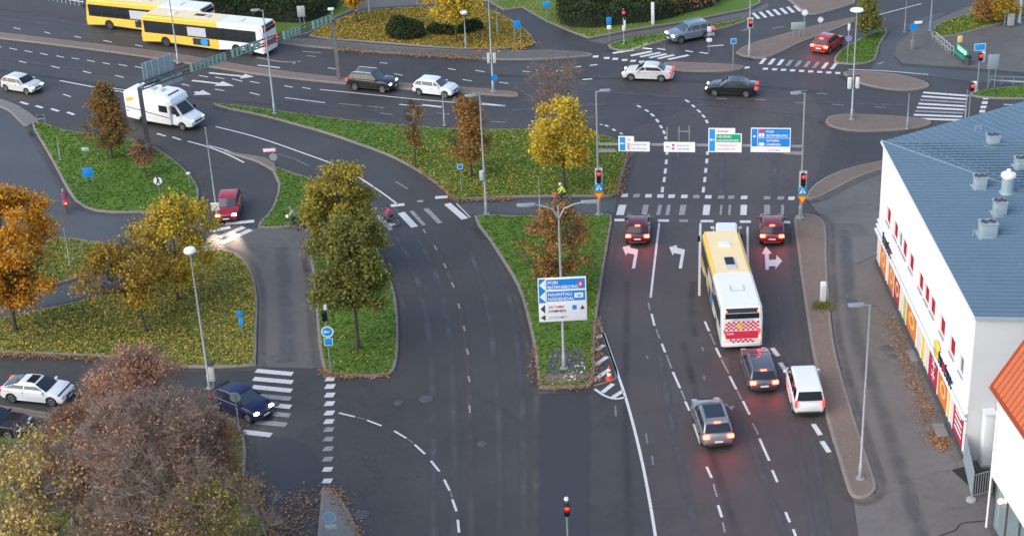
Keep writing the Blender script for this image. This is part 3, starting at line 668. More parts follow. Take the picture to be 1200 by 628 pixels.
tree('young_maple', 'conical rust orange and green tree on the lawn by the gantry column', (131,186), 97, 172, 35, 'rustgreen', cx=124, shape='cone', n_att=150, leaves=5200, lsize=.22, spread=.36, twigs=2)
tree('sapling', 'small half bare brown sapling on the lawn below the motorhome', (172,208), 166, 194, 20, 'brown', cx=165, n_att=60, leaves=650, lsize=.17, spread=.3, twigs=3)
tree('maple_tree', 'broad dense orange tree at the left edge beside the footpath', (17,387), 221, 356, 74, 'orange', cx=8, shape='round', n_att=260, leaves=15000, lsize=.25, spread=.5, twigs=1)
tree('maple_tree', 'half bare yellow and brown tree on the leafy lawn, its trunk nearest the footpath edge', (172,389), 282, 356, 62, 'gold', cx=146, n_att=120, leaves=4200, lsize=.22, spread=.5, twigs=4)
tree('maple_tree', 'bright yellow crowned tree behind the globe lamp on the leafy lawn', (209,352), 230, 332, 58, 'yellow', cx=206, n_att=130, leaves=6000, lsize=.23, spread=.48, twigs=3)
tree('broadleaf_tree', 'tall olive yellow tree on the narrow lawn, the farther of two', (402,318), 191, 308, 50, 'olive', cx=398, shape='column', n_att=220, leaves=12500, lsize=.24, spread=.42, twigs=1)
tree('broadleaf_tree', 'dark green tree on the narrow lawn beside the signal post, the nearer of two', (420,408), 256, 358, 50, 'dark', cx=409, shape='column', n_att=220, leaves=10500, lsize=.24, spread=.42, twigs=1)
tree('rust_maple', 'rust coloured conical tree in front of the tall lamp post on the central lawn', (553,207), 111, 190, 35, 'rust', cx=549, shape='cone', n_att=150, leaves=4800, lsize=.21, spread=.36, twigs=2)
tree('sapling', 'thin almost bare sapling with a few rust leaves on the central lawn', (487,196), 118, 178, 15, 'rust', cx=484, n_att=60, leaves=420, lsize=.19, spread=.3, twigs=3)
tree('maple_tree', 'bright yellow tree on the leaf covered corner of the central lawn', (662,222), 115, 196, 47, 'yellow', cx=658, n_att=120, leaves=5600, lsize=.26, spread=.42, twigs=1)
tree('bare_tree', 'bare grey twigged tree rising behind the yellow tree on the central lawn', (648,186), 70, 140, 38, 'brown', cx=650, shape='vase', n_att=130, leaves=350, lsize=.15, spread=.5, twigs=5, bark=TWIG)
tree('rust_shrub_tree', 'brown red bushy tree behind the blue direction sign', (652,346), 238, 332, 53, 'rust', cx=653, shape='round', n_att=120, leaves=4600, lsize=.21, spread=.42, twigs=3)
tree('lime_tree', 'golden yellow tree above the round bush at the top edge', (535,50), -30, 26, 37, 'yellow', cx=533, n_att=130, leaves=6200, lsize=.27, spread=.45)
tree('lime_tree', 'orange tree at the top edge beside the gantry lamp', (418,27), -45, 6, 27, 'orange', cx=414, n_att=90, leaves=3500, lsize=.27, spread=.45)
tree('narrow_tree', 'narrow dark green tree at the far bend in the road', (1016,44), -8, 38, 15, 'dark', cx=1016, shape='column', n_att=90, leaves=3200, lsize=.26, spread=.34)
tree('shrub', 'orange yellow shrub at the far edge of the plaza', (1172,27), -12, 24, 22, 'gold', cx=1176, n_att=80, leaves=2600, lsize=.24, spread=.4, cat='shrub')
tree('shrub', 'dark rust shrub left of the orange yellow shrub by the plaza', (1150,27), -2, 24, 13, 'rust', cx=1151, n_att=60, leaves=1500, lsize=.22, spread=.4, cat='shrub')
# the thicket at lower left
TH = dict(bark=TWIG); GREYTWIG = M('grey twig bark', (.27,.205,.165), .9, 0, .3, 5)
tree('autumn_tree', 'large twiggy grey brown tree filling the lower left foreground', (180,690), 466, 640, 120, 'pinkbrown', cx=172, shape='round', n_att=620, leaves=11000, lsize=.12, spread=.5, twigs=9, trunk_r=.17, twig_r=.015, bark=GREYTWIG)
tree('autumn_tree', 'faded red tree at the top of the thicket right of the white coupe', (165,560), 412, 515, 80, 'pinkbrown', cx=162, n_att=300, leaves=13000, lsize=.13, spread=.5, twigs=4, **TH)
tree('autumn_tree', 'brown red tree at the right side of the thicket by the dark blue car', (250,645), 484, 605, 54, 'brown', cx=248, n_att=260, leaves=11000, lsize=.13, spread=.5, twigs=4, **TH)
tree('autumn_tree', 'straw yellow tree with pale limbs in the bottom left corner', (40,700), 515, 660, 74, 'straw', cx=36, shape='vase', n_att=240, leaves=5200, lsize=.15, spread=.5, twigs=5, bark=BARK_P, trunk_r=.2)
tree('autumn_tree', 'orange brown tree at the left edge of the thicket below the median strip', (86,615), 478, 585, 62, 'brown', cx=86, n_att=200, leaves=6500, lsize=.14, spread=.45, twigs=4, **TH)
tree('autumn_tree', 'grey green twiggy tree at the bottom edge right of the thicket centre', (262,720), 545, 690, 78, 'olive', cx=248, n_att=260, leaves=4500, lsize=.12, spread=.5, twigs=6, twig_r=.014, **TH)

def bush(name, label, pts_px, h, pal, dens=70, lsize=.2, cat='hedge'):
    """clipped mass of leaves over an outline on the ground, with stems inside"""
    poly = px_poly(pts_px, 2); c0 = Vector((sum(p[0] for p in poly)/len(poly), sum(p[1] for p in poly)/len(poly), .1))
    t = thing(name, label, cat, c0); xs = np.array(poly)
    pin = inside_pts(poly, int(dens*30), 3)
    dmin = np.array([min(math.hypot(p[0]-q[0], p[1]-q[1]) for q in poly) for p in pin])
    hh = h*np.clip(.45 + dmin/1.2, 0, 1)*(1+.18*np.sin(pin[:,0]*1.7)+.12*np.sin(pin[:,1]*2.3+1))
    u = rng.uniform(0, 1, len(pin))**.45
    c = np.column_stack([pin[:,0]-c0.x, pin[:,1]-c0.y, hh*u + .05])
    quad_mesh('foliage', leaf_quads(c, lsize), LEAF[pal], t)
    st = MB()
    for i in range(0, len(pin), max(1, len(pin)//60)):
        p = c[i]; st.tube([(p[0]*.96, p[1]*.96, 0), (p[0], p[1], max(.2, hh[i]*.8))], [.03,.012], 4, False)
    tag(st.obj('stems', BARK, t, fix=False), kind='stuff')
    # dense inner mass so that the ground does not show through
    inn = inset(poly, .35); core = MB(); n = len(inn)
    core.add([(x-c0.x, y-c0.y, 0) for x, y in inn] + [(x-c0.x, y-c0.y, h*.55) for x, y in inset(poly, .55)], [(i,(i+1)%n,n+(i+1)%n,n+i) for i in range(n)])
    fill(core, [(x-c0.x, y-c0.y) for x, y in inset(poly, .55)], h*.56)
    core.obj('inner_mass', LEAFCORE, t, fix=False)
    return t
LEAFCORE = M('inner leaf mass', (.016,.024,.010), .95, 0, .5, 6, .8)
def inside_pts(poly, n, seed=None):
    a = np.array(poly); lo, hi = a.min(0), a.max(0); out = []; x1, y1 = a[:,0], a[:,1]; x2, y2 = np.roll(x1,-1), np.roll(y1,-1)
    got = 0
    while got < n:
        p = rng.uniform(lo, hi, (max(200, n), 2)); ins = np.zeros(len(p), bool)
        for i in range(len(a)):
            cond = ((y1[i] > p[:,1]) != (y2[i] > p[:,1]))
            if abs(y2[i]-y1[i]) < 1e-12: continue
            ins ^= cond & (p[:,0] < (x2[i]-x1[i])*(p[:,1]-y1[i])/(y2[i]-y1[i]) + x1[i])
        out.append(p[ins]); got += int(ins.sum())
    return np.concatenate(out)[:n]
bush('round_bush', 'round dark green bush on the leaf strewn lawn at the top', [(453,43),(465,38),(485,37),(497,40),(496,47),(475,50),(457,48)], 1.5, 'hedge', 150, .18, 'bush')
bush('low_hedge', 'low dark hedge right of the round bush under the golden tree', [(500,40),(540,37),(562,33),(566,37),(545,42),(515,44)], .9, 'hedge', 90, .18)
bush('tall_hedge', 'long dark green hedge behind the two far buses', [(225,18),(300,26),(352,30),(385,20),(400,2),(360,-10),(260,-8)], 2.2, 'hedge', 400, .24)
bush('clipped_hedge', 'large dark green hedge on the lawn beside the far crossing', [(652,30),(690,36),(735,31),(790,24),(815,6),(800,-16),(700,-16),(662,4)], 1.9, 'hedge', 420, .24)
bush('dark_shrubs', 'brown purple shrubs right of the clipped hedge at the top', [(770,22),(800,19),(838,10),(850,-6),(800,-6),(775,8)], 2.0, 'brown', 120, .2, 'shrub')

# ------------------------------------------------------------------ fallen leaves and grass
FALL_Y = ramp_island('fallen yellow leaves', [(.22,.16,.04),(.42,.31,.05),(.56,.42,.08),(.46,.29,.06),(.28,.17,.05)], trans=0)
FALL_O = ramp_island('fallen orange leaves', [(.22,.12,.03),(.46,.25,.03),(.58,.33,.04),(.50,.24,.03),(.28,.15,.04)], trans=0)
FALL_B = ramp_island('fallen brown leaves', [(.12,.07,.04),(.24,.13,.065),(.36,.20,.09),(.30,.16,.08),(.18,.11,.06)], trans=0)
def scatter(name, label, spec, m, size=.15):
    vs = []
    for pts, z, n in spec:
        c = np.column_stack([pts[:n], np.full(min(n, len(pts)), z)]); c[:,2] += rng.uniform(.01,.05,len(c)); vs.append(leaf_quads(c, size, True, .3))
    tag(quad_mesh(name, np.concatenate(vs), m), label, 'leaves', kind='stuff')
def near(key, n, blobs):
    """leaves gathered round a few spots, kept on the island"""
    poly, z = ISL[key]; p = inside_pts(poly, n*6)
    cs = [(G(x, y), s) for x, y, s in blobs]; wgt = np.zeros(len(p))
    for c, s in cs: wgt += np.exp(-((p[:,0]-c.x)**2+(p[:,1]-c.y)**2)/(2*s*s))
    keep = rng.uniform(0, .6, len(p)) < wgt; return (p[keep], z, n)
def along(pts, n, sd, z=.03):
    g = gpts(pts, 4); out = np.empty((n,2))
    for i in range(n):
        k = R.randrange(len(g)-1); f = R.random(); out[i] = (g[k][0]+(g[k+1][0]-g[k][0])*f + R.gauss(0,sd), g[k][1]+(g[k+1][1]-g[k][1])*f + R.gauss(0,sd))
    return (out, z, n)
def band(key, n):
    poly, z = ISL[key]; return (inside_pts(poly, n), z, n)
scatter('fallen_leaves', 'yellow fallen leaves scattered over the lawns', [
    near('g1', 5200, [(660,215,4.5),(625,205,5),(690,200,4),(570,200,4),(600,225,4),(645,195,4),(715,205,3)]), band('g5', 10500), band('g6', 1500), near('g3b', 220, [(420,405,1.5),(440,425,2),(400,430,2)]),
    near('g1', 700, [(553,205,2.5),(487,196,2),(460,170,2)]), near('g2', 260, [(652,346,2.5),(665,440,2)]), near('g4', 200, [(131,186,2.5)])], FALL_Y, .125)
scatter('fallen_leaves', 'orange fallen leaves under the trees at the top of the view', [
    near('g9', 6500, [(420,32,5),(470,52,4),(535,48,6),(580,48,5),(400,40,4),(560,55,4),(600,45,3)]), band('g9', 1500), near('g10', 900, [(600,8,4),(630,15,3),(690,42,3)]),
    along([(560,57),(600,58),(622,52)], 300, .6, .14), near('g12', 500, [(1150,25,4),(1190,18,4)])], FALL_O, .17)
scatter('fallen_leaves', 'brown fallen leaves along kerbs, walls and pavements', [
    along([(1040,372),(1056,402),(1066,432),(1078,465),(1086,492)], 620, .36, .02), along([(1092,505),(1100,518),(1106,522)], 350, .3, .02),
    along([(395,59),(480,65),(560,69)], 900, .35, .13), along([(0,416),(60,418),(150,424),(215,433)], 900, .25, .08), along([(470,183),(520,222),(540,236),(600,234)], 700, .2, .11),
    along([(379,436),(400,442),(456,441)], 350, .2, .1), along([(340,650),(345,610),(372,580)], 650, .8, .02), along([(318,640),(300,595),(289,565)], 800, .4, .08), band('g7', 5200),
    along([(735,182),(727,215),(722,230)], 350, .3, .12), along([(700,375),(697,420),(696,450)], 350, .25, .12), along([(420,630),(405,600),(388,572)], 260, .25, .08), along([(626,410),(633,452),(690,454)], 300, .2, .12)], FALL_B, .13)
scatter('paper_litter', 'pale scraps of litter and dry stems beside the sign post', [along([(668,446),(675,438),(682,428)], 24, .3, .15)], M('litter', (.5,.48,.44), .8), .22)

def tufts(name, label, keys, dens, m, hgt=.09):
    vs = []; 
    for k in keys:
        poly, z = ISL[k]; a = np.array(poly); ar = abs(sum(a[i-1][0]*a[i][1]-a[i][0]*a[i-1][1] for i in range(len(a))))/2
        n = int(ar*dens); p = inside_pts(poly, n); s = rng.uniform(.05,.11,n); th = rng.uniform(0, 6.28, n); h = hgt*rng.uniform(.5,1.5,n)
        dx, dy = np.cos(th)*s, np.sin(th)*s; v = np.empty((n,4,3))
        v[:,0] = np.column_stack([p[:,0]-dx, p[:,1]-dy, np.full(n, z)]); v[:,2] = np.column_stack([p[:,0]+dx, p[:,1]+dy, np.full(n, z)])
        v[:,1] = np.column_stack([p[:,0]+rng.normal(0,.04,n)+dx, p[:,1]+rng.normal(0,.04,n)+dy, z+h]); v[:,3] = np.column_stack([p[:,0]-dx*.6+dy*.5, p[:,1]-dy*.6-dx*.5, z+h*.8])
        vs.append(v.reshape(-1,3))
    tag(quad_mesh(name, np.concatenate(vs), m), label, 'grass', kind='stuff')
TUFT = ramp_island('grass blades', [(.040,.105,.010),(.075,.175,.014),(.115,.225,.02),(.15,.22,.03),(.08,.16,.018)], trans=.2, patch=.45, pscale=.25)
TUFT_D = ramp_island('dry grass blades', [(.06,.11,.012),(.095,.16,.018),(.14,.20,.025),(.20,.20,.03),(.10,.16,.02)], trans=.2, patch=.4, pscale=.25)
tufts('grass', 'short green grass on the verges and lawns', ['g1','g2','g3','g3b','g4','g8','g11','g12','g13'], 26, TUFT)
tufts('grass', 'short dry grass under the fallen leaves', ['g5','g6','g9','g7'], 20, TUFT_D)

# ------------------------------------------------------------------ white shop building on the right
UP = Vector((0, 0, 1))
WA = G(1027, 309); WB = G(1129, 538); WL = (WB - WA).length; WD = (WB - WA).normalized()
WN = Vector((-WD.y, WD.x, 0)); WN = WN if WN.x > 0 else -WN      # into the building
RENDER = M('white render', (.78,.77,.755), .8, 0, .10, .7, .15)
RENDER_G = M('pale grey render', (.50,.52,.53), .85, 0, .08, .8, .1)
ROOF_B = M('blue grey roof sheet', (.115,.185,.245), .5, .15, .16, .6)
ROOF_SEAM = M('roof seam', (.145,.22,.285), .45, .2, .12, 2)
TRIM = M('white trim', (.78,.78,.78), .5, 0, .05)
W_RED = M('red window sheet', (.42,.02,.04), .5, 0, .2, 2)
W_GREY = M('grey window glass', (.22,.25,.27), .12, 0, .2)
VENT = M('vent sheet metal', (.36,.44,.48), .5, .3, .12, 2)
PO = {'o': M('orange poster', (.66,.20,.045), .6, 0, .25, 1.2), 'r': M('crimson poster', (.42,.025,.06), .6, 0, .2, 1.5), 'y': M('yellow poster', (.75,.55,.10), .6, 0, .3, 1.5),
      'w': M('pale poster', (.72,.66,.58), .6, 0, .25, 1.2), 'g': M('lime poster', (.50,.55,.16), .6, 0, .3, 1.4), 'p': M('peach motif', (.85,.50,.18), .6, 0, .15, 2)}
bld = thing('shop_building', 'white shop building with blue grey metal roof and orange and red shopfront posters', 'building', WA, 0)
def wl(u, v, z): return WD*u + WN*v + UP*z        # facade coordinates, metres from its far corner
FD = Vector((.961, -.268, 0)).normalized(); BD = Vector((.894, .448, 0)).normalized()
ZE = 9.05; RK = math.tan(rad(4))
def zroof1(p): return ZE + RK*max(0, p.dot(WN))
FR = WD*WL + FD*24; BR = BD*24
def wallquad(a, b, za0, za1, zb0, zb1): return MB().add([(a.x,a.y,za0),(b.x,b.y,zb0),(b.x,b.y,zb1),(a.x,a.y,za1)], [(0,1,2,3)])
# facade wall with real window openings
wins = [(2.8,0),(5.05,0),(6.45,2),(7.7,0),(9.7,0),(12.35,1),(13.95,1),(15.5,1),(17.95,0),(20.35,0),(22.45,2)]
WZ0, WZ1 = 4.35, 5.45; half = .55
mbw = MB()
def facade(u0, u1, z0, z1): mbw.add([wl(u0,0,z0), wl(u1,0,z0), wl(u1,0,z1), wl(u0,0,z1)], [(0,1,2,3)])
facade(0, WL, 2.45, WZ0); facade(0, WL, WZ1, ZE); facade(0, WL, 0, .38)
ucur = 0
for u, k in wins:
    hw_ = half if k != 2 else .42
    facade(ucur, u-hw_, WZ0, WZ1); ucur = u + hw_
    for (p, q) in (((u-hw_,WZ0),(u+hw_,WZ0)),((u+hw_,WZ0),(u+hw_,WZ1)),((u+hw_,WZ1),(u-hw_,WZ1)),((u-hw_,WZ1),(u-hw_,WZ0))):
        mbw.add([wl(p[0],0,p[1]), wl(q[0],0,q[1]), wl(q[0],.16,q[1]), wl(p[0],.16,p[1])], [(0,1,2,3)])
facade(ucur, WL, WZ0, WZ1)
mbw.obj('wall', RENDER, bld, smooth=False, fix=False)
for u, k in wins:
    hw_ = half if k != 2 else .42
    wn = MB().add([wl(u-hw_,.15,WZ0), wl(u+hw_,.15,WZ0), wl(u+hw_,.15,WZ1), wl(u-hw_,.15,WZ1)], [(0,1,2,3)]).obj('window', W_RED if k < 2 else W_GREY, bld, smooth=False)
    fr = MB()
    for zz in (WZ0+.03, WZ1-.03): fr.bar(wl(u-hw_, .12, zz), wl(u+hw_, .12, zz), .05, .06)
    for uu in (u-hw_+.03, u+hw_-.03) + ((u,) if k != 1 else ()): fr.bar(wl(uu, .11, WZ0), wl(uu, .11, WZ1), .05, .05)
    fr.obj('frame', W_RED if k < 2 else VENT, wn, smooth=False)
    MB().bar(wl(u-hw_-.08, -.03, WZ0-.04), wl(u+hw_+.08, -.03, WZ0-.04), .12, .04).obj('sill', VENT, wn, smooth=False)
mb = MB(); f0 = WD*WL
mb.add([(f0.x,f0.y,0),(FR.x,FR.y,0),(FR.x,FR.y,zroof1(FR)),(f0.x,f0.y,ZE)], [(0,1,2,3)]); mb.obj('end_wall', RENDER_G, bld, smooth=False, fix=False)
MB().add([(0,0,0),(BR.x,BR.y,0),(BR.x,BR.y,ZE),(0,0,ZE)], [(3,2,1,0)]).obj('back_wall', RENDER, bld, smooth=False, fix=False)
MB().add([(FR.x,FR.y,0),(BR.x,BR.y,0),(BR.x,BR.y,ZE+1),(FR.x,FR.y,ZE+1)], [(0,1,2,3)]).obj('side_wall', RENDER, bld, smooth=False, fix=False)
# roof: main plane, hipped back plane
n1 = (UP - WN*RK).normalized(); AT = WA + UP*ZE
KH = plane_hit(1200, 224, AT, n1) - WA; KD = Vector((KH.x, KH.y, KH.z-ZE))
K2 = Vector((KH.x, KH.y, 0))*3.0; K2z = ZE + (KH.z-ZE)*3.0
n2 = BD.cross(KD); n2 = n2 if n2.z > 0 else -n2; n2.normalize()
ov = -.12
rf = MB()
eA, eB = wl(-.05, ov, 0), wl(WL+.18, ov, 0)
def on1(p): return (p.x, p.y, ZE + RK*p.dot(WN) + .03)
FR2 = FR + WD*.18
rf.add([on1(eA), on1(eB), on1(FR2), on1(K2)], [(0,1,2,3)])
rf.obj('roof', ROOF_B, bld, smooth=False)
rb = MB(); eD = BR + Vector((-.2,.4,0)); eA2 = Vector((eA.x, eA.y + .1, 0))
def on2(p): return (p.x, p.y, ZE - (n2.x*p.x + n2.y*p.y)/n2.z + .03)
rb.add([on1(eA), on2(K2), on2(eD), on2(Vector((0,0,0)) - BD*.1)], [(0,1,2,3)])
rb.obj('roof', ROOF_B, bld, smooth=False)
MB().tube([(*Vector(on1(eA)).xy, on1(eA)[2]+.02), (*Vector(on1(K2)).xy, on1(K2)[2]+.03)], .07, 6).obj('hip_cap', ROOF_SEAM, bld)
MB().bar(Vector(on1(eA))-UP*.07-WN*.02, Vector(on1(eB))-UP*.07-WN*.02, .1, .13).obj('gutter', TRIM, bld, smooth=False)
MB().bar(Vector(on1(eB))-UP*.06, Vector(on1(FR2))-UP*.06, .08, .16).obj('verge_trim', VENT, bld, smooth=False)
# standing seams
seam_me = {}
def seam(p, dirn, ln, zf):
    q = p + dirn*ln; a = Vector(zf(p)) + UP*.022; b = Vector(zf(q)) + UP*.022
    MB().bar(a, b, .075, .06).obj('roof_seam', ROOF_SEAM, bld, smooth=False, fix=False)
u = .3
while u < WL:
    p = wl(u, ov, 0); seam(p, FD, 15.0, on1); u += .46
t_ = .55; hd = Vector((KH.x, KH.y, 0)).normalized()
perp = Vector((-FD.y, FD.x, 0)); stp = .46*abs(WD.dot(perp)) / max(.05, abs(hd.dot(perp)))
while t_ < 11: seam(hd*t_, FD, 14, on1); t_ += stp
ra = plane_hit(1080, 160, AT, n2) - WA; rb_ = plane_hit(1180, 208, AT, n2) - WA
RD = Vector((rb_.x-ra.x, rb_.y-ra.y, 0)).normalized()
pp = .35
while pp < 21:
    p = BD*pp
    # length until the hip: p + RD*s = hd*t
    det = RD.x*(-hd.y) + hd.x*RD.y
    s_ = (-p.x*(-hd.y) - hd.x*p.y)/det if abs(det) > 1e-6 else 10
    seam(p, RD, s_-.1 if .5 < s_ < 16 else 14, on2); pp += .62
# roof vents
def vent(px, py, sx, sy, h, kind, plane):
    q = plane_hit(px, py, AT, plane) - WA
    v = thing('roof_vent', kind[1], 'vent', WA + q - UP*.02)
    if kind[0] == 'box':
        MB().box(-sx/2, sx/2, -sy/2, sy/2, 0, h).obj('casing', VENT, v, bevel=.03)
        MB().box(-sx/2-.04, sx/2+.04, -sy/2-.04, sy/2+.04, h, h+.05).obj('lid', VENT, v, smooth=False)
        for k in (-1, 1): MB().lathe([(.0,h+.055),(.16,h+.055),(.19,h+.13),(.21,h+.13),(.22,h+.05)], 'z', (k*sx*.24, 0, 0), 12).obj('outlet', STEEL_D, v)
        MB().box(-sx/2-.12, sx/2+.12, -sy/2-.12, sy/2+.12, 0, .07).obj('flashing', VENT, v, smooth=False)
    else:
        MB().lathe([(sx/2+.12,0),(sx/2+.1,.08),(sx/2,.1),(sx/2,h)], 'z', (0,0,0), 16).obj('casing', VENT, v)
        MB().lathe([(sx*.42,h),(sx*.42,h+.12),(sx*.62,h+.14),(sx*.58,h+.3),(sx*.22,h+.42),(sx*.16,h+.58),(0,h+.62)], 'z', (0,0,0), 16).obj('cap', WHITE_MET, v)
    return v
vent(1163,172,.75,.7,.8,('box','grey box vent on the back slope of the blue roof'),n2)
vent(1148,220,.7,.75,.75,('box','grey twin outlet roof vent left of the white capped vent'),n1)
vent(1180,226,.75,.75,1.0,('round','round grey roof vent with a white cap'),n1)
vent(1171,251,.7,.7,.85,('box','grey box vent just below the white capped vent'),n1)
vent(1157,276,.95,.8,.85,('box','lowest grey twin outlet vent on the blue roof'),n1)
vent(1197,196,.8,.8,.6,('box','small roof vent at the right edge of the picture'),n1)
# ladder-like brackets on the roof
for px, py in ((1143,155),(1140,278)):
    q = plane_hit(px, py, AT, n1 if py > 200 else n2); br = thing('roof_bracket', 'thin steel roof bracket ' + ('beside the lowest roof vent' if py > 200 else 'beside the back slope vent'), 'bracket', q - UP*.02)
    for k in (0, .35): MB().tube([(k,0,0),(k,0,.5)], .025, 6).obj('post', VENT, br)
    MB().tube([(0,0,.45),(.35,0,.45)], .025, 6).obj('rail', VENT, br)
# ledges, canopy and shopfront
for k, (z, v, h_) in enumerate([(2.62,-.26,.14),(2.98,-.18,.1),(3.32,-.12,.1)]):
    mb = MB(); a, b = wl(-.12,v/2,z), wl(WL+.05,v/2,z); mb.bar(a, b, abs(v), h_).obj('canopy_ledge', TRIM, bld, bevel=.02)
mb = MB().bar(wl(-.05,-.06,2.75), wl(WL,-.06,2.75), .1, .26).obj('canopy_band', VENT, bld, smooth=False)
segs = [(0,1.1,'w'),(1.1,3.2,'o'),(3.2,3.8,'w'),(3.8,5.6,'o'),(5.6,7.5,'r'),(7.5,8.4,'w'),(8.4,9.4,'g'),(9.4,12.3,'o'),(12.3,13.6,'w'),(13.6,14.6,'y'),(14.6,15.6,'w'),(15.6,18.0,'r'),(18.0,20.4,'o'),(20.4,21.0,'y'),(21.0,21.7,'w'),(21.7,24.1,'r'),(24.1,WL,'w')]
for a, b, k in segs:
    po = MB().add([wl(a+.03,-.02,.4), wl(b-.03,-.02,.4), wl(b-.03,-.02,2.4), wl(a+.03,-.02,2.4)], [(0,1,2,3)]).obj('poster_panel', PO[k], bld, smooth=False)
    MB().bar(wl(b,-.03,.38), wl(b,-.03,2.44), .06, .06).obj('mullion', TRIM, bld, smooth=False)
    c = (a+b)/2
    if k in 'or' and b-a > 1.7:
        rm, rz_ = (b-a)*.27, .55
        ring = [wl(c+math.cos(i*math.pi/10)*rm, -.03, 1.4+math.sin(i*math.pi/10)*rz_) for i in range(20)]
        inn_ = [wl(c+math.cos(i*math.pi/10)*rm*.55, -.03, 1.4+math.sin(i*math.pi/10)*rz_*.55) for i in range(20)]
        if b < 21.7 and not (15 < a < 16): MB().add(ring+inn_, [(i,(i+1)%20,20+(i+1)%20,20+i) for i in range(20)]).obj('printed_ring', PO['p'], po, smooth=False)
        elif a > 21:
            for zz in (.9,1.25,1.6,1.95): MB().bar(wl(a+.45,-.035,zz), wl(b-.45-.3*(zz > 1.7),-.035,zz), .01, .15).obj('printed_line', SIGN_WHITE, po, smooth=False)
        else:
            for zz in (1.0,1.75):
                mb = MB()
                for i in range(5): mb.bar(wl(c,-.035,zz), wl(c+math.cos(i*1.2566)*.45,-.035,zz+math.sin(i*1.2566)*.34), .01, .09)
                mb.obj('printed_star', SIGN_WHITE, po, smooth=False)
MB().bar(wl(0,-.06,.2), wl(WL,-.06,.2), .1, .34).obj('plinth', STEEL_D, bld, smooth=False)
# shop lettering seen almost edge on, standing on the canopy
def lettering(label, u0, n, cols):
    t = thing('shop_sign', label, 'sign', WA + wl(u0, -.14, 2.69))
    for i in range(n):
        a = WD*(i*.52); w_ = WD*.36; mb = MB()
        hgt = .62 if i % 3 else .75
        mb.bar(a + UP*0, a + UP*hgt, .1, .1); mb.bar(a + w_, a + w_ + UP*hgt*.8, .1, .1); mb.bar(a + UP*hgt*.5, a + w_ + UP*hgt*.5, .1, .1)
        mb.obj('letter', cols[i % len(cols)], t, smooth=False)
NAVY = M('navy letters', (.02,.025,.05), .5)
lettering('dark letters on the canopy at the near end of the shopfront', 18.3, 6, [NAVY, NAVY, W_RED, NAVY])
lettering('dark letters on the canopy at the far end of the shopfront', 2.2, 5, [NAVY, STEEL_D, NAVY])
ysg = thing('shop_sign', 'yellow box sign standing on the shop canopy', 'sign', WA + wl(17.2,-.14,3.17))
MB().bar(WD*0, WD*.9, .16, .9).obj('sign_box', PO['y'], ysg, bevel=.02)
MB().bar(WD*.1-UP*.02, WD*.8-UP*.02, .2, .06).obj('mount', STEEL, ysg, smooth=False)
# things at the foot of the wall
for x, y, lab in ((1072,418,'concrete light well at the wall foot among brown leaves, farther'),(1102,505,'concrete light well with a leaf pile at the wall foot, nearer')):
    q = G(x, y); lw = thing('light_well', lab, 'light well', q, math.atan2(WD.y, WD.x))
    MB().box(-.7,.7,-.36,.36,0,.1).obj('rim', M('weathered concrete', (.17,.165,.155), .9, 0, .3, 4, .3), lw, bevel=.02)
    mb = MB()
    for k in range(9): mb.box(-.62+k*.15,-.56+k*.15,-.3,.3,.1,.125)
    mb.obj('grate', STEEL, lw, smooth=False)
# stair well railing, duct
q0 = G(1139,584); q1 = G(1162,578); rl = thing('railing', 'dark steel railing round the basement stairs by the shop corner', 'railing', q0)
dv = q1 - q0
for k in range(9): MB().tube([dv*(k/8), dv*(k/8)+UP*1.5], .028, 6).obj('baluster', STEEL, rl)
for z in (.18, 1.5): MB().bar(UP*z, dv+UP*z, .05, .05).obj('rail', STEEL, rl, smooth=False)
mb = MB().bar(dv*.02+Vector((0,1.6,.03)), dv+Vector((0,1.6,.03)), 2.4, .05).obj('stair_shade', BLACK, rl, smooth=False)  # flat black slab; the dark of the stairs is put into its colour
scr = thing('stair_screen', 'bluish panel fence continuing from the shop corner', 'fence', G(1129,540))
dv2 = G(1139,584) - G(1129,540)
for k in range(4):
    a = dv2*(k/4+.01); b = dv2*((k+1)/4-.01); MB().bar(a+UP*.85, b+UP*.85, .04, 1.6).obj('panel', VENT, scr, smooth=False)
for k in range(5): MB().tube([dv2*(k/4), dv2*(k/4)+UP*1.75], .035, 6).obj('post', STEEL, scr)
pd = thing('post_base', 'small concrete foot at the end of the panel fence', 'concrete foot', G(1138,586)); MB().lathe([(.28,0),(.26,.12),(.1,.18),(0,.18)], 'z', (0,0,0), 12).obj('foot', CONC, pd)
dq = G(1154,545); du = thing('duct', 'white sheet metal ventilation duct on the end wall', 'duct', dq)
MB().box(-.3,.3,-.3,.3,.2,3.4).obj('shaft', WHITE_MET, du, bevel=.02); MB().box(-.36,.36,-.36,.36,0,.2).obj('base', STEEL, du, bevel=.01); MB().box(-.34,.34,-.34,.34,3.4,3.5).obj('cap', WHITE_MET, du, smooth=False)

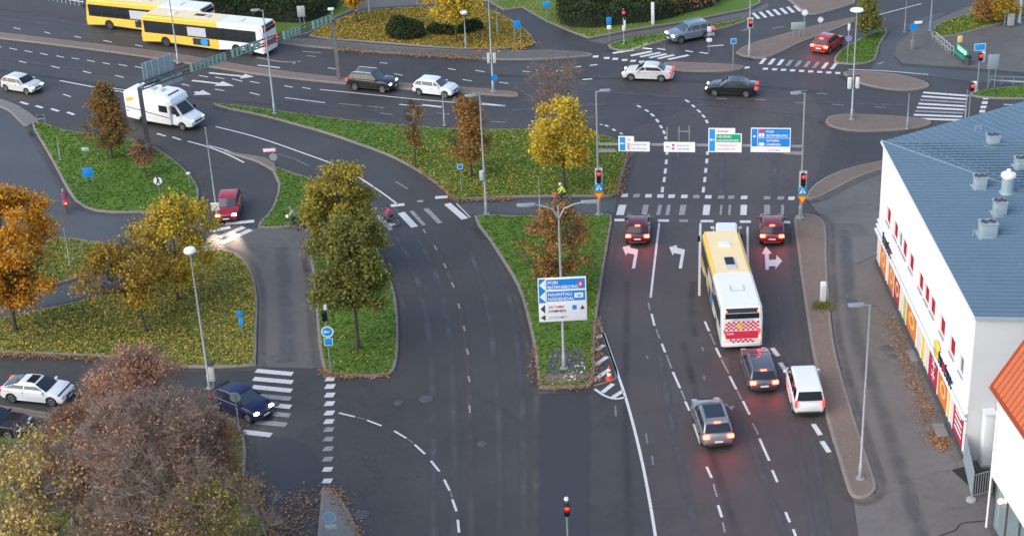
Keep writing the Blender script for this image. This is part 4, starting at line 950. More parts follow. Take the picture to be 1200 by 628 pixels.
# ------------------------------------------------------------------ orange roofed building at the corner
ZO = 8.6
c0 = G(1163,452,ZO); ed = (G(1200,506,ZO) - c0).normalized(); en = Vector((-ed.y, ed.x, 0)); en = en if en.x > 0 else -en
best = None
for s_ in range(10, 60):
    q = c0 + en*3 + UP*3*math.tan(rad(s_)); x, y = P(q); sl_ = (y-452)/(x-1163); e_ = abs(sl_ + 59/37)
    if best is None or e_ < best[0]: best = (e_, s_)
OS = math.tan(rad(best[1]))
ORANGE = M('orange roof sheet', (.50,.125,.045), .55, 0, .15, 1.0); ORANGE_D = M('orange roof seam', (.36,.08,.03), .5, 0, .1)
ob = thing('corner_house', 'white house with a ribbed orange roof in the lower right corner', 'house', (c0.x, c0.y, 0))
LE, LW_ = 14.0, 5.0
def ol(a, b, z): return ed*a + en*b + UP*z
rf = MB(); rf.add([ol(0,0,ZO), ol(LE,0,ZO), ol(LE,LW_,ZO+LW_*OS), ol(0,LW_,ZO+LW_*OS)], [(0,1,2,3)])
rf.add([ol(0,LW_,ZO+LW_*OS), ol(LE,LW_,ZO+LW_*OS), ol(LE,2*LW_,ZO), ol(0,2*LW_,ZO)], [(0,1,2,3)]); rf.obj('roof', ORANGE, ob, smooth=False, fix=False)
for k in range(32):
    a = .02 + k*.44
    if a < LE: MB().bar(ol(a,.02,ZO+.03), ol(a,LW_,ZO+LW_*OS+.03), .06, .06).obj('roof_rib', ORANGE_D, ob, smooth=False, fix=False)
MB().bar(ol(0,-.08,ZO-.05), ol(LE,-.08,ZO-.05), .16, .14).obj('gutter', ORANGE_D, ob, smooth=False)
MB().bar(ol(-.04,0,ZO-.04), ol(-.04,LW_,ZO+LW_*OS-.04), .1, .2).obj('verge_board', ORANGE_D, ob, smooth=False)
o_ = .32; zs = 3.6
w_ = MB()
w_.add([ol(o_,o_,zs), ol(LE,o_,zs), ol(LE,o_,ZO+o_*OS-.03), ol(o_,o_,ZO+o_*OS-.03)], [(0,1,2,3)])
w_.add([ol(o_,o_,zs), ol(o_,2*LW_-o_,zs), ol(o_,2*LW_-o_,ZO+o_*OS-.03), ol(o_,LW_,ZO+LW_*OS-.05), ol(o_,o_,ZO+o_*OS-.03)], [(4,3,2,1,0)])
w_.add([ol(o_,o_,zs), ol(LE,o_,zs), ol(LE,2*LW_-o_,zs), ol(o_,2*LW_-o_,zs)], [(3,2,1,0)])
w_.obj('wall', RENDER, ob, smooth=False, fix=False)
MB().bar(ol(o_-.02,o_-.03,zs), ol(LE,o_-.03,zs), .1, .2).obj('wall_band', TRIM, ob, smooth=False)
MB().tube([ol(o_-.08,o_-.02,.2), ol(o_-.08,o_-.02,ZO-.1)], .055, 8).obj('downpipe', TRIM, ob)
SHOPGL = M('shop window glass', (.20,.26,.28), .06, 0, .2, spec=.8); GLOW_W = M('warm window glow', (1,.6,.3), .5, emit=7, ecol=(1,.55,.28))
for k in range(8):
    a, b = o_+.1+k*1.7, o_+.1+(k+1)*1.7
    gw = MB().add([ol(a+.05,o_+.25,.4), ol(b-.05,o_+.25,.4), ol(b-.05,o_+.25,zs-.1), ol(a+.05,o_+.25,zs-.1)], [(0,1,2,3)]).obj('shop_window', SHOPGL, ob, smooth=False)
    MB().bar(ol(b,o_+.22,0), ol(b,o_+.22,zs), .1, .1).obj('frame', STEEL_D, gw, smooth=False)
MB().bar(ol(o_,o_+.22,.2), ol(LE,o_+.22,.2), .14, .4).obj('plinth', STEEL_D, ob, smooth=False)
MB().bar(ol(o_+.05,o_+.3,0), ol(o_+.05,o_+.3,zs), .12, .12).obj('corner_post', STEEL_D, ob, smooth=False)
glow_ = MB().lathe([(0,-.12),(.09,-.1),(.12,0),(.09,.1),(0,.12)], 'z', tuple(ol(1.4,o_+.1,2.6)), 12).obj('window_glow', GLOW_W, ob)  # glowing body added for the warm reflection in the shop window

# ------------------------------------------------------------------ vehicles
def paint(name, col, rough=.28, metal=0.0): return M(name, col, rough, metal, .05, 2, coat=.6)
def wheel_parts(t, x, y, r, wd, rim=ALLOY, n=20):
    s = 1 if y > 0 else -1
    ty = MB().lathe([(r*.62,-wd/2),(r*.93,-wd/2),(r,-wd*.36),(r,wd*.36),(r*.93,wd/2),(r*.62,wd/2)], 'y', (x, y, r), n, False).obj('wheel', RUBBER, t)
    m = MB(); m.lathe([(r*.2, s*wd*.40),(r*.2, s*wd*.44),(0, s*wd*.45)], 'y', (x, y, r), 10)
    m.lathe([(r*.56, s*wd*.5),(r*.63, s*wd*.52),(r*.66, s*wd*.48)], 'y', (x, y, r), n, False)
    for k in range(5):
        a = k*2*math.pi/5 + .3
        m.bar((x+math.cos(a)*r*.1, y+s*wd*.42, r+math.sin(a)*r*.1), (x+math.cos(a)*r*.6, y+s*wd*.46, r+math.sin(a)*r*.6), wd*.12, r*.2)
    m.obj('rim', rim, ty)
    MB().lathe([(0, s*wd*.3),(r*.62, s*wd*.3),(r*.62, s*wd*.25)], 'y', (x, y, r), n, False).obj('brake_disc', BLACK, ty)
    return ty
CARS = {   # L, W, H, belt rear, belt front, hood front z, windscreen base x, screen top x, roof rear x, rear base x, wheel r, clearance
 'hatch': dict(L=4.1, W=1.76, H=1.48, zr=.98, zf=.95, zh=.80, xw=.95, xt=.28, xb=-1.45, xe=-1.92, r=.31, wx=1.28, rear=.30),
 'coupe': dict(L=4.5, W=1.82, H=1.38, zr=1.0, zf=.92, zh=.76, xw=1.12, xt=.22, xb=-.85, xe=-2.08, r=.33, wx=1.36, rear=.30),
 'estate': dict(L=4.6, W=1.80, H=1.47, zr=.96, zf=.94, zh=.78, xw=1.02, xt=.32, xb=-1.75, xe=-2.15, r=.32, wx=1.35, rear=.28),
 'suv': dict(L=4.6, W=1.87, H=1.68, zr=1.12, zf=1.08, zh=.93, xw=1.02, xt=.38, xb=-1.72, xe=-2.12, r=.36, wx=1.36, rear=.36),
 'mpv': dict(L=4.75, W=1.88, H=1.86, zr=1.12, zf=1.08, zh=.90, xw=1.55, xt=.78, xb=-2.12, xe=-2.30, r=.33, wx=1.50, rear=.32),
 'sedan': dict(L=4.6, W=1.80, H=1.44, zr=1.0, zf=.94, zh=.78, xw=.98, xt=.26, xb=-.95, xe=-1.62, r=.32, wx=1.36, rear=.30),
}
def car(name, label, a, b, kind, col, tail='off', head='off', glass=None, roofglass=False, rails=False, sidepx=False, off=0, screen=None, group=None, dx=0, stop3=False):
    """a: rear, b: front, as points on the ground in the photograph"""
    c = CARS[kind]; L, W, H = c['L'], c['W'], c['H']
    ga, gb = G(*a), G(*b); ctr = (ga+gb)/2; hd = math.atan2(gb.y-ga.y, gb.x-ga.x)
    t = thing(name, label, 'car' if kind != 'mpv' else 'van', ctr, hd, group)
    x0, x1 = -L/2, L/2; zb = c['rear']; r, wx = c['r'], c['wx']
    def arch(xc):
        return [(xc + math.cos(q)*(r+.06), max(zb-.06, r + math.sin(q)*(r+.06)*1.02)) for q in [math.pi*k/10 for k in range(11)]]
    pr = [(x0+.14, zb-.04), (x0+.02, zb+.12), (x0, zb+.3), (x0+.04, c['zr']-.2), (x0+.10, c['zr']-.03), (x0+.2, c['zr'])]
    pr += [(c['xe']*.5, (c['zr']+c['zf'])/2+.01), (c['xw'], c['zf']), ((c['xw']+x1)/2, (c['zf']+c['zh'])/2+.035), (x1-.3, c['zh']+.01), (x1-.1, c['zh']-.09), (x1-.02, c['zh']-.24), (x1, zb+.2), (x1-.05, zb+.03), (x1-.16, zb-.06)]
    pr += arch(wx) + [(0, zb-.06)] + arch(-wx)
    mb = MB().prism(pr, -W/2, W/2, 'y'); me = mb.mesh('body', bevel=.08, seg=3)
    for v in me.vertices:
        x, y, z = v.co
        f = 1 - .16*max(0, (abs(x)-L*.33)/(L*.17))**2 - .05*max(0, (z-.7)/.4) - .06*max(0, (.42-z)/.25)
        v.co.y = y*f
        if abs(x) > L*.4: v.co.x = x - math.copysign(.10*(abs(y)/(W/2))**2, x)
    me.update()
    body = link('body', me, col, t)
    # cabin
    zt = H
    wb, wt = W/2*.925, W/2*(.755 if kind != 'coupe' else .68)
    zbase = min(c['zr'], c['zf'])-.05
    def hwid(z): return wb + (wt-wb)*(z-zbase)/(zt-zbase)
    prof = [(c['xe'], c['zr']-.04), (c['xb'], zt-.075), (c['xb']+.25, zt-.02), ((c['xb']+c['xt'])/2, zt), (c['xt']-.2, zt-.012), (c['xt'], zt-.06), (c['xw'], c['zf']-.05)]
    me = MB().prism(prof, -1, 1, 'y').mesh('cabin')
    for v in me.vertices: v.co.y = v.co.y*hwid(v.co.z)
    bm = bmesh.new(); bm.from_mesh(me); es = [e for e in bm.edges if e.calc_face_angle(0) > .5]; bmesh.ops.bevel(bm, geom=es, offset=.085, segments=3, affect='EDGES', clamp_overlap=True); bm.to_mesh(me); bm.free()
    me.polygons.foreach_set('use_smooth', [True]*len(me.polygons)); me.set_sharp_from_angle(angle=rad(40))
    cab = link('cabin', me, col, t)
    gl = glass or GLASS
    def lerp(p, q, f): return (p[0]+(q[0]-p[0])*f, p[1]+(q[1]-p[1])*f)
    def screen_pane(nm, lo, hi, f0, f1, m, eps):
        p, q = lerp(lo, hi, f0), lerp(lo, hi, f1); w0, w1 = hwid(p[1])-.09, hwid(q[1])-.10
        dx_, dz_ = q[0]-p[0], q[1]-p[1]; l_ = math.hypot(dx_, dz_); nx, nz = dz_/l_*eps, -dx_/l_*eps
        if nz < 0: nx, nz = -nx, -nz
        mbp = MB(); vs = []
        for (x, z, ww) in ((p[0]+nx, p[1]+nz, w0), (q[0]+nx, q[1]+nz, w1)):
            for k in (-1, -.5, 0, .5, 1): vs.append((x + (.03*(1-k*k) if lo[0] > 0 else -.02*(1-k*k)), k*ww, z + .008*(1-k*k)))
        mbp.add(vs, [(k, k+1, k+6, k+5) for k in range(4)]); return mbp.obj(nm, m, cab)
    screen_pane('windscreen', (c['xw'], c['zf']-.05), (c['xt'], zt-.06), .10, .93, screen or gl, .02)
    screen_pane('rear_window', (c['xe'], c['zr']-.04), (c['xb'], zt-.075), .14, .90, gl, .02)
    # side windows
    zlo, zhi = max(c['zr'], c['zf'])+.03, zt-.15
    def xf(z): return c['xw'] + (c['xt']-c['xw'])*(z-c['zf'])/(zt-c['zf'])
    def xr(z): return c['xe'] + (c['xb']-c['xe'])*(z-c['zr'])/(zt-c['zr'])
    cuts = [-.45] if kind == 'coupe' else [.12, -.98] if kind in ('hatch','coupe','sedan') else [.25, -.72, -1.5 if kind != 'mpv' else -1.35]
    if kind == 'sedan': cuts = [.1]
    edges_ = [None] + cuts + [None]
    for s in (-1, 1):
        for k in range(len(edges_)-1):
            fa, fb = edges_[k], edges_[k+1]
            P_ = []
            for z in (zlo, zhi):
                xa = (xf(z)-.13) if fa is None else fa-.035
                xb_ = (xr(z)+.16) if fb is None else fb+.035
                P_.append((xa, xb_, z))
            if P_[1][0]-P_[1][1] < .08: continue
            vs = [(P_[0][0], s*(hwid(zlo)+.012), zlo), (P_[1][0], s*(hwid(zhi)+.012), zhi), (P_[1][1], s*(hwid(zhi)+.012), zhi), (P_[0][1], s*(hwid(zlo)+.012), zlo)]
            MB().add(vs, [(0,1,2,3)]).obj('side_window', gl, cab, smooth=False)
        # mirror, handles, seams
        MB().cbox((c['xw']-.28, s*(W/2+.05), c['zf']+.06), .16, .2, .13).obj('mirror', col, t, bevel=.03)
        for xs in ((.22, -.78) if kind not in ('coupe',) else (-.35,)):
            MB().cbox((xs-.25, s*(W/2-.012), .80 + (c['zr']-.96)), .17, .03, .03).obj('door_handle', BLACK if kind == 'suv' else col, t, smooth=False)
        for xs in ([c['xw']-.22, .05, -.95] if kind != 'coupe' else [c['xw']-.25, -.55]):
            MB().cbox((xs, s*(W/2-.010), .62 + (c['zr']-.96)*.5), .014, .012, .5).obj('door_seam', BLACK, t, smooth=False)
        MB().cbox((0, s*(W/2-.03), zb+.01), L*.44, .06, .07).obj('sill', BLACK if kind in ('suv',) else col, t, bevel=.01)
        for xw_ in (wx, -wx): wheel_parts(t, xw_, s*(W/2-.125), r, .21)
        # lamps
        tm = {'off': TAIL_OFF, 'on': TAIL_ON, 'dim': TAIL_DIM}[tail]; hm = {'off': HEAD_OFF, 'on': HEAD_ON, 'dim': HEAD_DIM}[head]
        zl = c['zr']-.18
        if kind == 'mpv': MB().cbox((x0+.10, s*(W/2-.155), zl+.02), .13, .13, .46).obj('tail_lamp', tm, t, bevel=.03)
        else: MB().cbox((x0+.14, s*(W/2*.74), zl), .19, .36, .21).obj('tail_lamp', tm, t, bevel=.045)
        MB().cbox((x1-.23, s*(W/2*.70), c['zh']-.115), .22, .34, .125).obj('headlamp', hm, t, bevel=.045)
    if stop3 or tail == 'on': MB().cbox((c['xb']-.02, 0, zt-.055), .1, .34, .045).obj('high_brake_lamp', TAIL_ON if tail == 'on' else TAIL_OFF, cab, smooth=False)
    MB().box(-L/2+.35, L/2-.35, -W/2+.1, W/2-.1, zb-.08, zb+.5).obj('underbody', BLACK, t, smooth=False)
    MB().cbox((x0-.015, 0, zb+.32 if kind != 'mpv' else zb+.42), .02, .48, .11).obj('rear_plate', PLATE, t, smooth=False)
    MB().cbox((x0+.03, 0, zb+.06), .1, W*.7, .14).obj('rear_bumper', BLACK if kind in ('suv','mpv','estate') else col, t, bevel=.03)
    MB().cbox((x1+.008, 0, zb+.17), .02, .46, .1).obj('front_plate', PLATE, t, smooth=False)
    MB().cbox((x1-.055, 0, c['zh']-.19), .1, W*.42, .1).obj('grille', BLACK, t, bevel=.02)
    MB().cbox((x1-.03, 0, zb+.05), .08, W*.6, .1).obj('air_intake', BLACK, t, bevel=.02)
    if roofglass:
        ww = hwid(zt)-.16; MB().add([(c['xt']-.05,-ww,zt-.03),(c['xt']-.05,ww,zt-.03),(c['xt']-.24,ww,zt+.004),(c['xb']+.45,ww,zt+.010),(c['xb']+.45,-ww,zt+.010),(c['xt']-.24,-ww,zt+.004)], [(0,1,2,5),(5,2,3,4)]).obj('roof_glass', gl, cab, smooth=False)
    if rails:
        for s in (-1, 1): MB().tube([(c['xt']-.1, s*(wt-.06), zt-.02), (c['xt']-.25, s*(wt-.06), zt+.055), (c['xb']+.3, s*(wt-.06), zt+.05), (c['xb']+.12, s*(wt-.06), zt-.03)], .022, 6).obj('roof_rail', ALLOY, cab)
    if dx: t.location += Vector((math.cos(hd), math.sin(hd), 0))*dx
    if off: t.location += Vector((-math.sin(hd), math.cos(hd), 0))*off
    return t
C_WHITE = paint('white car paint', (.74,.76,.77)); C_SILV = paint('silver car paint', (.42,.43,.44), .3, .4); C_BLACK = paint('black car paint', (.015,.015,.018))
C_GREY = paint('grey car paint', (.12,.13,.15), .3, .4); C_BLUE = paint('dark blue car paint', (.007,.010,.06)); C_RED = paint('red van paint', (.36,.012,.022))
C_DRED = paint('dark red car paint', (.09,.008,.012)); C_RED2 = paint('bright red car paint', (.34,.014,.012)); C_GREEN = paint('near black paint', (.016,.018,.02), .3, .2)
C_SILVB = paint('silver blue car paint', (.24,.29,.35), .3, .5)
def cv(name, label, c, d_, kind, col, **k):
    """by centre and heading"""
    g = G(*c); h = (G(c[0]+d_[0], c[1]+d_[1]) - g).normalized()*2; a, b = P(g-h), P(g+h)
    return car(name, label, a, b, kind, col, **k)
cv('hatchback', 'white hatchback driving on the main road at the left edge', (27,106), (50,8.5), 'hatch', paint('pearl car paint', (.60,.61,.60)), head='dim', roofglass=False, screen=GLASS)
cv('suv', 'black suv with roof rails on the main road behind the white hatchback', (437,104), (50,4.5), 'suv', C_BLACK, head='dim', tail='dim', rails=True, screen=GLASS_SKYLIT)
cv('hatchback', 'small white hatchback on the main road in front of the black suv', (511,110), (50,5.5), 'hatch', C_WHITE, screen=GLASS_SKYLIT)
cv('coupe', 'white coupe with black glass roof at the left edge on the lower road', (46,466), (50,5.0), 'coupe', C_WHITE, roofglass=True, tail='dim')
cv('hatchback', 'dark blue car with lit headlamps at the lower left crossing', (285,481), (50,20), 'hatch', C_BLUE, head='on', screen=GLASS_SKYLIT)
cv('hatchback', 'very dark red car with brake lamps lit in the left lane at the stop line', (748,275), (1.5,-25), 'hatch', C_DRED, tail='on')
cv('hatchback', 'dark red car waiting in the right lane at the stop line', (904,275), (-1.0,-25), 'hatch', paint('wine red paint', (.17,.012,.016)), tail='on', screen=GLASS_SKYLIT)
cv('delivery_van', 'white van waiting in front of the city bus', (851,293), (-.5,-25), 'mpv', C_WHITE, roofglass=False, screen=GLASS_SKYLIT)
cv('estate_car', 'dark grey estate car with red roof glow behind the city bus', (889,440), (-9,-30), 'estate', C_GREY, tail='on', rails=True)
cv('delivery_van', 'white minivan beside the kerb in the right hand lane', (942,466), (-8,-30), 'mpv', C_WHITE, tail='dim')
cv('suv', 'grey suv with glass roof and lit brake lamps in the middle lane', (834,504), (-10,-30), 'suv', paint('silver grey paint', (.26,.27,.28), .3, .4), tail='on', roofglass=True, rails=True)
sv = cv('suv', 'silver blue suv with bright headlamps waiting at the far crossing', (808,46), (-40,7.5), 'suv', C_SILVB, head='on', tail='dim', rails=True, screen=GLASS_SKYLIT)
cv('sedan', 'white sedan turning across the junction', (759,92), (-50,-2.0), 'sedan', paint('off white car paint', (.62,.62,.59)), tail='dim', head='dim')
cv('sedan', 'dark sedan crossing the junction behind the white sedan', (857,110), (-50,-2.0), 'sedan', C_GREEN, tail='dim', head='dim')
cv('hatchback', 'red hatchback with lit brake lamps driving away at the upper right', (970,57), (22,-15), 'hatch', C_RED2, tail='on')
cv('sedan', 'black car at the left edge below the median strip', (-6,505), (50,4), 'sedan', C_BLACK)

def van_front(t): pass
rv = cv('hatchback', 'red car with headlamps lit stopping at the slip road crossing', (269,250), (-4,16), 'hatch', C_RED, head='on', screen=GLASS_SKYLIT)
for o in [o for o in rv.children if o.name.startswith('headlamp')][:1]: o.data.materials[0] = INDIC
def beam(label_parent, loc, target, e, col):
    """the light of a lit headlamp"""
    l = bpy.data.lights.new('headlamp_beam', 'SPOT'); o = bpy.data.objects.new('headlamp_beam', l); COL.objects.link(o)
    l.energy = e; l.color = col; l.spot_size = rad(38); l.spot_blend = .8; l.shadow_soft_size = .08; o.parent = label_parent
    o.location = loc; o.rotation_euler = (Vector(target)-Vector(loc)).to_track_quat('-Z', 'Y').to_euler(); return o
for s in (-.65, .65): beam(sv, (2.35, s, .8), (8.5, s, 0), 500, (1,.95,.86))
for s in (-.62, .62): beam(rv, (2.12, s, .7), (7, s*1.2, 0), 900, (1,.72,.5))

# ---- buses
B_YEL = paint('bus yellow', (.84,.55,.075), .35); B_CREAM = paint('bus roof cream', (.88,.68,.34), .45); B_WHITE = paint('bus white', (.80,.80,.79), .4); B_CRIM = M('crimson advert', (.66,.03,.07), .45, 0, .1, 3)
B_BLUE = M('blue sticker', (.03,.30,.65), .5); B_PALE = M('grey advert', (.5,.52,.55), .5, 0, .2, 3)
def bus(name, label, ctr, hd, L, axles, split, checker=False):
    W, H = 2.55, 3.05; t = thing(name, label, 'bus', ctr, hd); x0, x1 = -L/2, L/2; xs = x0 + L*split
    r = .48
    def shell(nm, xa, xb_, m, front=False, rear=False):
        z0 = .32
        pts = [(xa, z0)]
        for ax in sorted(axles):
            if xa < ax-.6 and ax+.6 < xb_:
                pts += [(ax+math.cos(q)*.56, max(z0, r+math.sin(q)*.56)) for q in [math.pi-math.pi*k/8 for k in range(9)]]
        pts += [(xb_, z0)]
        if front: pts += [(xb_+.02, .9), (xb_-.06, 1.3), (xb_-.22, 2.75), (xb_-.42, H-.04)]
        else: pts += [(xb_, H)]
        if rear: pts += [(xa+.2, H), (xa+.02, H-.35), (xa-.02, 1.1)]
        else: pts += [(xa, H)]
        me = MB().prism(pts, -W/2, W/2, 'y').mesh(nm)
        bm = bmesh.new(); bm.from_mesh(me)
        es = [e for e in bm.edges if min(v.co.z for v in e.verts) > H-.5 and abs(abs(e.verts[0].co.y)-W/2) < .01 and abs(abs(e.verts[1].co.y)-W/2) < .01 and abs(e.verts[0].co.x-e.verts[1].co.x) > .1]
        bmesh.ops.bevel(bm, geom=es, offset=.16, segments=3, affect='EDGES', clamp_overlap=True)
        if front or rear:
            xe_ = xb_ if front else xa
            es = [e for e in bm.edges if abs(abs(e.verts[0].co.y)-W/2) < .01 and abs(abs(e.verts[1].co.y)-W/2) < .01 and all(abs(v.co.x-xe_) < .5 for v in e.verts) and e.calc_face_angle(0) > 1.0]
            bmesh.ops.bevel(bm, geom=es, offset=.14, segments=3, affect='EDGES', clamp_overlap=True)
        bm.to_mesh(me); bm.free(); me.polygons.foreach_set('use_smooth', [True]*len(me.polygons)); me.set_sharp_from_angle(angle=rad(35))
        return link(nm, me, m, t)
    shell('rear_body', x0, xs, B_WHITE, rear=True); shell('front_body', xs, x1, B_YEL, front=True)
    MB().box(xs+.002, x1-.55, -W/2+.22, W/2-.22, H+.001, H+.02).obj('roof_panel', B_CREAM, t, smooth=False)
    # windows
    zl, zh = 1.35, 2.45
    for s in (-1, 1):
        y = s*(W/2+.006); xw = x0+.9; n = int((x1-.55-xw)/1.42)
        MB().box(x0+.75, x1-.45, min(y-s*.012, y), max(y-s*.012, y), zl-.06, zh+.06).obj('window_band', BLACK, t, smooth=False)
        st = (x1-.5-xw)/n
        for k in range(n):
            MB().add([(xw+k*st+.04, y+s*.004, zl), (xw+(k+1)*st-.04, y+s*.004, zl), (xw+(k+1)*st-.04, y+s*.004, zh), (xw+k*st+.04, y+s*.004, zh)], [(0,1,2,3)]).obj('side_window', GLASS, t, smooth=False)
        for ax in axles: wheel_parts(t, ax, s*(W/2-.18), r, .3, STEEL_D, 18)
        MB().cbox((x1-.1, s*(W/2+.16), 2.35), .14, .2, .42).obj('mirror', BLACK, t, bevel=.03)
        MB().cbox((x1-.02, s*.92, .78), .1, .34, .2).obj('headlamp', HEAD_DIM, t, bevel=.04)
        for zz in (1.0, 1.45): MB().cbox((x0-.0, s*(W/2-.19), zz), .08, .15, .3).obj('tail_lamp', TAIL_ON if (checker and zz < 1.2) else TAIL_DIM, t, bevel=.03)
    # doors on the kerb side, advert on the road side
    for dxx in (x1-1.2, x1-6.2):
        dr = MB().box(dxx-.62, dxx+.62, -W/2-.016, -W/2-.004, .42, 2.5).obj('door', BLACK, t, smooth=False)
        for k in (-1, 1): MB().box(dxx+k*.31-.26, dxx+k*.31+.26, -W/2-.022, -W/2-.017, .6, 2.35).obj('door_glass', GLASS, dr, smooth=False)
    MB().box(-.6, 1.5, W/2+.014, W/2+.02, 1.42, 2.3).obj('window_advert', B_PALE, t, smooth=False)
    MB().box(-.9, 1.0, W/2+.001, W/2+.012, .55, 1.22).obj('side_advert', NAVY, t, smooth=False)
    MB().lathe([(0,.022),(.42,.022),(.42,.0)], 'y', (-.3, W/2, .9), 14).obj('round_sticker', B_BLUE, t)
    MB().add([(x1-.075,-W/2+.16,1.36),(x1-.075,W/2-.16,1.36),(x1-.205,W/2-.2,2.55),(x1-.205,-W/2+.2,2.55)], [(0,1,2,3)]).obj('windscreen', GLASS, t, smooth=False)
    MB().box(x1-.24, x1-.2, -.85, .85, 2.6, 2.85).obj('destination_box', BLACK, t, smooth=False)
    MB().cbox((x1+.0, 0, .5), .1, 2.3, .2).obj('front_bumper', STEEL_D, t, bevel=.03)
    # roof details
    MB().box(L*.27-.35, L*.27+.35, -.4, .4, H+.02, H+.09).obj('roof_hatch', B_WHITE, t, bevel=.02)
    MB().box(L*.02-.75, L*.02+.75, -.36, .36, H+.02, H+.1).obj('roof_unit', B_PALE, t, bevel=.02)
    MB().box(L*.05-.55, L*.05+.5, -.29, .29, H+.10, H+.125).obj('roof_grille', BLACK, t, smooth=False)
    fr_ = MB(); cxh = -L*.27
    for a_, b_ in (((-.4,-.42),(.4,-.42)),((-.4,.42),(.4,.42)),((-.4,-.42),(-.4,.42))): fr_.bar((cxh+a_[0],a_[1],H+.03),(cxh+b_[0],b_[1],H+.03),.05,.05)
    fr_.obj('roof_hatch_frame', B_PALE, t, smooth=False)
    # rear
    xr_ = x0-.012
    MB().add([(xr_-.004,-1.05,2.32),(xr_-.004,1.05,2.32),(xr_+.012,1.05,2.68),(xr_+.012,-1.05,2.68)], [(3,2,1,0)]).obj('rear_window', GLASS, t, smooth=False)
    MB().add([(xr_+.022,-1.05,2.71),(xr_+.022,1.05,2.71),(xr_+.15,1.0,2.97),(xr_+.15,-1.0,2.97)], [(3,2,1,0)]).obj('rear_display', BLACK, t, smooth=False)
    for s in (-1, 1): MB().cbox((x0+.06, s*1.02, 2.8), .08, .14, .1).obj('upper_tail_lamp', TAIL_ON if checker else TAIL_DIM, t, bevel=.02)
    ad = MB().box(xr_-.022, xr_-.006, -1.05, 1.05, .92, 1.45).obj('rear_advert', B_CRIM, t, smooth=False)
    if checker:
        mb = MB()
        for i in range(14):
            for j in range(5):
                if (i+j) % 2 == 0: mb.box(xr_-.02, xr_-.004, -1.05+i*.15, -1.05+(i+1)*.15, 1.50+j*.125, 1.50+(j+1)*.125)
        for i in range(10):
            for j in range(2):
                if (i+j) % 2 == 0: mb.box(xr_-.02, xr_-.004, -.75+i*.15, -.75+(i+1)*.15, .64+j*.12, .64+(j+1)*.12)
        tag(mb.obj('checker_print', B_CRIM, ad, smooth=False), kind='stuff')
        MB().lathe([(0,xr_-.03),(.17,xr_-.03),(.17,xr_+.0)], 'x', (0,.12,1.78), 14).obj('yellow_emblem', SIGN_YEL, ad)
        text_part('advert_text', 'Foli.fi', ad, (xr_-.026, .95, 1.22), (0,-1,0), (0,0,1), .2, SIGN_WHITE)
        for zz in (2.16, 2.25): MB().box(xr_+.0-.012, xr_-.002, -.7, .7, zz, zz+.04).obj('printed_line', B_PALE, ad, smooth=False)
    MB().box(x0-.03, x0+.03, -1.15, 1.15, .34, .6).obj('rear_bumper', B_WHITE, t, bevel=.03)
    MB().box(x0+.3, x1-.3, -W/2+.15, W/2-.15, .25, 1.0).obj('underbody', BLACK, t, smooth=False)
    return t
def text_part(name, s, parent, loc, right, up, size, m, align='LEFT'):
    """flat print: letters as a mesh in the plane right-up"""
    cu = bpy.data.curves.new(name, 'FONT'); cu.body = s; cu.size = size; cu.align_x = align; cu.resolution_u = 2; cu.offset = size*.012
    to = bpy.data.objects.new(name, cu); COL.objects.link(to)
    dg = bpy.context.evaluated_depsgraph_get(); me = bpy.data.meshes.new_from_object(to.evaluated_get(dg))
    bpy.data.objects.remove(to)
    r_, u_ = Vector(right).normalized(), Vector(up).normalized(); n_ = r_.cross(u_)
    mtx = Matrix(((r_.x,u_.x,n_.x,loc[0]),(r_.y,u_.y,n_.y,loc[1]),(r_.z,u_.z,n_.z,loc[2]),(0,0,0,1)))
    me.transform(mtx); me.materials.clear(); return link(name, me, m, parent)

rr = G(870,361,3.05); ff = G(843.5,267,3.05); LB = (ff-rr).length; hd = math.atan2(ff.y-rr.y, ff.x-rr.x); cb = (rr+ff)/2
bus('city_bus', 'yellow and white city bus with red checked rear seen from behind in the middle lane', (cb.x, cb.y, .0), hd, max(11.5, min(13.2, LB)), [-LB/2+3.0, LB/2-2.75], .42, True)
def side_bus(name, label, pf, prr, L, axles, split):
    f, q = G(*pf), G(*prr); h = (f-q).normalized(); nrm = Vector((-h.y, h.x, 0)); nrm = nrm if nrm.y > 0 else -nrm
    c = (f+q)/2 + nrm*1.275
    bus(name, label, (c.x, c.y, 0), math.atan2(h.y, h.x), L, axles, split)
side_bus('city_bus', 'yellow and white bus on the far lanes with a blue sticker, the nearer of two', (166,52), (312,68), 14.0, [-5.3,-3.9,4.2], .36)
side_bus('city_bus', 'yellow bus at the top left, partly hidden behind another bus', (98,32), (244,47.5), 14.0, [-5.3,-3.9,4.2], .36)

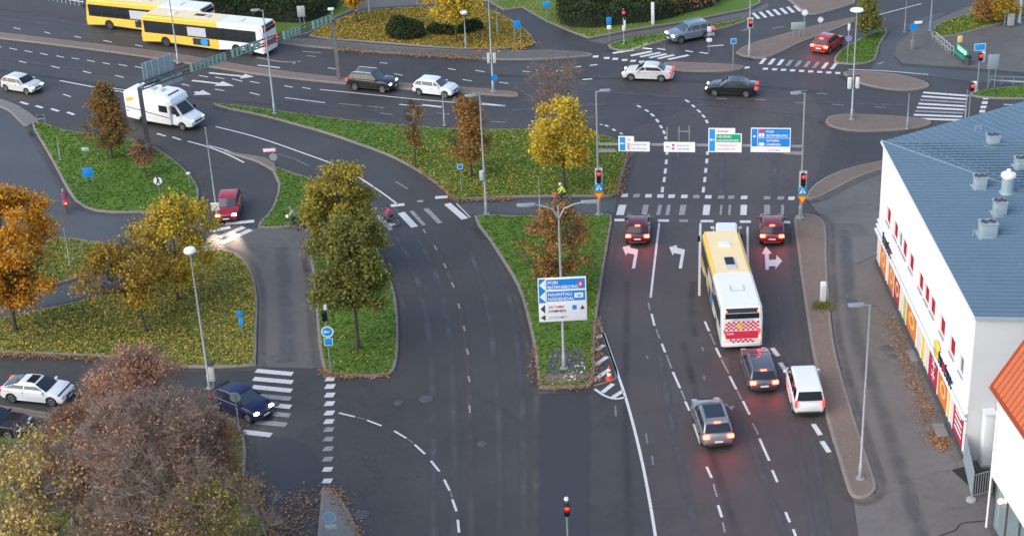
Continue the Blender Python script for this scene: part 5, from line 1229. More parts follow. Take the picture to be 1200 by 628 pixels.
# ---- motorhome
def motorhome(label, c, d_):
    g = G(*c); h = (G(c[0]+d_[0], c[1]+d_[1])-g).normalized(); t = thing('motorhome', label, 'motorhome', g, math.atan2(h.y, h.x))
    m = paint('motorhome white', (.80,.81,.82), .4); W = 2.3; r = .34
    def arch(xc, z0): return [(xc+math.cos(q)*.42, max(z0, r+math.sin(q)*.42)) for q in [math.pi-math.pi*k/8 for k in range(9)]]
    pr = [(-3.55,.5)] + arch(-1.75,.4) + [(.2,.4),(1.35,.4),(1.35,2.1),(1.75,2.25),(1.55,2.75),(.9,3.0),(-3.3,3.02),(-3.55,2.8)]
    me = MB().prism(pr, -W/2, W/2, 'y').mesh('living_box', bevel=.09, seg=3); link('living_box', me, m, t)
    cab = [(1.2,.4)] + arch(2.35,.38) + [(2.95,.38),(3.4,.45),(3.42,.85),(3.3,1.05),(2.45,1.32),(1.62,2.22),(1.2,2.3)]
    me = MB().prism(cab, -.98, .98, 'y').mesh('cab', bevel=.07, seg=3)
    for v in me.vertices:
        v.co.y *= (1 - .16*max(0, v.co.z-1.2)) * (1 - .10*max(0, (v.co.x-2.6)/.8)**2)
    me.update(); cb_ = link('cab', me, m, t)
    MB().add([(2.46,-.78,1.40),(2.46,.78,1.40),(1.76,.66,2.16),(1.76,-.66,2.16)], [(0,1,2,3)]).obj('windscreen', GLASS, cb_, smooth=False)
    MB().add([(1.60,-.72,2.62),(1.60,.72,2.62),(1.02,.72,2.985),(1.02,-.72,2.985)], [(0,1,2,3)]).obj('skylight', GLASS, t, smooth=False)
    for s in (-1, 1):
        y = s*.985
        MB().add([(2.30,s*.955,1.38),(1.75,s*.87,2.05),(1.40,s*.87,2.05),(1.40,s*.965,1.38)], [(0,1,2,3)]).obj('side_window', GLASS, cb_, smooth=False)
        MB().box(.2,1.1,min(s*(W/2+.006),s*(W/2-.01)),max(s*(W/2+.006),s*(W/2-.01)),1.5,2.1).obj('side_window', GLASS, t, smooth=False)
        MB().box(-2.9,-1.9,min(s*(W/2+.006),s*(W/2-.01)),max(s*(W/2+.006),s*(W/2-.01)),1.6,2.05).obj('side_window', GLASS if s > 0 else m, t, smooth=False)
        MB().bar((-3.4,s*(W/2+.008),1.5),(1.3,s*(W/2+.008),1.05),.012,.07).obj('stripe', STEEL_D, t, smooth=False)
        MB().bar((-3.3,s*(W/2+.008),2.15),(-2.5,s*(W/2+.008),2.35),.012,.3).obj('ornament', SIGN_YEL, t, smooth=False)
        MB().cbox((2.2,s*1.18,1.5),.16,.22,.3).obj('mirror', BLACK, t, bevel=.03)
        MB().cbox((3.28,s*.72,.88),.2,.34,.2).obj('headlamp', HEAD_DIM, t, bevel=.04)
        MB().cbox((-3.56,s*.95,.9),.05,.14,.5).obj('tail_lamp', TAIL_OFF, t, bevel=.02)
        for x in (-1.75, 2.35): wheel_parts(t, x, s*(W/2-.27), r, .22)
    for x, sx in ((-.1,.4),(-1.1,.5),(-2.5,.4)): MB().box(x-sx/2,x+sx/2,-.32,.32,3.0,3.1).obj('roof_hatch', B_PALE, t, bevel=.02)
    MB().cbox((3.40,0,.78),.06,.9,.16).obj('grille', BLACK, t, bevel=.02); MB().cbox((3.42,0,.48),.06,1.7,.14).obj('front_bumper', STEEL_D, t, bevel=.02)
    MB().box(-3.2,3.1,-.85,.85,.28,.6).obj('underbody', BLACK, t, smooth=False)
    return t
motorhome('white motorhome driving into the slip road under the sign gantry', (197,144.5), (85,14.5))

# ------------------------------------------------------------------ lamp posts
LENS_OFF = M('lamp glass', (.62,.64,.64), .3, 0, .05)
def head_box(t, p, dirx, ln=1.0):
    h = MB().cbox((p[0]+dirx*ln/2, p[1], p[2]), ln, .28, .13).obj('lamp_head', STEEL, t, bevel=.03)
    MB().cbox((p[0]+dirx*ln*.58, p[1], p[2]-.075), ln*.6, .2, .03).obj('lamp_glass', LENS_OFF, h, smooth=False)
def lamp_post(label, base, ytop, kind, arm=0, r=.085, m=STEEL, lean_x=None, z0=.12, group='street lamps', name='street_lamp', ht=None):
    b = G(*base, z0); H = ht or zfor(b, ytop); t = thing(name, label, 'lamp post', (b.x, b.y, z0-.02), 0, group)
    MB().tube([(0,0,0),(0,0,.9),(0,0,.95),(0,0,H)], [r*1.5,r*1.45,r,r*.6], 10).obj('pole', m, t)
    MB().lathe([(r*3,0),(r*3,.04),(r*1.7,.08)], 'z', (0,0,0), 12).obj('base_plate', m, t)
    if kind == 'box':
        s = 1 if arm > 0 else -1
        MB().tube([(0,0,H-.05),(s*abs(arm)*.5,0,H+.04)], .04, 8).obj('arm', m, t); head_box(t, (s*abs(arm)*.35, 0, H+.05), s, abs(arm))
    elif kind == 'globe':
        MB().lathe([(.05,H-.05),(.16,H),(.34,H+.1),(.38,H+.22),(.30,H+.36),(.12,H+.42),(0,H+.43)], 'z', (0,0,0), 16).obj('lamp_globe', M('opal globe', (.85,.86,.85), .35, 0, .03), t)
    elif kind == 'oval':
        mb = MB().lathe([(.0,-.16),(.3,-.13),(.55,-.02),(.5,.08),(.2,.15),(0,.16)], 'z', (0,0,H+.15), 18); o = mb.obj('lamp_globe', M('opal globe', (.85,.86,.85), .35, 0, .03), t)
    elif kind == 'double':
        for s in (-1, 1):
            MB().tube([(0,0,H-.9),(s*.35,0,H-.25),(s*.9,0,H),(s*1.5,0,H+.1)], [.06,.05,.045,.04], 8).obj('arm', m, t); head_box(t, (s*1.35, 0, H+.12), s, 1.1)
    elif kind == 'plain':
        MB().lathe([(r*.8,H),(r*.5,H+.06),(0,H+.08)], 'z', (0,0,0), 8).obj('cap', m, t)
    return t, H
lamp_post('tall lamp post with a flat head on the grass tip below the far bus', (322,133), 12, 'box', -.75)
lamp_post('leaning grey lamp post with a white globe on the leafy lawn beside the lower crossing', (246,454), 297, 'globe', m=STEEL, z0=.02)
lp3, h3 = lamp_post('plain grey post beside the red car', (256,262), 150, 'plain', r=.07, z0=.02)
lp4, h4 = lamp_post('tall lamp post with a flat head beside the rust coloured conical tree', (570,250), 112, 'box', -.8, z0=.02)
lp5, h5 = lamp_post('tall post on the tip of the median strip behind the small white hatchback', (578,107), -8, 'plain', z0=.12)
lp6, h6 = lamp_post('left lamp post carrying the sign gantry over the junction', (702,251), 107, 'box', .75, r=.1)
lp7, h7 = lamp_post('right lamp post carrying the sign gantry by the pavement', (938,255), 109, 'box', -.75, r=.1)
lp8, h8 = lamp_post('lamp post with a broad white oval head on the far traffic island', (998,140), 14, 'oval', z0=.12)
lamp_post('tall lamp post at the foot of the long pavement by the shop building', (1008,560), 357, 'box', -.85)
lp11, h11 = lamp_post('double armed lamp post behind the blue direction sign', (661,431), 240, 'double', r=.09, z0=.14)
lamp_post('short plain post on the central lawn below the small white hatchback', (521,147), 107, 'plain', r=.06)
lamp_post('thin lamp post in front of the two far buses', (209,74), -10, 'plain', r=.08, z0=.12)
lp14, h14 = lamp_post('signal lamp post on the far triangular island', (878,66), -14, 'plain', r=.08, z0=.12)
lamp_post('park lamp with a small white globe under the golden tree', (546,56), 17, 'globe', r=.06, z0=.12)
lamp_post('blue grey lamp post at the corner of the plaza lawn', (1090,36), -20, 'plain', r=.09, m=M('blue grey paint', (.16,.22,.30), .5), z0=.12)
lamp_post('thin post at the left end of the wide far crossing', (1063,151), 110, 'plain', r=.06, z0=.12)
lamp_post('leaning thin post beside the orange tree on the cycle path edge', (82,307), 268, 'plain', r=.05)
lamp_post('park lamp post at the top edge behind the orange trees', (433,16), -30, 'plain', r=.06, z0=.12)
lamp_post('thin post on the far lawn left of the path', (583,40), -5, 'plain', r=.05, z0=.12)
lamp_post('slim marker post on the path by the hi-vis cyclist', (633,253), 208, 'plain', r=.05, z0=.05)
lamp_post('slim post on the lawn near the blue box', (71,187), 160, 'plain', r=.04, z0=.12)
lamp_post('white sign post at the right end of the wide far crossing', (1131,141), 106, 'plain', r=.05, z0=.02)
lamp_post('thin post at the top right corner by the plaza', (1060,38), 0, 'plain', r=.05, z0=.02)

# ------------------------------------------------------------------ signals
def lens(t, p, r, m, n=12): return MB().lathe([(0,-.02),(r*.9,-.02),(r,0),(r,.03)], 'y', p, n).obj('lens', m, t)
def signal_parts(t, x, y, z, lit=0, plate=True, n=3, side=True, m=BLACK):
    h = .3*n
    hs = MB().cbox((x, y, z), .32, .24, h+.06).obj('signal_housing', m, t, bevel=.03)
    if plate: MB().cbox((x+.02, y+.13, z), .56, .025, h+.36).obj('back_plate', M('back plate grey', (.55,.56,.55), .6), t, smooth=False)
    for k in range(n):
        zz = z + (n-1)*.15 - k*.3
        lens(hs, (x, y-.125, zz), .125, RED_ON if k == lit else M('dark lens', (.03,.03,.03), .3))
        MB().lathe([(.14,-.0),(.14,-.16)], 'y', (x, y-.125, zz), 12, False).obj('visor', BLACK, hs)
def disc_sign(t, p, r, m, rim=None, face=-1):
    d_ = MB().lathe([(0,-.012),(r,-.012),(r,.012),(0,.012)], 'y', p, 20).obj('sign_disc', m, t)
    if rim: MB().lathe([(r*.82,-.018),(r*1.02,-.018)], 'y', p, 20, False).obj('sign_rim', rim, d_)
    return d_
def plate_sign(t, p, w_, h_, m, name='sign_plate', border=None):
    o = MB().cbox(p, w_, .03, h_).obj(name, m, t, bevel=.006)
    if border:
        b = MB()
        for (dx_, dz_, ww, hh) in ((0,h_/2-.02,w_-.02,.035),(0,-h_/2+.02,w_-.02,.035),(-w_/2+.02,0,.035,h_-.08),(w_/2-.02,0,.035,h_-.08)): b.cbox((p[0]+dx_, p[1]-.018, p[2]+dz_), ww, .006, hh)
        b.obj('border', border, o, smooth=False)
    return o
def walker(t, p, s=.3, m=None):
    mb = MB(); x, y, z = p
    mb.lathe([(0,-.004),(s*.13,-.004)], 'y', (x, y, z+s*.62), 8); mb.bar((x, y, z+s*.45), (x+s*.05, y, z), .006, s*.22); mb.bar((x, y, z), (x-s*.28, y, z-s*.55), .006, s*.13); mb.bar((x+s*.04, y, z), (x+s*.3, y, z-s*.55), .006, s*.13); mb.bar((x, y, z+s*.35), (x+s*.32, y, z+s*.08), .006, s*.1)
    return mb.obj('walker_symbol', m or BLACK, t, smooth=False)
def tri(p, r, up_=True):
    a = [math.pi/2 + k*2*math.pi/3 + (0 if up_ else math.pi) for k in range(3)]
    return [(p[0]+math.cos(q)*r, p[2]+math.sin(q)*r) for q in a]
def gantry_signal(label, base, ys, xoff, pole_label=None):
    b = G(*base, .12); t = thing('traffic_signal', label, 'traffic light', (b.x, b.y, .1), 0, 'traffic signals')
    MB().tube([(0,0,0),(0,0,4.0)], .055, 8).obj('post', STEEL, t)
    signal_parts(t, 0, -.14, 3.3, 0)
    pl = plate_sign(t, (0,-.09,2.38), .62, .62, SIGN_CYAN); MB().prism(tri((0,0,2.36), .27), -.112, -.107, 'y').obj('white_triangle', SIGN_WHITE, pl, smooth=False); walker(pl, (0,-.116,2.34), .26)
    ys_ = MB().prism(tri((0,0,1.80), .46, False), -.11, -.085, 'y').obj('yield_sign', M('yield rim red orange', (.75,.12,.02), .5), t, smooth=False)
    MB().prism(tri((0,0,1.80), .30, False), -.118, -.112, 'y').obj('yield_face', SIGN_YEL, ys_, smooth=False)
    return t
gantry_signal('red traffic signal with crossing and yield signs on the left gantry post', (702.5,254), 0, 0)
gantry_signal('red traffic signal with crossing and yield signs on the right gantry post', (939,258.5), 0, 0)
def post_signal(label, base, ytop, n=3, lit=0, blue=False, extra=None, ht=None, z0=.1, rot=0, plate=False):
    b = G(*base, z0); H = ht or zfor(b, ytop); t = thing('traffic_signal', label, 'traffic light', (b.x, b.y, z0-.02), rot, 'traffic signals')
    MB().tube([(0,0,0),(0,0,H)], .055, 8).obj('post', STEEL, t)
    MB().lathe([(.14,0),(.14,.05),(.07,.09)], 'z', (0,0,0), 10).obj('foot', STEEL, t)
    signal_parts(t, 0, -.16, H-.3*n/2-.15, lit, plate, n)
    if extra: extra(t, H)
    return t
def ex1(t, H):
    MB().lathe([(0,H+.16),(.1,H+.14),(.13,H+.03),(.08,H-.02)], 'z', (0,0,0), 10).obj('detector', WHITE_MET, t)
post_signal('small red cycle signal on the dark asphalt at the bottom edge', (666,648), 585, 2, 0, extra=ex1, z0=.02)
def ex2(t, H):
    d_ = disc_sign(t, (.05,-.08,H-1.65), .38, SIGN_CYAN, SIGN_WHITE)
    mb = MB(); mb.bar((-.05,-.1,H-1.65),(.15,-.1,H-1.65),.006,.08); mb.prism([(-.2,H-1.65),(-.05,H-1.52),(-.05,H-1.78)], -.104, -.098, 'y'); mb.obj('arrow_symbol', SIGN_WHITE, d_, smooth=False)
    plate_sign(t, (.05,-.08,H-2.35), .55, .55, SIGN_CYAN, border=SIGN_WHITE)
    MB().cbox((.08,.0,H-.3), .18, .2, .95).obj('signal_back', M('back plate grey', (.55,.56,.55), .6), t, bevel=.02)
post_signal('dark traffic signal with round blue sign on the narrow lawn', (388,436), 360, 2, 5, extra=ex2)
def ex3(t, H):
    plate_sign(t, (0,-.08,H-1.9), .3, .5, WHITE_MET); MB().cbox((.12,0,H-1.5), .16,.16,.7).obj('signal_back', WHITE_MET, t, bevel=.02)
post_signal('red signal on a white post on the far grass strip', (731,53), 10, 2, 0, extra=ex3, plate=False)
def ex7(t, H): plate_sign(t, (-.05,.05,H+.35), .95, .62, SIGN_CYAN, border=SIGN_WHITE); MB().cbox((.3,.02,H-.5), .3,.2,.95).obj('signal_back', M('back plate grey', (.55,.56,.55), .6), t, bevel=.02)
post_signal('red signal under a light blue sign beside the plaza', (1145,106), 60, 2, 0, extra=ex7)
def ex8(t, H): MB().cbox((.28,.02,H-.5), .28,.2,.9).obj('signal_back', WHITE_MET, t, bevel=.02)
post_signal('red signal at the near end of the wide far crossing', (1135,141), 95, 2, 0, extra=ex8, z0=.02)
t = thing('traffic_signal', 'red signal hung on the lamp post of the far triangular island', 'traffic light', lp14.location + Vector((0,-.1,0)), 0, 'traffic signals')
zz = zfor(G(878,66,.12), 26); MB().tube([(0,.02,zz-.5),(0,-.1,zz-.3)], .03, 6).obj('bracket', STEEL, t); signal_parts(t, 0, -.2, zz, 0, True, 2)
t = thing('traffic_signal', 'pair of white signal backs on the oval headed lamp post', 'traffic light', lp8.location, 0, 'traffic signals')
zz = zfor(G(998,140,.12), 97)
for s in (-1, 1):
    MB().cbox((s*.32,.0,zz), .3,.28,.95).obj('signal_housing', WHITE_MET, t, bevel=.03); MB().cbox((s*.32,.16,zz), .42,.03,1.1).obj('back_plate', BLACK, t, smooth=False)
MB().bar((-.35,0,zz-.3),(.35,0,zz-.3),.05,.05).obj('bracket', STEEL, t, smooth=False)
t = thing('traffic_signal', 'white signal boxes and blue sign on the tall median post', 'traffic light', lp5.location, 0, 'traffic signals')
zz = zfor(G(578,107,.12), 68)
for s in (-1, 1): MB().cbox((s*.26,0,zz), .26,.26,.9).obj('signal_housing', M('back plate grey', (.55,.56,.55), .6), t, bevel=.03)
disc_sign(t, (.18,-.12,zfor(G(578,107,.12), 91)), .3, SIGN_BLUE)
MB().bar((-.3,0,zz),(.3,0,zz),.05,.05).obj('bracket', STEEL, t, smooth=False)
t = thing('traffic_signal', 'pale signal box on the lamp post by the rust coloured tree', 'traffic light', lp4.location, 0, 'traffic signals')
zz = zfor(G(570,250,.02), 205); MB().cbox((-.2,-.05,zz), .3,.28,.75).obj('signal_housing', M('pale green grey', (.5,.58,.54), .5), t, bevel=.04); MB().cbox((0,-.02,zz),.3,.08,.1).obj('bracket', STEEL, t, smooth=False)
t = thing('sign_box', 'white box sign on the plain post by the red car', 'sign', lp3.location + Vector((0,-.1,0))); zz = zfor(G(256,262,.02), 241)
MB().cbox((-.05,-.05,zz), .62,.12,.62).obj('box', WHITE_MET, t, bevel=.03); MB().cbox((0,.06,zz),.1,.12,.2).obj('clamp', STEEL, t, smooth=False)

# ------------------------------------------------------------------ main sign gantry
gl_, gr_ = lp6.location.copy(), lp7.location.copy(); zg = zfor(G(702,251,.12), 167)
gt = thing('sign_gantry', 'steel gantry beam between two lamp posts over the junction', 'gantry', (gl_.x, gl_.y, 0))
gv = Vector((gr_.x-gl_.x, gr_.y-gl_.y, 0)); gu = gv.normalized()
MB().bar(UP*(zg), gv+UP*(zg), .14, .14).obj('beam', STEEL, gt, smooth=False)
MB().bar(UP*(zg-.55), gu*1.3+UP*(zg-.5), .1, .22).obj('brace', STEEL, gt, smooth=False); MB().bar(gv+UP*(zg-.55), gv-gu*1.3+UP*(zg-.5), .1, .22).obj('brace', STEEL, gt, smooth=False)
for x in (782,796,808):
    q = plane_hit(x, 163, Vector((gl_.x,gl_.y,0)), Vector((0,1,0))) - Vector((gl_.x,gl_.y,0)); MB().tube([(q.x, q.y+.1, zg-.2), (q.x, q.y+.1, zg+1.0)], .045, 6).obj('bracket_post', STEEL, gt)
MB().bar((plane_hit(796,163,Vector((gl_.x,gl_.y,0)),Vector((0,1,0)))-gl_).x*gu + UP*(zg+1.0) + Vector((0,.1,0)), (plane_hit(808,163,Vector((gl_.x,gl_.y,0)),Vector((0,1,0)))-gl_).x*gu + UP*(zg+1.0)+Vector((0,.1,0)), .05, .05).obj('bracket_rail', STEEL, gt, smooth=False)
def gsign(label, x0, y0, x1, y1):
    """board hung on the gantry, outline given where the photo shows it; local x to the right, z up, origin at lower left"""
    p0 = Vector((gl_.x, gl_.y-.16, 0)); nrm = Vector((gu.y, -gu.x, 0))
    a = plane_hit(x0, y1, p0, nrm); b = plane_hit(x1, y1, p0, nrm); c = plane_hit(x0, y0, p0, nrm)
    t = thing('overhead_sign', label, 'sign', a, math.atan2(gu.y, gu.x), 'overhead direction signs'); return t, (b-a).length, c.z-a.z
def rect(t, x0, x1, z0, z1, m, lay=0, name='sign_field', th=.012):
    return MB().box(x0, x1, -.05-lay*.006-th, -.05-lay*.006+(.05 if lay == 0 else .004), z0, z1).obj(name, m, t, smooth=False)
def txt(t, s, x, z, size, m, lay=2, align='LEFT', name='lettering'): return text_part(name, s, t, (x, -.066-lay*.006, z), (1,0,0), (0,0,1), size, m, align)
TXT_W = M('white lettering', (.85,.85,.85), .5, 0, .01); TXT_K = M('black lettering', (.05,.05,.055), .5, 0, .01); TXT_G = M('grey lettering', (.42,.42,.44), .5); TXT_R = M('red lettering', (.65,.05,.06), .5); TXT_P = M('pink lettering', (.75,.35,.35), .5)
def turn_arrow(t, x, z, s, m, kind, lay=2):
    y = -.066-lay*.006; mb = MB()
    if kind == 'left': mb.bar((x+s*.3,y,z-s*.45),(x+s*.3,y,z+s*.1),.006,s*.17); mb.bar((x+s*.38,y,z+s*.1),(x-s*.15,y,z+s*.1),.006,s*.17); mb.prism([(x-s*.5,z+s*.1),(x-s*.12,z+s*.38),(x-s*.12,z-s*.18)], y-.003, y+.003, 'y')
    if kind == 'up': mb.bar((x,y,z-s*.5),(x,y,z+s*.2),.006,s*.18); mb.prism([(x,z+s*.55),(x-s*.28,z+s*.15),(x+s*.28,z+s*.15)], y-.003, y+.003, 'y')
    return mb.obj('arrow_symbol', m, t, smooth=False)
t, W1, H1 = gsign('overhead sign with light blue arrow field and stepped white board, leftmost on the gantry', 725,159.5,761.5,177)
base_ = MB().prism([(0,0),(W1,0),(W1,H1*.63),(W1*.5,H1*.63),(W1*.5,H1),(0,H1)], -.06, -.01, 'y').obj('board', SIGN_WHITE, t, smooth=False)
rect(t, W1*.04, W1*.22, H1*.05, H1*.95, SIGN_CYAN, 1); turn_arrow(t, W1*.13, H1*.5, H1*.32, TXT_W, 'left'); rect(t, W1*.28, W1*.37, H1*.1, H1*.58, TXT_P, 1)
txt(t, 'E8', W1*.28, H1*.72, H1*.2, TXT_P); txt(t, 'KAUPPATORI', W1*.41, H1*.40, H1*.16, TXT_G); txt(t, 'SALUTORGET', W1*.41, H1*.14, H1*.16, TXT_G)
t, W2, H2 = gsign('plain white overhead sign with two small red marks, second on the gantry', 778,166.3,814.5,177.8)
MB().box(0, W2, -.06, -.01, 0, H2).obj('board', SIGN_WHITE, t, smooth=False); turn_arrow(t, W2*.13, H2*.5, H2*.4, TXT_G, 'left')
for z in (.35, .7): rect(t, W2*.26, W2*.34, H2*(z-.1), H2*(z+.1), SIGN_RED, 1)
txt(t, 'KESKUSTA', W2*.42, H2*.58, H2*.24, TXT_G); txt(t, 'CENTRUM', W2*.42, H2*.24, H2*.24, TXT_G)
t, W3, H3 = gsign('overhead sign with green field for Helsinki, third on the gantry', 830,150,869,178)
MB().prism([(0,0),(W3,0),(W3,H3*.78),(W3*.8,H3*.78),(W3*.8,H3),(0,H3)], -.06, -.01, 'y').obj('board', SIGN_WHITE, t, smooth=False)
rect(t, W3*.03, W3*.2, H3*.04, H3*.96, SIGN_CYAN, 1); turn_arrow(t, W3*.115, H3*.5, H3*.22, TXT_W, 'left')
txt(t, 'E18 E63', W3*.27, H3*.83, H3*.13, TXT_R); rect(t, W3*.24, W3*.97, H3*.42, H3*.75, SIGN_GREEN, 1); txt(t, 'HELSINKI', W3*.27, H3*.61, H3*.13, TXT_W); txt(t, 'HELSINGFORS', W3*.27, H3*.45, H3*.13, TXT_W)
txt(t, 'UUDENMAANKATU', W3*.27, H3*.26, H3*.085, TXT_P); txt(t, 'NYLANDSGATAN', W3*.27, H3*.11, H3*.085, TXT_P)
t, W4, H4 = gsign('large blue overhead sign with white lower strip, rightmost on the gantry', 879.5,149.8,926,178)
MB().box(0, W4, -.06, -.01, 0, H4).obj('board', SIGN_WHITE, t, smooth=False)
rect(t, W4*.02, W4*.165, H4*.24, H4*.97, SIGN_BLUE, 1); turn_arrow(t, W4*.09, H4*.6, H4*.22, TXT_W, 'up')
rect(t, W4*.18, W4*.98, H4*.60, H4*.97, SIGN_BLUE, 1); rect(t, W4*.18, W4*.98, H4*.24, H4*.58, SIGN_BLUE, 1)
rect(t, W4*.2, W4*.34, H4*.64, H4*.78, SIGN_WHITE, 2); txt(t, '8', W4*.25, H4*.66, H4*.12, TXT_R, 3); rect(t, W4*.21, W4*.34, H4*.82, H4*.94, SIGN_RED, 2); rect(t, W4*.21, W4*.34, H4*.27, H4*.4, SIGN_WHITE, 2); rect(t, W4*.21, W4*.34, H4*.43, H4*.54, SIGN_CYAN, 2)
txt(t, 'PORI', W4*.39, H4*.81, H4*.13, TXT_W); txt(t, 'BJÖRNEBORG', W4*.39, H4*.65, H4*.13, TXT_W); txt(t, 'SATAMA', W4*.39, H4*.44, H4*.13, TXT_W); txt(t, 'HAMNEN', W4*.39, H4*.28, H4*.13, TXT_W)
txt(t, 'P  LOGOMO', W4*.38, H4*.07, H4*.10, TXT_G)

# big direction sign on the double lamp post
ps = Vector((lp11.location.x, lp11.location.y-.16, 0)); a = plane_hit(632,377,ps,Vector((0,1,0))); b = plane_hit(688,377,ps,Vector((0,1,0))); c = plane_hit(632,326,ps,Vector((0,1,0)))
t = thing('direction_sign', 'large blue and white direction sign on the double lamp post in the grass island', 'sign', a); W5, H5 = (b-a).length, c.z-a.z
MB().box(0, W5, -.06, 0, 0, H5).obj('board', SIGN_WHITE, t, bevel=.01)
rect(t, W5*.015, W5*.155, H5*.44, H5*.985, SIGN_BLUE, 1)
for zc in (.845, .58):
    MB().prism([(W5*.03,H5*zc),(W5*.15,H5*(zc+.12)),(W5*.15,H5*(zc-.12))], -.076, -.07, 'y').obj('white_arrow', SIGN_WHITE, t, smooth=False)
rect(t, W5*.175, W5*.975, H5*.735, H5*.965, SIGN_BLUE, 1); rect(t, W5*.175, W5*.975, H5*.465, H5*.695, SIGN_BLUE, 1)
txt(t, 'PORI', W5*.2, H5*.86, H5*.1, TXT_W); txt(t, 'BJÖRNEBORG', W5*.2, H5*.755, H5*.1, TXT_W); txt(t, 'NAANTALI', W5*.2, H5*.59, H5*.1, TXT_W); txt(t, 'NÅDENDAL', W5*.2, H5*.485, H5*.1, TXT_W)
d_ = MB().lathe([(0,-.09),(W5*.065,-.09),(W5*.065,-.07)], 'y', (W5*.88,0,H5*.85), 16).obj('route_disc', SIGN_RED, t); txt(d_, '8', W5*.88, H5*.81, H5*.1, TXT_W, 5, 'CENTER')
rect(t, W5*.75, W5*.93, H5*.53, H5*.64, SIGN_WHITE, 2); txt(t, '185', W5*.84, H5*.555, H5*.075, TXT_K, 3, 'CENTER')
for zc, s_ in ((.30,.10),(.10,.065)): MB().prism([(W5*.035,H5*zc),(W5*.13,H5*(zc+s_)),(W5*.13,H5*(zc-s_))], -.076, -.07, 'y').obj('black_arrow', TXT_K, t, smooth=False)
txt(t, 'SATAMA', W5*.2, H5*.31, H5*.085, TXT_R); txt(t, 'HAMNEN', W5*.2, H5*.215, H5*.085, TXT_K); rect(t, W5*.7, W5*.79, H5*.26, H5*.36, SIGN_BLUE, 1); MB().prism([(W5*.86,H5*.26),(W5*.91,H5*.36),(W5*.96,H5*.26)], -.076, -.07, 'y').obj('ferry_symbol', TXT_K, t, smooth=False)
rect(t, W5*.15, W5*.98, H5*.185, H5*.19, TXT_P, 1, 'divider'); txt(t, 'LOGOMO', W5*.2, H5*.07, H5*.085, TXT_G)

# ------------------------------------------------------------------ sign gantry at upper left, seen from behind
LATT = M('green walkway grating', (.16,.30,.27), .6, .1)
a = G(175,179,.1); b = G(397,93,.1); ga = zfor(a, 104); gb = zfor(b, 24)
t = thing('sign_gantry', 'lattice sign gantry with walkway panels over the main road, seen from behind', 'gantry', (a.x, a.y, .08))
v = Vector((b.x-a.x, b.y-a.y, 0)); vu = v.normalized(); vn = Vector((-vu.y, vu.x, 0))
ztop = (ga+gb)/2
MB().bar((0,0,0),(0,0,ztop+.1),.3,.3).obj('column', STEEL_D, t, smooth=False); MB().bar(v,v+UP*(ztop+.1),.3,.3).obj('column', M('brown grey steel', (.22,.20,.19), .6, .3), t, smooth=False)
for oy, oz in ((-.3,0),(.3,0),(0,.5)): MB().bar(vn*oy+UP*(ztop+oz), v+vn*oy+UP*(ztop+oz), .09, .09).obj('chord', STEEL_D, t, smooth=False)
nb = 26; mb = MB()
for k in range(nb):
    p, q = v*(k/nb), v*((k+1)/nb); s = 1 if k % 2 else -1
    mb.bar(p+vn*.3*s+UP*ztop, q-vn*.3*s+UP*ztop, .04, .04); mb.bar(p+vn*.3*s+UP*ztop, q+UP*(ztop+.5), .04, .04); mb.bar(q-vn*.3*s+UP*ztop, p+UP*(ztop+.5), .04, .04)
tag(mb.obj('lattice', STEEL_D, t, smooth=False), kind='stuff')
for k, (f0, f1) in enumerate([(.235,.40),(.44,.575),(.71,.79),(.87,.965)]):
    gp = MB().bar(v*f0-vn*.5+UP*(ztop+.75), v*f1-vn*.5+UP*(ztop+.75), .05, .06).obj('walkway_panel', LATT, t, smooth=False)
    MB().bar(v*f0-vn*.5+UP*(ztop+.05), v*f1-vn*.5+UP*(ztop+.05), .05, .06).obj('panel_rail', LATT, gp, smooth=False)
    n_ = int((f1-f0)*v.length/.42)
    for i in range(n_+1):
        p = v*(f0+(f1-f0)*i/n_)-vn*.5; MB().bar(p+UP*(ztop+.05), p+UP*(ztop+.75), .24, .05).obj('panel_slat', LATT, gp, smooth=False)
p0 = v*.04; p1 = v*.185
sp = MB().bar(p0+vn*.45+UP*(ztop+.85), p1+vn*.45+UP*(ztop+.85), .06, 2.0).obj('sign_back', SIGN_GREY, t, smooth=False)
for i in range(5):
    p = p0+(p1-p0)*((i+.5)/5); MB().bar(p+vn*.38+UP*(ztop-.15), p+vn*.38+UP*(ztop+1.85), .07, .07).obj('rib', VENT, sp, smooth=False)
sp2 = MB().bar(v*.1-vn*.1+UP*(ztop-.15), v*.2-vn*.1+UP*(ztop-.15), .05, .7).obj('sign_back', VENT, t, smooth=False)
ls = v*.985
MB().tube([v+UP*ztop, v+UP*(ztop+1.0)], .06, 8).obj('lamp_stub', STEEL, t); MB().cbox((v.x-.1, v.y, ztop+1.05), .55,.3,.2).obj('lamp_head', WHITE_MET, t, bevel=.04)
b3 = G(355,40,.1); t = thing('road_sign', 'grey backed road sign on two posts behind the lattice gantry', 'sign', (b3.x, b3.y, .08)); hh = zfor(b3, 7)
for s in (-.15,.25): MB().tube([(s,0,0),(s,0,hh)], .04, 6).obj('post', STEEL, t)
plate_sign(t, (.05,-.06,hh-.55), .75, 1.1, M('sign back pale', (.45,.47,.47), .5, .2))

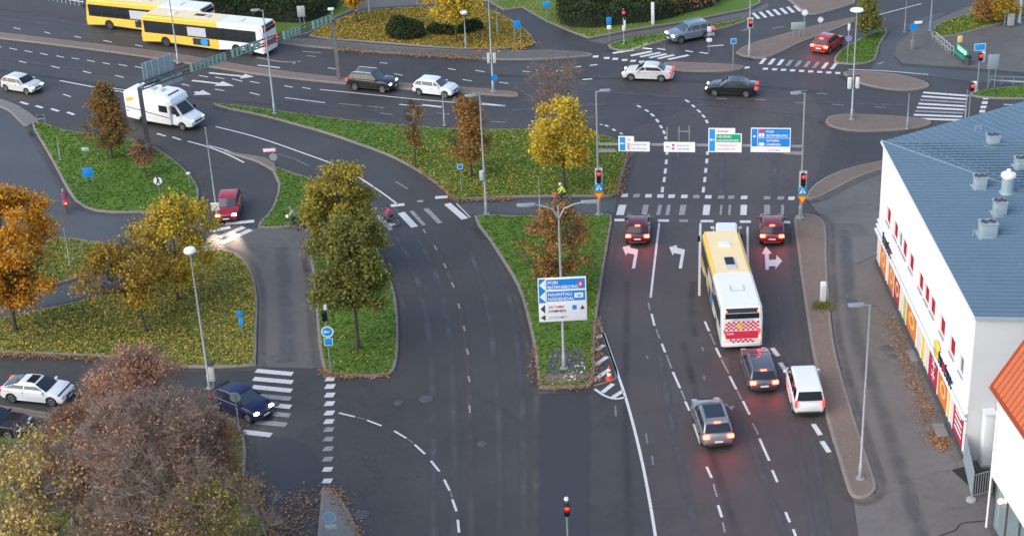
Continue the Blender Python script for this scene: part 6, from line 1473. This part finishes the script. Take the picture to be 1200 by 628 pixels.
# ------------------------------------------------------------------ small signs
def road_sign(label, base, ytop, build, z0=.1, two=False, name='road_sign', m=STEEL, r=.035):
    b = G(*base, z0); H = zfor(b, ytop); t = thing(name, label, 'sign', (b.x, b.y, z0-.02))
    for s in ((0,) if not two else (-.28,.28)): MB().tube([(s,0,0),(s,0,H)], r, 8).obj('post', m, t)
    build(t, H); return t
road_sign('white arrow board and round blue sign on the paved tip of the slip road', (322,198), 172, lambda t, H: (plate_sign(t, (-.25,-.05,H-.25), 1.05, .32, SIGN_WHITE, 'arrow_board', SIGN_RED), disc_sign(t, (0,-.06,H-.85), .32, SIGN_GREY)))
road_sign('small blue and white plate sign on the central lawn edge', (541,226), 192, lambda t, H: plate_sign(t, (0,-.05,H-.2), .42, .42, SIGN_BLUE, border=SIGN_WHITE))
road_sign('blue cycle sign on two posts at the corner of the far path', (607,53), 24, lambda t, H: plate_sign(t, (0,-.05,H-.4), .62, .85, SIGN_BLUE, border=SIGN_CYAN), two=True)
road_sign('light blue sign on a post at the top beside the hedge', (641,27), 2, lambda t, H: plate_sign(t, (0,-.05,H-.3), .75, .6, SIGN_CYAN))
road_sign('blue sign with white lower plate on the far grass strip', (714,49), 20, lambda t, H: (plate_sign(t, (0,-.05,H-.35), .5, .7, SIGN_BLUE), plate_sign(t, (0,-.05,H-1.0), .4, .4, SIGN_WHITE)))
road_sign('white marker column on the grass behind the far crossing', (765,29), 3, lambda t, H: MB().cbox((0,0,H/2), .3,.25,H).obj('column', WHITE_MET, t, bevel=.02))
road_sign('crossed white signs on a post beside the silver blue suv', (831,62), 31, lambda t, H: (plate_sign(t, (0,-.05,H-.25), .4, .5, WHITE_MET), plate_sign(t, (.15,-.08,H-.75), .7, .3, SIGN_GREY), plate_sign(t, (0,-.05,H-1.3), .5, .35, SIGN_WHITE)))
road_sign('blue and white sign on the small far island', (859,81), 45, lambda t, H: plate_sign(t, (0,-.05,H-.25), .5, .5, SIGN_BLUE, border=SIGN_WHITE), r=.05)
road_sign('round white sign on the long far island', (942,43), 11, lambda t, H: disc_sign(t, (0,-.05,H-.3), .34, SIGN_WHITE, SIGN_GREY), r=.05)
road_sign('low grey green board on the long far island', (933,44), 26, lambda t, H: plate_sign(t, (.15,-.05,H-.35), 1.35, .7, M('grey green board', (.30,.37,.34), .6)), two=True)
road_sign('white oval sign at the end of the long far island', (961,35), 19, lambda t, H: disc_sign(t, (0,-.05,H-.35), .3, SIGN_WHITE, SIGN_GREY))
road_sign('post with a purple and blue round sign on the far grass triangle', (993,74), 28, lambda t, H: (disc_sign(t, (0,-.06,H-1.35), .28, M('violet sign', (.35,.2,.55), .5), SIGN_GREY), MB().cbox((0,0,H-.3), .2,.2,.6).obj('signal_back', WHITE_MET, t, bevel=.02)), r=.05)
road_sign('round blue sign with a white arrow board by the far cycle lane', (1069,58), 25, lambda t, H: (disc_sign(t, (0,-.05,H-.55), .36, SIGN_BLUE, SIGN_CYAN), plate_sign(t, (.4,-.05,H-.12), .7, .25, SIGN_WHITE), MB().cbox((0,0,.45), .32,.32,.9).obj('post_bin', M('bin grey', (.2,.2,.18), .7), t, bevel=.03)), z0=.02)
road_sign('small yellow notice at the plaza edge behind the bench', (1124,56), 42, lambda t, H: plate_sign(t, (0,-.05,H-.3), .45, .65, M('notice yellow', (.80,.55,.22), .6)), z0=.02)
road_sign('large grey sign back on two posts beside the red plaza signal', (1161,106), 63, lambda t, H: plate_sign(t, (0,-.05,H-.7), .95, 1.3, SIGN_GREY), two=True)
road_sign('blue information board on the lawn at upper left', (105,214), 196, lambda t, H: plate_sign(t, (0,-.06,H-.4), .85, .8, SIGN_BLUE, border=SIGN_CYAN), two=True)
road_sign('low grey plate on the lawn below the rust and green tree', (101,181), 172, lambda t, H: plate_sign(t, (0,-.05,H-.18), .62, .3, M('pale plate', (.42,.5,.45), .6)))
road_sign('white oval sign with a black figure behind the yellow tree', (188,232), 206, lambda t, H: (disc_sign(t, (0,-.05,H-.4), .42, SIGN_WHITE, STEEL_D), walker(t, (0,-.09,H-.4), .5)))
road_sign('small white marker on the lawn kerb beside the slip road', (223,220), 203, lambda t, H: MB().lathe([(0,H+.1),(.16,H+.06),(.18,H-.02),(0,H-.06)], 'z', (0,0,0), 10).obj('cap', WHITE_MET, t))
road_sign('blue figure shaped sign on the leafy lawn by the footpath', (285,396), 363, lambda t, H: (plate_sign(t, (-.02,-.05,H-.25), .42, .42, SIGN_BLUE), plate_sign(t, (.0,-.05,H-.85), .28, .5, SIGN_CYAN)))
road_sign('round grey sign back beside the dark blue car', (281,506), 460, lambda t, H: disc_sign(t, (0,.05,H-.32), .32, M('disc back grey', (.36,.38,.38), .5, .2)), z0=.02)
road_sign('round blue grey sign with plate on the paved triangle at the bottom', (391,650), 598, lambda t, H: (disc_sign(t, (0,-.05,H-.36), .36, M('faded blue sign', (.16,.26,.36), .5), SIGN_GREY), plate_sign(t, (.03,-.05,H-.95), .62, .3, M('faded plate', (.26,.34,.36), .5))))
t = thing('switch_box', 'grey switch boxes at the foot of the globe lamp post', 'cabinet', G(249,453,.02))
MB().cbox((.1,-.15,1.0), .34,.26,.95).obj('cabinet', M('pale cabinet', (.5,.5,.48), .6), t, bevel=.02); MB().cbox((.12,-.15,1.75), .3,.24,.3).obj('meter_box', STEEL_D, t, bevel=.02); MB().cbox((.1,-.1,.27), .1,.1,.54).obj('leg', STEEL, t, smooth=False)
# cone
t = thing('traffic_cone', 'orange and white traffic cone on the hatched marking', 'cone', G(714,444))
CO = M('cone orange', (.75,.09,.02), .5); cn = MB().lathe([(.17,.04),(.05,.92),(.0,.93)], 'z', (0,0,0), 14).obj('cone', CO, t); MB().cbox((0,0,.025), .46,.46,.05).obj('foot', CO, t, bevel=.01)
for z0_, z1_ in ((.28,.46),(.60,.74)):
    f = lambda z: .17 - (z-.04)/.88*.12 + .006
    MB().lathe([(f(z0_),z0_),(f(z1_),z1_)], 'z', (0,0,0), 14).obj('white_band', SIGN_WHITE, cn)
# white column with weeds
t = thing('bollard_cabinet', 'tall white cabinet with weeds at its foot on the long pavement', 'cabinet', G(964,356,.12)); MB().cbox((0,0,.8), .36,.3,1.6).obj('casing', WHITE_MET, t, bevel=.04); MB().cbox((0,-.155,.9), .26,.015,1.0).obj('door', M('cabinet door', (.6,.61,.6), .5), t, smooth=False)
c = G(964,359,.12); pts = rng.normal(size=(500,3))*np.array([.42,.35,.16]); pts[:,2] = np.abs(pts[:,2])+.02
t = thing('weed_clump', 'clump of green weeds round the foot of the white cabinet', 'weeds', c); quad_mesh('leaves', leaf_quads(pts*.8, .12), LEAF['dark'], t); 
st = MB(); 
for k in range(12): st.tube([(R.gauss(0,.2),R.gauss(0,.15),0),(R.gauss(0,.4),R.gauss(0,.3),.4)], .008, 3, False)
tag(st.obj('stems', TWIG, t, fix=False), kind='stuff')
# low wall lamp / arm on the shop corner
t = thing('parking_barrier', 'thin dark barrier arm by the far corner of the shop building', 'barrier', G(1030,309)); MB().cbox((-.05,-.1,.45), .2,.2,.9).obj('stand', STEEL_D, t, bevel=.02)
e1 = G(1003,315) - G(1030,309); MB().tube([(-.05,-.1,.85), (e1.x, e1.y, .35)], [.05,.03], 8).obj('arm', STEEL_D, t)

# plaza furniture
HOOP = M('hoop steel', (.5,.51,.5), .45, .4)
for k in range(6):
    p = G(1096+3.6*k, 49+3.1*k, .02); t = thing('bike_rack', 'steel cycle hoop in the row by the plaza, %s from the lawn' % ['first','second','third','fourth','fifth','sixth'][k], 'bike rack', p, .35, 'cycle hoops')
    MB().tube([(0,-.4,0),(0,-.4,.75),(0,-.3,.88),(0,.3,.88),(0,.4,.75),(0,.4,0)], .03, 8).obj('hoop', HOOP, t); MB().tube([(0,-.4,.4),(0,.4,.4)], .02, 6).obj('cross_bar', HOOP, t)
p = G(1124,70,.02); q = (G(1132,74)-G(1116,61)); t = thing('park_bench', 'green advertising bench on the plaza corner', 'bench', p, math.atan2(q.y, q.x))
BG = M('bench green', (.01,.22,.13), .5); Lb = 2.6
MB().box(-Lb/2,Lb/2,-.25,.25,.42,.48).obj('seat', BG, t, bevel=.01); bk = MB().box(-Lb/2,Lb/2,.22,.28,.45,1.15).obj('backrest', BG, t, bevel=.01)
MB().box(-Lb*.4,Lb*.4,.205,.218,.62,1.05).obj('advert_field', M('bench advert', (.45,.72,.58), .5, 0, .2, 5), bk, smooth=False)
for s in (-1, 1):
    for y in (-.2,.2): MB().cbox((s*(Lb/2-.15),y,.21),.07,.07,.42).obj('leg', STEEL_D, t, smooth=False)
t = thing('litter_bin', 'dark bin at the near end of the green bench', 'bin', G(1134,76,.02)); MB().lathe([(.22,0),(.26,.7),(.28,.72),(.2,.76),(0,.76)], 'z', (0,0,0), 12).obj('drum', STEEL_D, t); MB().lathe([(.3,.72),(.3,.78),(.24,.82)], 'z', (0,0,0), 12).obj('lid', BLACK, t)
t = thing('cabinet', 'pale grey utility cabinet by the plaza shrubs', 'cabinet', G(1184,30,.12)); MB().cbox((0,0,.6),.6,.45,1.2).obj('casing', CONC, t, bevel=.03); MB().cbox((0,0,1.22),.66,.5,.05).obj('lid', STEEL, t, smooth=False)
t = thing('notice_box', 'lime yellow box on a post among the plaza shrubs', 'box', G(1177,30,.12)); MB().cbox((0,0,1.55),.6,.3,.6).obj('box', M('lime paint', (.55,.62,.12), .5), t, bevel=.03); MB().tube([(0,0,0),(0,0,1.3)], .05, 8).obj('post', STEEL, t)
t = thing('flag_pole', 'white pole at the right top corner of the view', 'pole', G(1194,27,.02)); MB().tube([(0,0,0),(0,0,6)], [.16,.13], 10).obj('pole', WHITE_MET, t); MB().lathe([(.3,0),(.3,.06),(.2,.1)], 'z', (0,0,0), 12).obj('foot', CONC, t)
# railing at the top left
a, b = G(38,-2,.02), G(98,8,.02); v = b-a; t = thing('guard_railing', 'white railing at the top left edge before the far bus', 'railing', a); n_ = 12
for k in range(n_+1): MB().tube([v*(k/n_), v*(k/n_)+UP*1.0], .03, 6).obj('post', WHITE_MET, t)
for z in (.5,.98): MB().bar(UP*z, v+UP*z, .05, .06).obj('rail', WHITE_MET, t, smooth=False)
a, b = G(1160,99,.1), G(1215,101,.1); v = b-a; t = thing('low_fence', 'low steel fence on the grass at the right edge', 'fence', a)
for k in range(5): MB().tube([v*(k/4), v*(k/4)+UP*.75], .03, 6).obj('post', STEEL, t)
for z in (.4,.74): MB().bar(UP*z, v+UP*z, .04, .05).obj('rail', STEEL, t, smooth=False)
a = G(49,141,.1); t = thing('low_barrier', 'short steel hoop barrier on the kerb at the left', 'barrier', G(49,146,.1)); MB().tube([(-.35,0,0),(-.35,0,.9),(.35,0,.9),(.35,0,0)], .035, 8).obj('hoop', STEEL, t); MB().tube([(-.35,0,.5),(.35,0,.5)], .025, 6).obj('cross_bar', STEEL, t)

# ------------------------------------------------------------------ people and bicycles
SKIN = M('skin', (.50,.30,.22), .6, 0, .08)
HAIR = M('dark hair', (.03,.022,.018), .8)
def body_mesh(joints, edges, radii):
    """continuous body grown round a skeleton with the Skin modifier"""
    names = list(joints); me = bpy.data.meshes.new('skeleton'); me.from_pydata([joints[n] for n in names], [(names.index(a), names.index(b)) for a, b in edges], [])
    o = bpy.data.objects.new('skeleton', me); COL.objects.link(o); o.modifiers.new('skin', 'SKIN')
    sv = me.skin_vertices[0].data
    for i, n in enumerate(names): sv[i].radius = (radii[n], radii[n]); sv[i].use_root = (n == 'pelvis')
    o.modifiers['skin'].use_smooth_shade = True
    s = o.modifiers.new('sub', 'SUBSURF'); s.levels = 1; s.render_levels = 1
    dg = bpy.context.evaluated_depsgraph_get(); m2 = bpy.data.meshes.new_from_object(o.evaluated_get(dg)); bpy.data.objects.remove(o); return m2
EDG = [('pelvis','spine'),('spine','chest'),('chest','neck'),('neck','head'),('head','crown')]
for s in 'lr': EDG += [('chest','sh'+s),('sh'+s,'el'+s),('el'+s,'wr'+s),('wr'+s,'pa'+s),('pelvis','hip'+s),('hip'+s,'kn'+s),('kn'+s,'an'+s),('an'+s,'toe'+s)]
RADI = dict(pelvis=.15, spine=.14, chest=.155, neck=.06, head=.095, crown=.085)
for s in 'lr': RADI.update({'sh'+s:.075,'el'+s:.05,'wr'+s:.032,'pa'+s:.034,'hip'+s:.098,'kn'+s:.062,'an'+s:.042,'toe'+s:.038})
def person(label, loc, rz, J, top, legs, shoes=BLACK, head_cover=None, skin=SKIN, carry=None):
    t = thing('person', label, 'person', loc, rz)
    me = body_mesh(J, EDG, RADI)
    for m_ in (top, legs, shoes, skin): me.materials.append(m_)
    seg = []
    for a, b in EDG:
        k = 0
        if a in ('neck','head'): k = 3
        if a[:2] == 'wr': k = 3
        if a[:3] in ('hip',) or a[:2] == 'kn' or b[:3] == 'hip': k = 1
        if a[:2] == 'an': k = 2
        seg.append((Vector(J[a]), Vector(J[b]), k))
    for p in me.polygons:
        c = Vector(p.center); bd = None
        for a, b, k in seg:
            ab = b-a; f = max(0, min(1, (c-a).dot(ab)/ab.length_squared)); dd = (a+ab*f-c).length
            if bd is None or dd < bd[0]: bd = (dd, k)
        p.material_index = bd[1]
    body = link('body', me, None, t)
    # fingers and face on the same body
    hd_ = Vector(J['head']); cr = Vector(J['crown']); upv = (cr-hd_).normalized(); fw = Vector((1,0,0)); fw = (fw-upv*fw.dot(upv)).normalized(); sd = upv.cross(fw)
    for s in 'lr':
        pa = Vector(J['pa'+s]); dr = (pa-Vector(J['wr'+s])).normalized(); ac = dr.cross(Vector((0,0,1))); ac = ac.normalized() if ac.length > .1 else Vector((0,1,0)); mb = MB()
        for k, ln in enumerate((.07,.085,.09,.08)):
            p = pa + ac*(k-1.5)*.019 + dr*.02; mb.tube([p, p+dr*ln*.5, p+dr*ln*.8-Vector((0,0,.03))], [.010,.009,.007], 5)
        p = pa + ac*.035 - dr*.01; mb.tube([p, p+ac*.02+dr*.04, p+ac*.015+dr*.065-Vector((0,0,.01))], [.011,.010,.008], 5); mb.obj('fingers', skin, body)
    f = MB(); f.prism([(-.02,-.02),(.02,-.02),(0,.03)], 0, .001, 'z')
    nose = MB().tube([hd_+fw*.085+upv*.06, hd_+fw*.115+upv*.02, hd_+fw*.09+upv*.01], [.008,.016,.01], 6).obj('nose', skin, body)
    for s in (-1, 1):
        MB().lathe([(0,-.012),(.012,0),(0,.012)], 'z', tuple(hd_+fw*.088+sd*s*.035+upv*.06), 6).obj('eye', BLACK, body)
        MB().lathe([(0,-.03),(.018,-.01),(.016,.02),(0,.03)], 'z', tuple(hd_+sd*s*.098+upv*.04), 6).obj('ear', skin, body)
    MB().bar(hd_+fw*.092-sd*.022-upv*.02, hd_+fw*.092+sd*.022-upv*.02, .008, .008).obj('mouth', M('lips', (.4,.16,.14), .6), body, smooth=False)
    hc = cr - upv*.02 - fw*.012; mb = MB(); rr_ = .118
    for k in range(5):
        pass
    prof = [(rr_*1.0,-.01),(rr_*.98,.04),(rr_*.8,.085),(rr_*.45,.112),(0,.12)]
    hm_ = mb.lathe(prof, 'z', (0,0,0), 14).mesh('headwear'); rot = upv.to_track_quat('Z','Y').to_matrix().to_4x4(); hm_.transform(Matrix.Translation(hc) @ rot)
    link('helmet' if head_cover else 'hair', hm_, head_cover or HAIR, body)
    return t
def bicycle(label, loc, rz, col, lean=0):
    t = thing('bicycle', label, 'bicycle', loc, rz); r = .34; t.rotation_euler = (lean, 0, rz)
    for x in (-.52, .53):
        w_ = MB(); n = 22
        ring = [(x+math.cos(2*math.pi*k/n)*r, 0, r+math.sin(2*math.pi*k/n)*r) for k in range(n+1)]
        wh = w_.tube(ring, .022, 6, False).obj('wheel', RUBBER, t)
        sp_ = MB()
        for k in range(12): sp_.tube([(x,0,r),(x+math.cos(k*.5236)*r*.97,0,r+math.sin(k*.5236)*r*.97)], .004, 3, False)
        sp_.obj('spokes', ALLOY, wh, fix=False)
        MB().tube([(x,-.05,r),(x,.05,r)], .03, 8).obj('hub', STEEL_D, wh)
    f = MB(); bb = (-.08,0,.29); st_ = (-.22,0,.82); hd_ = (.36,0,.80)
    for a, b in ((bb, st_), (bb, hd_), (st_, hd_), ((-.52,0,r), bb), ((-.52,0,r), st_)): f.tube([a, b], .02, 6)
    f.tube([(.34,0,.92),(.40,0,.72),(.53,0,r)], .02, 6); f.obj('frame', col, t)
    MB().tube([(-.08,-.02,.29),(-.08,-.12,.29),(.06,-.12,.2),(.06,-.2,.2)], .014, 6).obj('crank', STEEL_D, t); MB().tube([(-.08,.02,.29),(-.08,.12,.29),(-.22,.12,.38),(-.22,.2,.38)], .014, 6).obj('crank', STEEL_D, t)
    MB().tube([(.30,-.28,1.0),(.38,-.2,1.02),(.36,0,.98),(.38,.2,1.02),(.30,.28,1.0)], .015, 6).obj('handlebar', STEEL_D, t)
    MB().tube([(-.22,0,.82),(-.25,0,.93)], .015, 6).obj('seat_post', STEEL, t); MB().prism([(-.42,-.08),(-.38,.08),(-.2,.035),(-.05,.02),(-.05,-.02),(-.2,-.035)], .92, .965, 'z').obj('saddle', BLACK, t, bevel=.01)
    MB().cbox((-.5,0,.75), .32,.12,.02).obj('rack', STEEL_D, t, smooth=False)
    return t
def rider_pose(k=0.0):
    J = dict(pelvis=(-.25,0,.99), spine=(-.17,0,1.17), chest=(-.02,0,1.40), neck=(.06,0,1.53), head=(.12,0,1.60), crown=(.13,0,1.72))
    for s, y in (('l',1),('r',-1)):
        up_ = (y > 0)
        J.update({'sh'+s:(0,y*.18,1.42),'el'+s:(.16,y*.24,1.20),'wr'+s:(.29,y*.26,1.06),'pa'+s:(.33,y*.25,1.035)})
        J.update({'hip'+s:(-.22,y*.11,.94),'kn'+s:((.16,y*.13,.80) if up_ else (.08,y*.13,.62)),'an'+s:((-.16,y*.16,.46) if up_ else (.02,y*.16,.28)),'toe'+s:((-.02,y*.17,.42) if up_ else (.17,y*.17,.25))})
    return J
def cyclist(label, blabel, px, dpx, top, legs, bcol, helmet):
    p = G(*px, .015); q = G(px[0]+dpx[0], px[1]+dpx[1], .015); rz = math.atan2(q.y-p.y, q.x-p.x)
    b = bicycle(blabel, p, rz, bcol); pr_ = person(label, p, rz, rider_pose(), top, legs, head_cover=helmet); return b, pr_
PINK = M('pink jacket', (.75,.10,.22), .8, 0, .15, 8); GREYJ = M('grey jacket', (.30,.34,.34), .85, 0, .15, 8); REDJ = M('red jacket', (.55,.03,.05), .8, 0, .15, 8); MAUVE = M('mauve jacket', (.20,.05,.12), .8, 0, .15, 8); HIVIS = M('hi-vis jacket', (.72,.85,.12), .7, 0, .1, 8)
DKT = M('dark trousers', (.02,.022,.03), .85, 0, .15, 8); GRT = M('grey green trousers', (.12,.15,.13), .85, 0, .15, 8); HELW = M('white helmet', (.75,.75,.74), .4); HELK = M('black helmet', (.03,.03,.035), .4); HELG = M('grey helmet', (.18,.21,.24), .4)
cyclist('person in a pink jacket cycling over the slip road crossing', 'dark bicycle under the person in pink', (457,266), (-40,4), PINK, DKT, BLACK, HELK)
b, _ = cyclist('person in a grey jacket cycling left on the footpath by the olive tree', 'dark bicycle with a front lamp under the person in grey', (345,267.5), (-40,2), GREYJ, DKT, STEEL_D, HELG)
MB().lathe([(0,-.06),(.06,-.05),(.07,.0),(.05,.04),(0,.05)], 'x', (.46,0,1.0), 10).obj('front_lamp', M('cycle lamp lit', (.9,.9,.9), .4, emit=8), b)
b, _ = cyclist('person in a mauve jacket cycling away down the wide path at the left', 'bicycle with a lit red rear bag under the person in mauve', (78,247), (-6,-20), MAUVE, GRT, STEEL_D, HELG)
MB().cbox((-.52,0,.92),.36,.32,.34).obj('rear_bag', M('red bag', (.6,.03,.03), .6), b, bevel=.05); MB().cbox((-.71,0,.9),.04,.14,.1).obj('rear_lamp', TAIL_ON, b, bevel=.01)
b, _ = cyclist('person in a hi-vis yellow jacket cycling behind the double lamp post', 'bicycle with a red front bag under the person in hi-vis yellow', (659,240), (-40,3), HIVIS, DKT, BLACK, HELW)
MB().cbox((.55,0,.85),.3,.34,.34).obj('front_bag', M('coral bag', (.70,.12,.07), .6), b, bevel=.05)
WJ = dict(pelvis=(0,0,.93), spine=(.01,0,1.12), chest=(.03,0,1.36), neck=(.04,0,1.50), head=(.05,0,1.57), crown=(.05,0,1.69))
for s, y in (('l',1),('r',-1)): WJ.update({'sh'+s:(.02,y*.19,1.39),'el'+s:(-.04*y,y*.24,1.13),'wr'+s:(.12*y,y*.24,.90),'pa'+s:(.15*y,y*.24,.83),'hip'+s:(0,y*.10,.88),'kn'+s:(.15 if y > 0 else -.08,y*.10,.49),'an'+s:(.20 if y > 0 else -.36,y*.10,.09),'toe'+s:(.34 if y > 0 else -.24,y*.11,.04)})
p = G(353,270,.012); person('person in dark clothes walking behind the cyclist in grey', p, math.pi+.15, WJ, M('black coat', (.018,.018,.024), .85), DKT, head_cover=None)
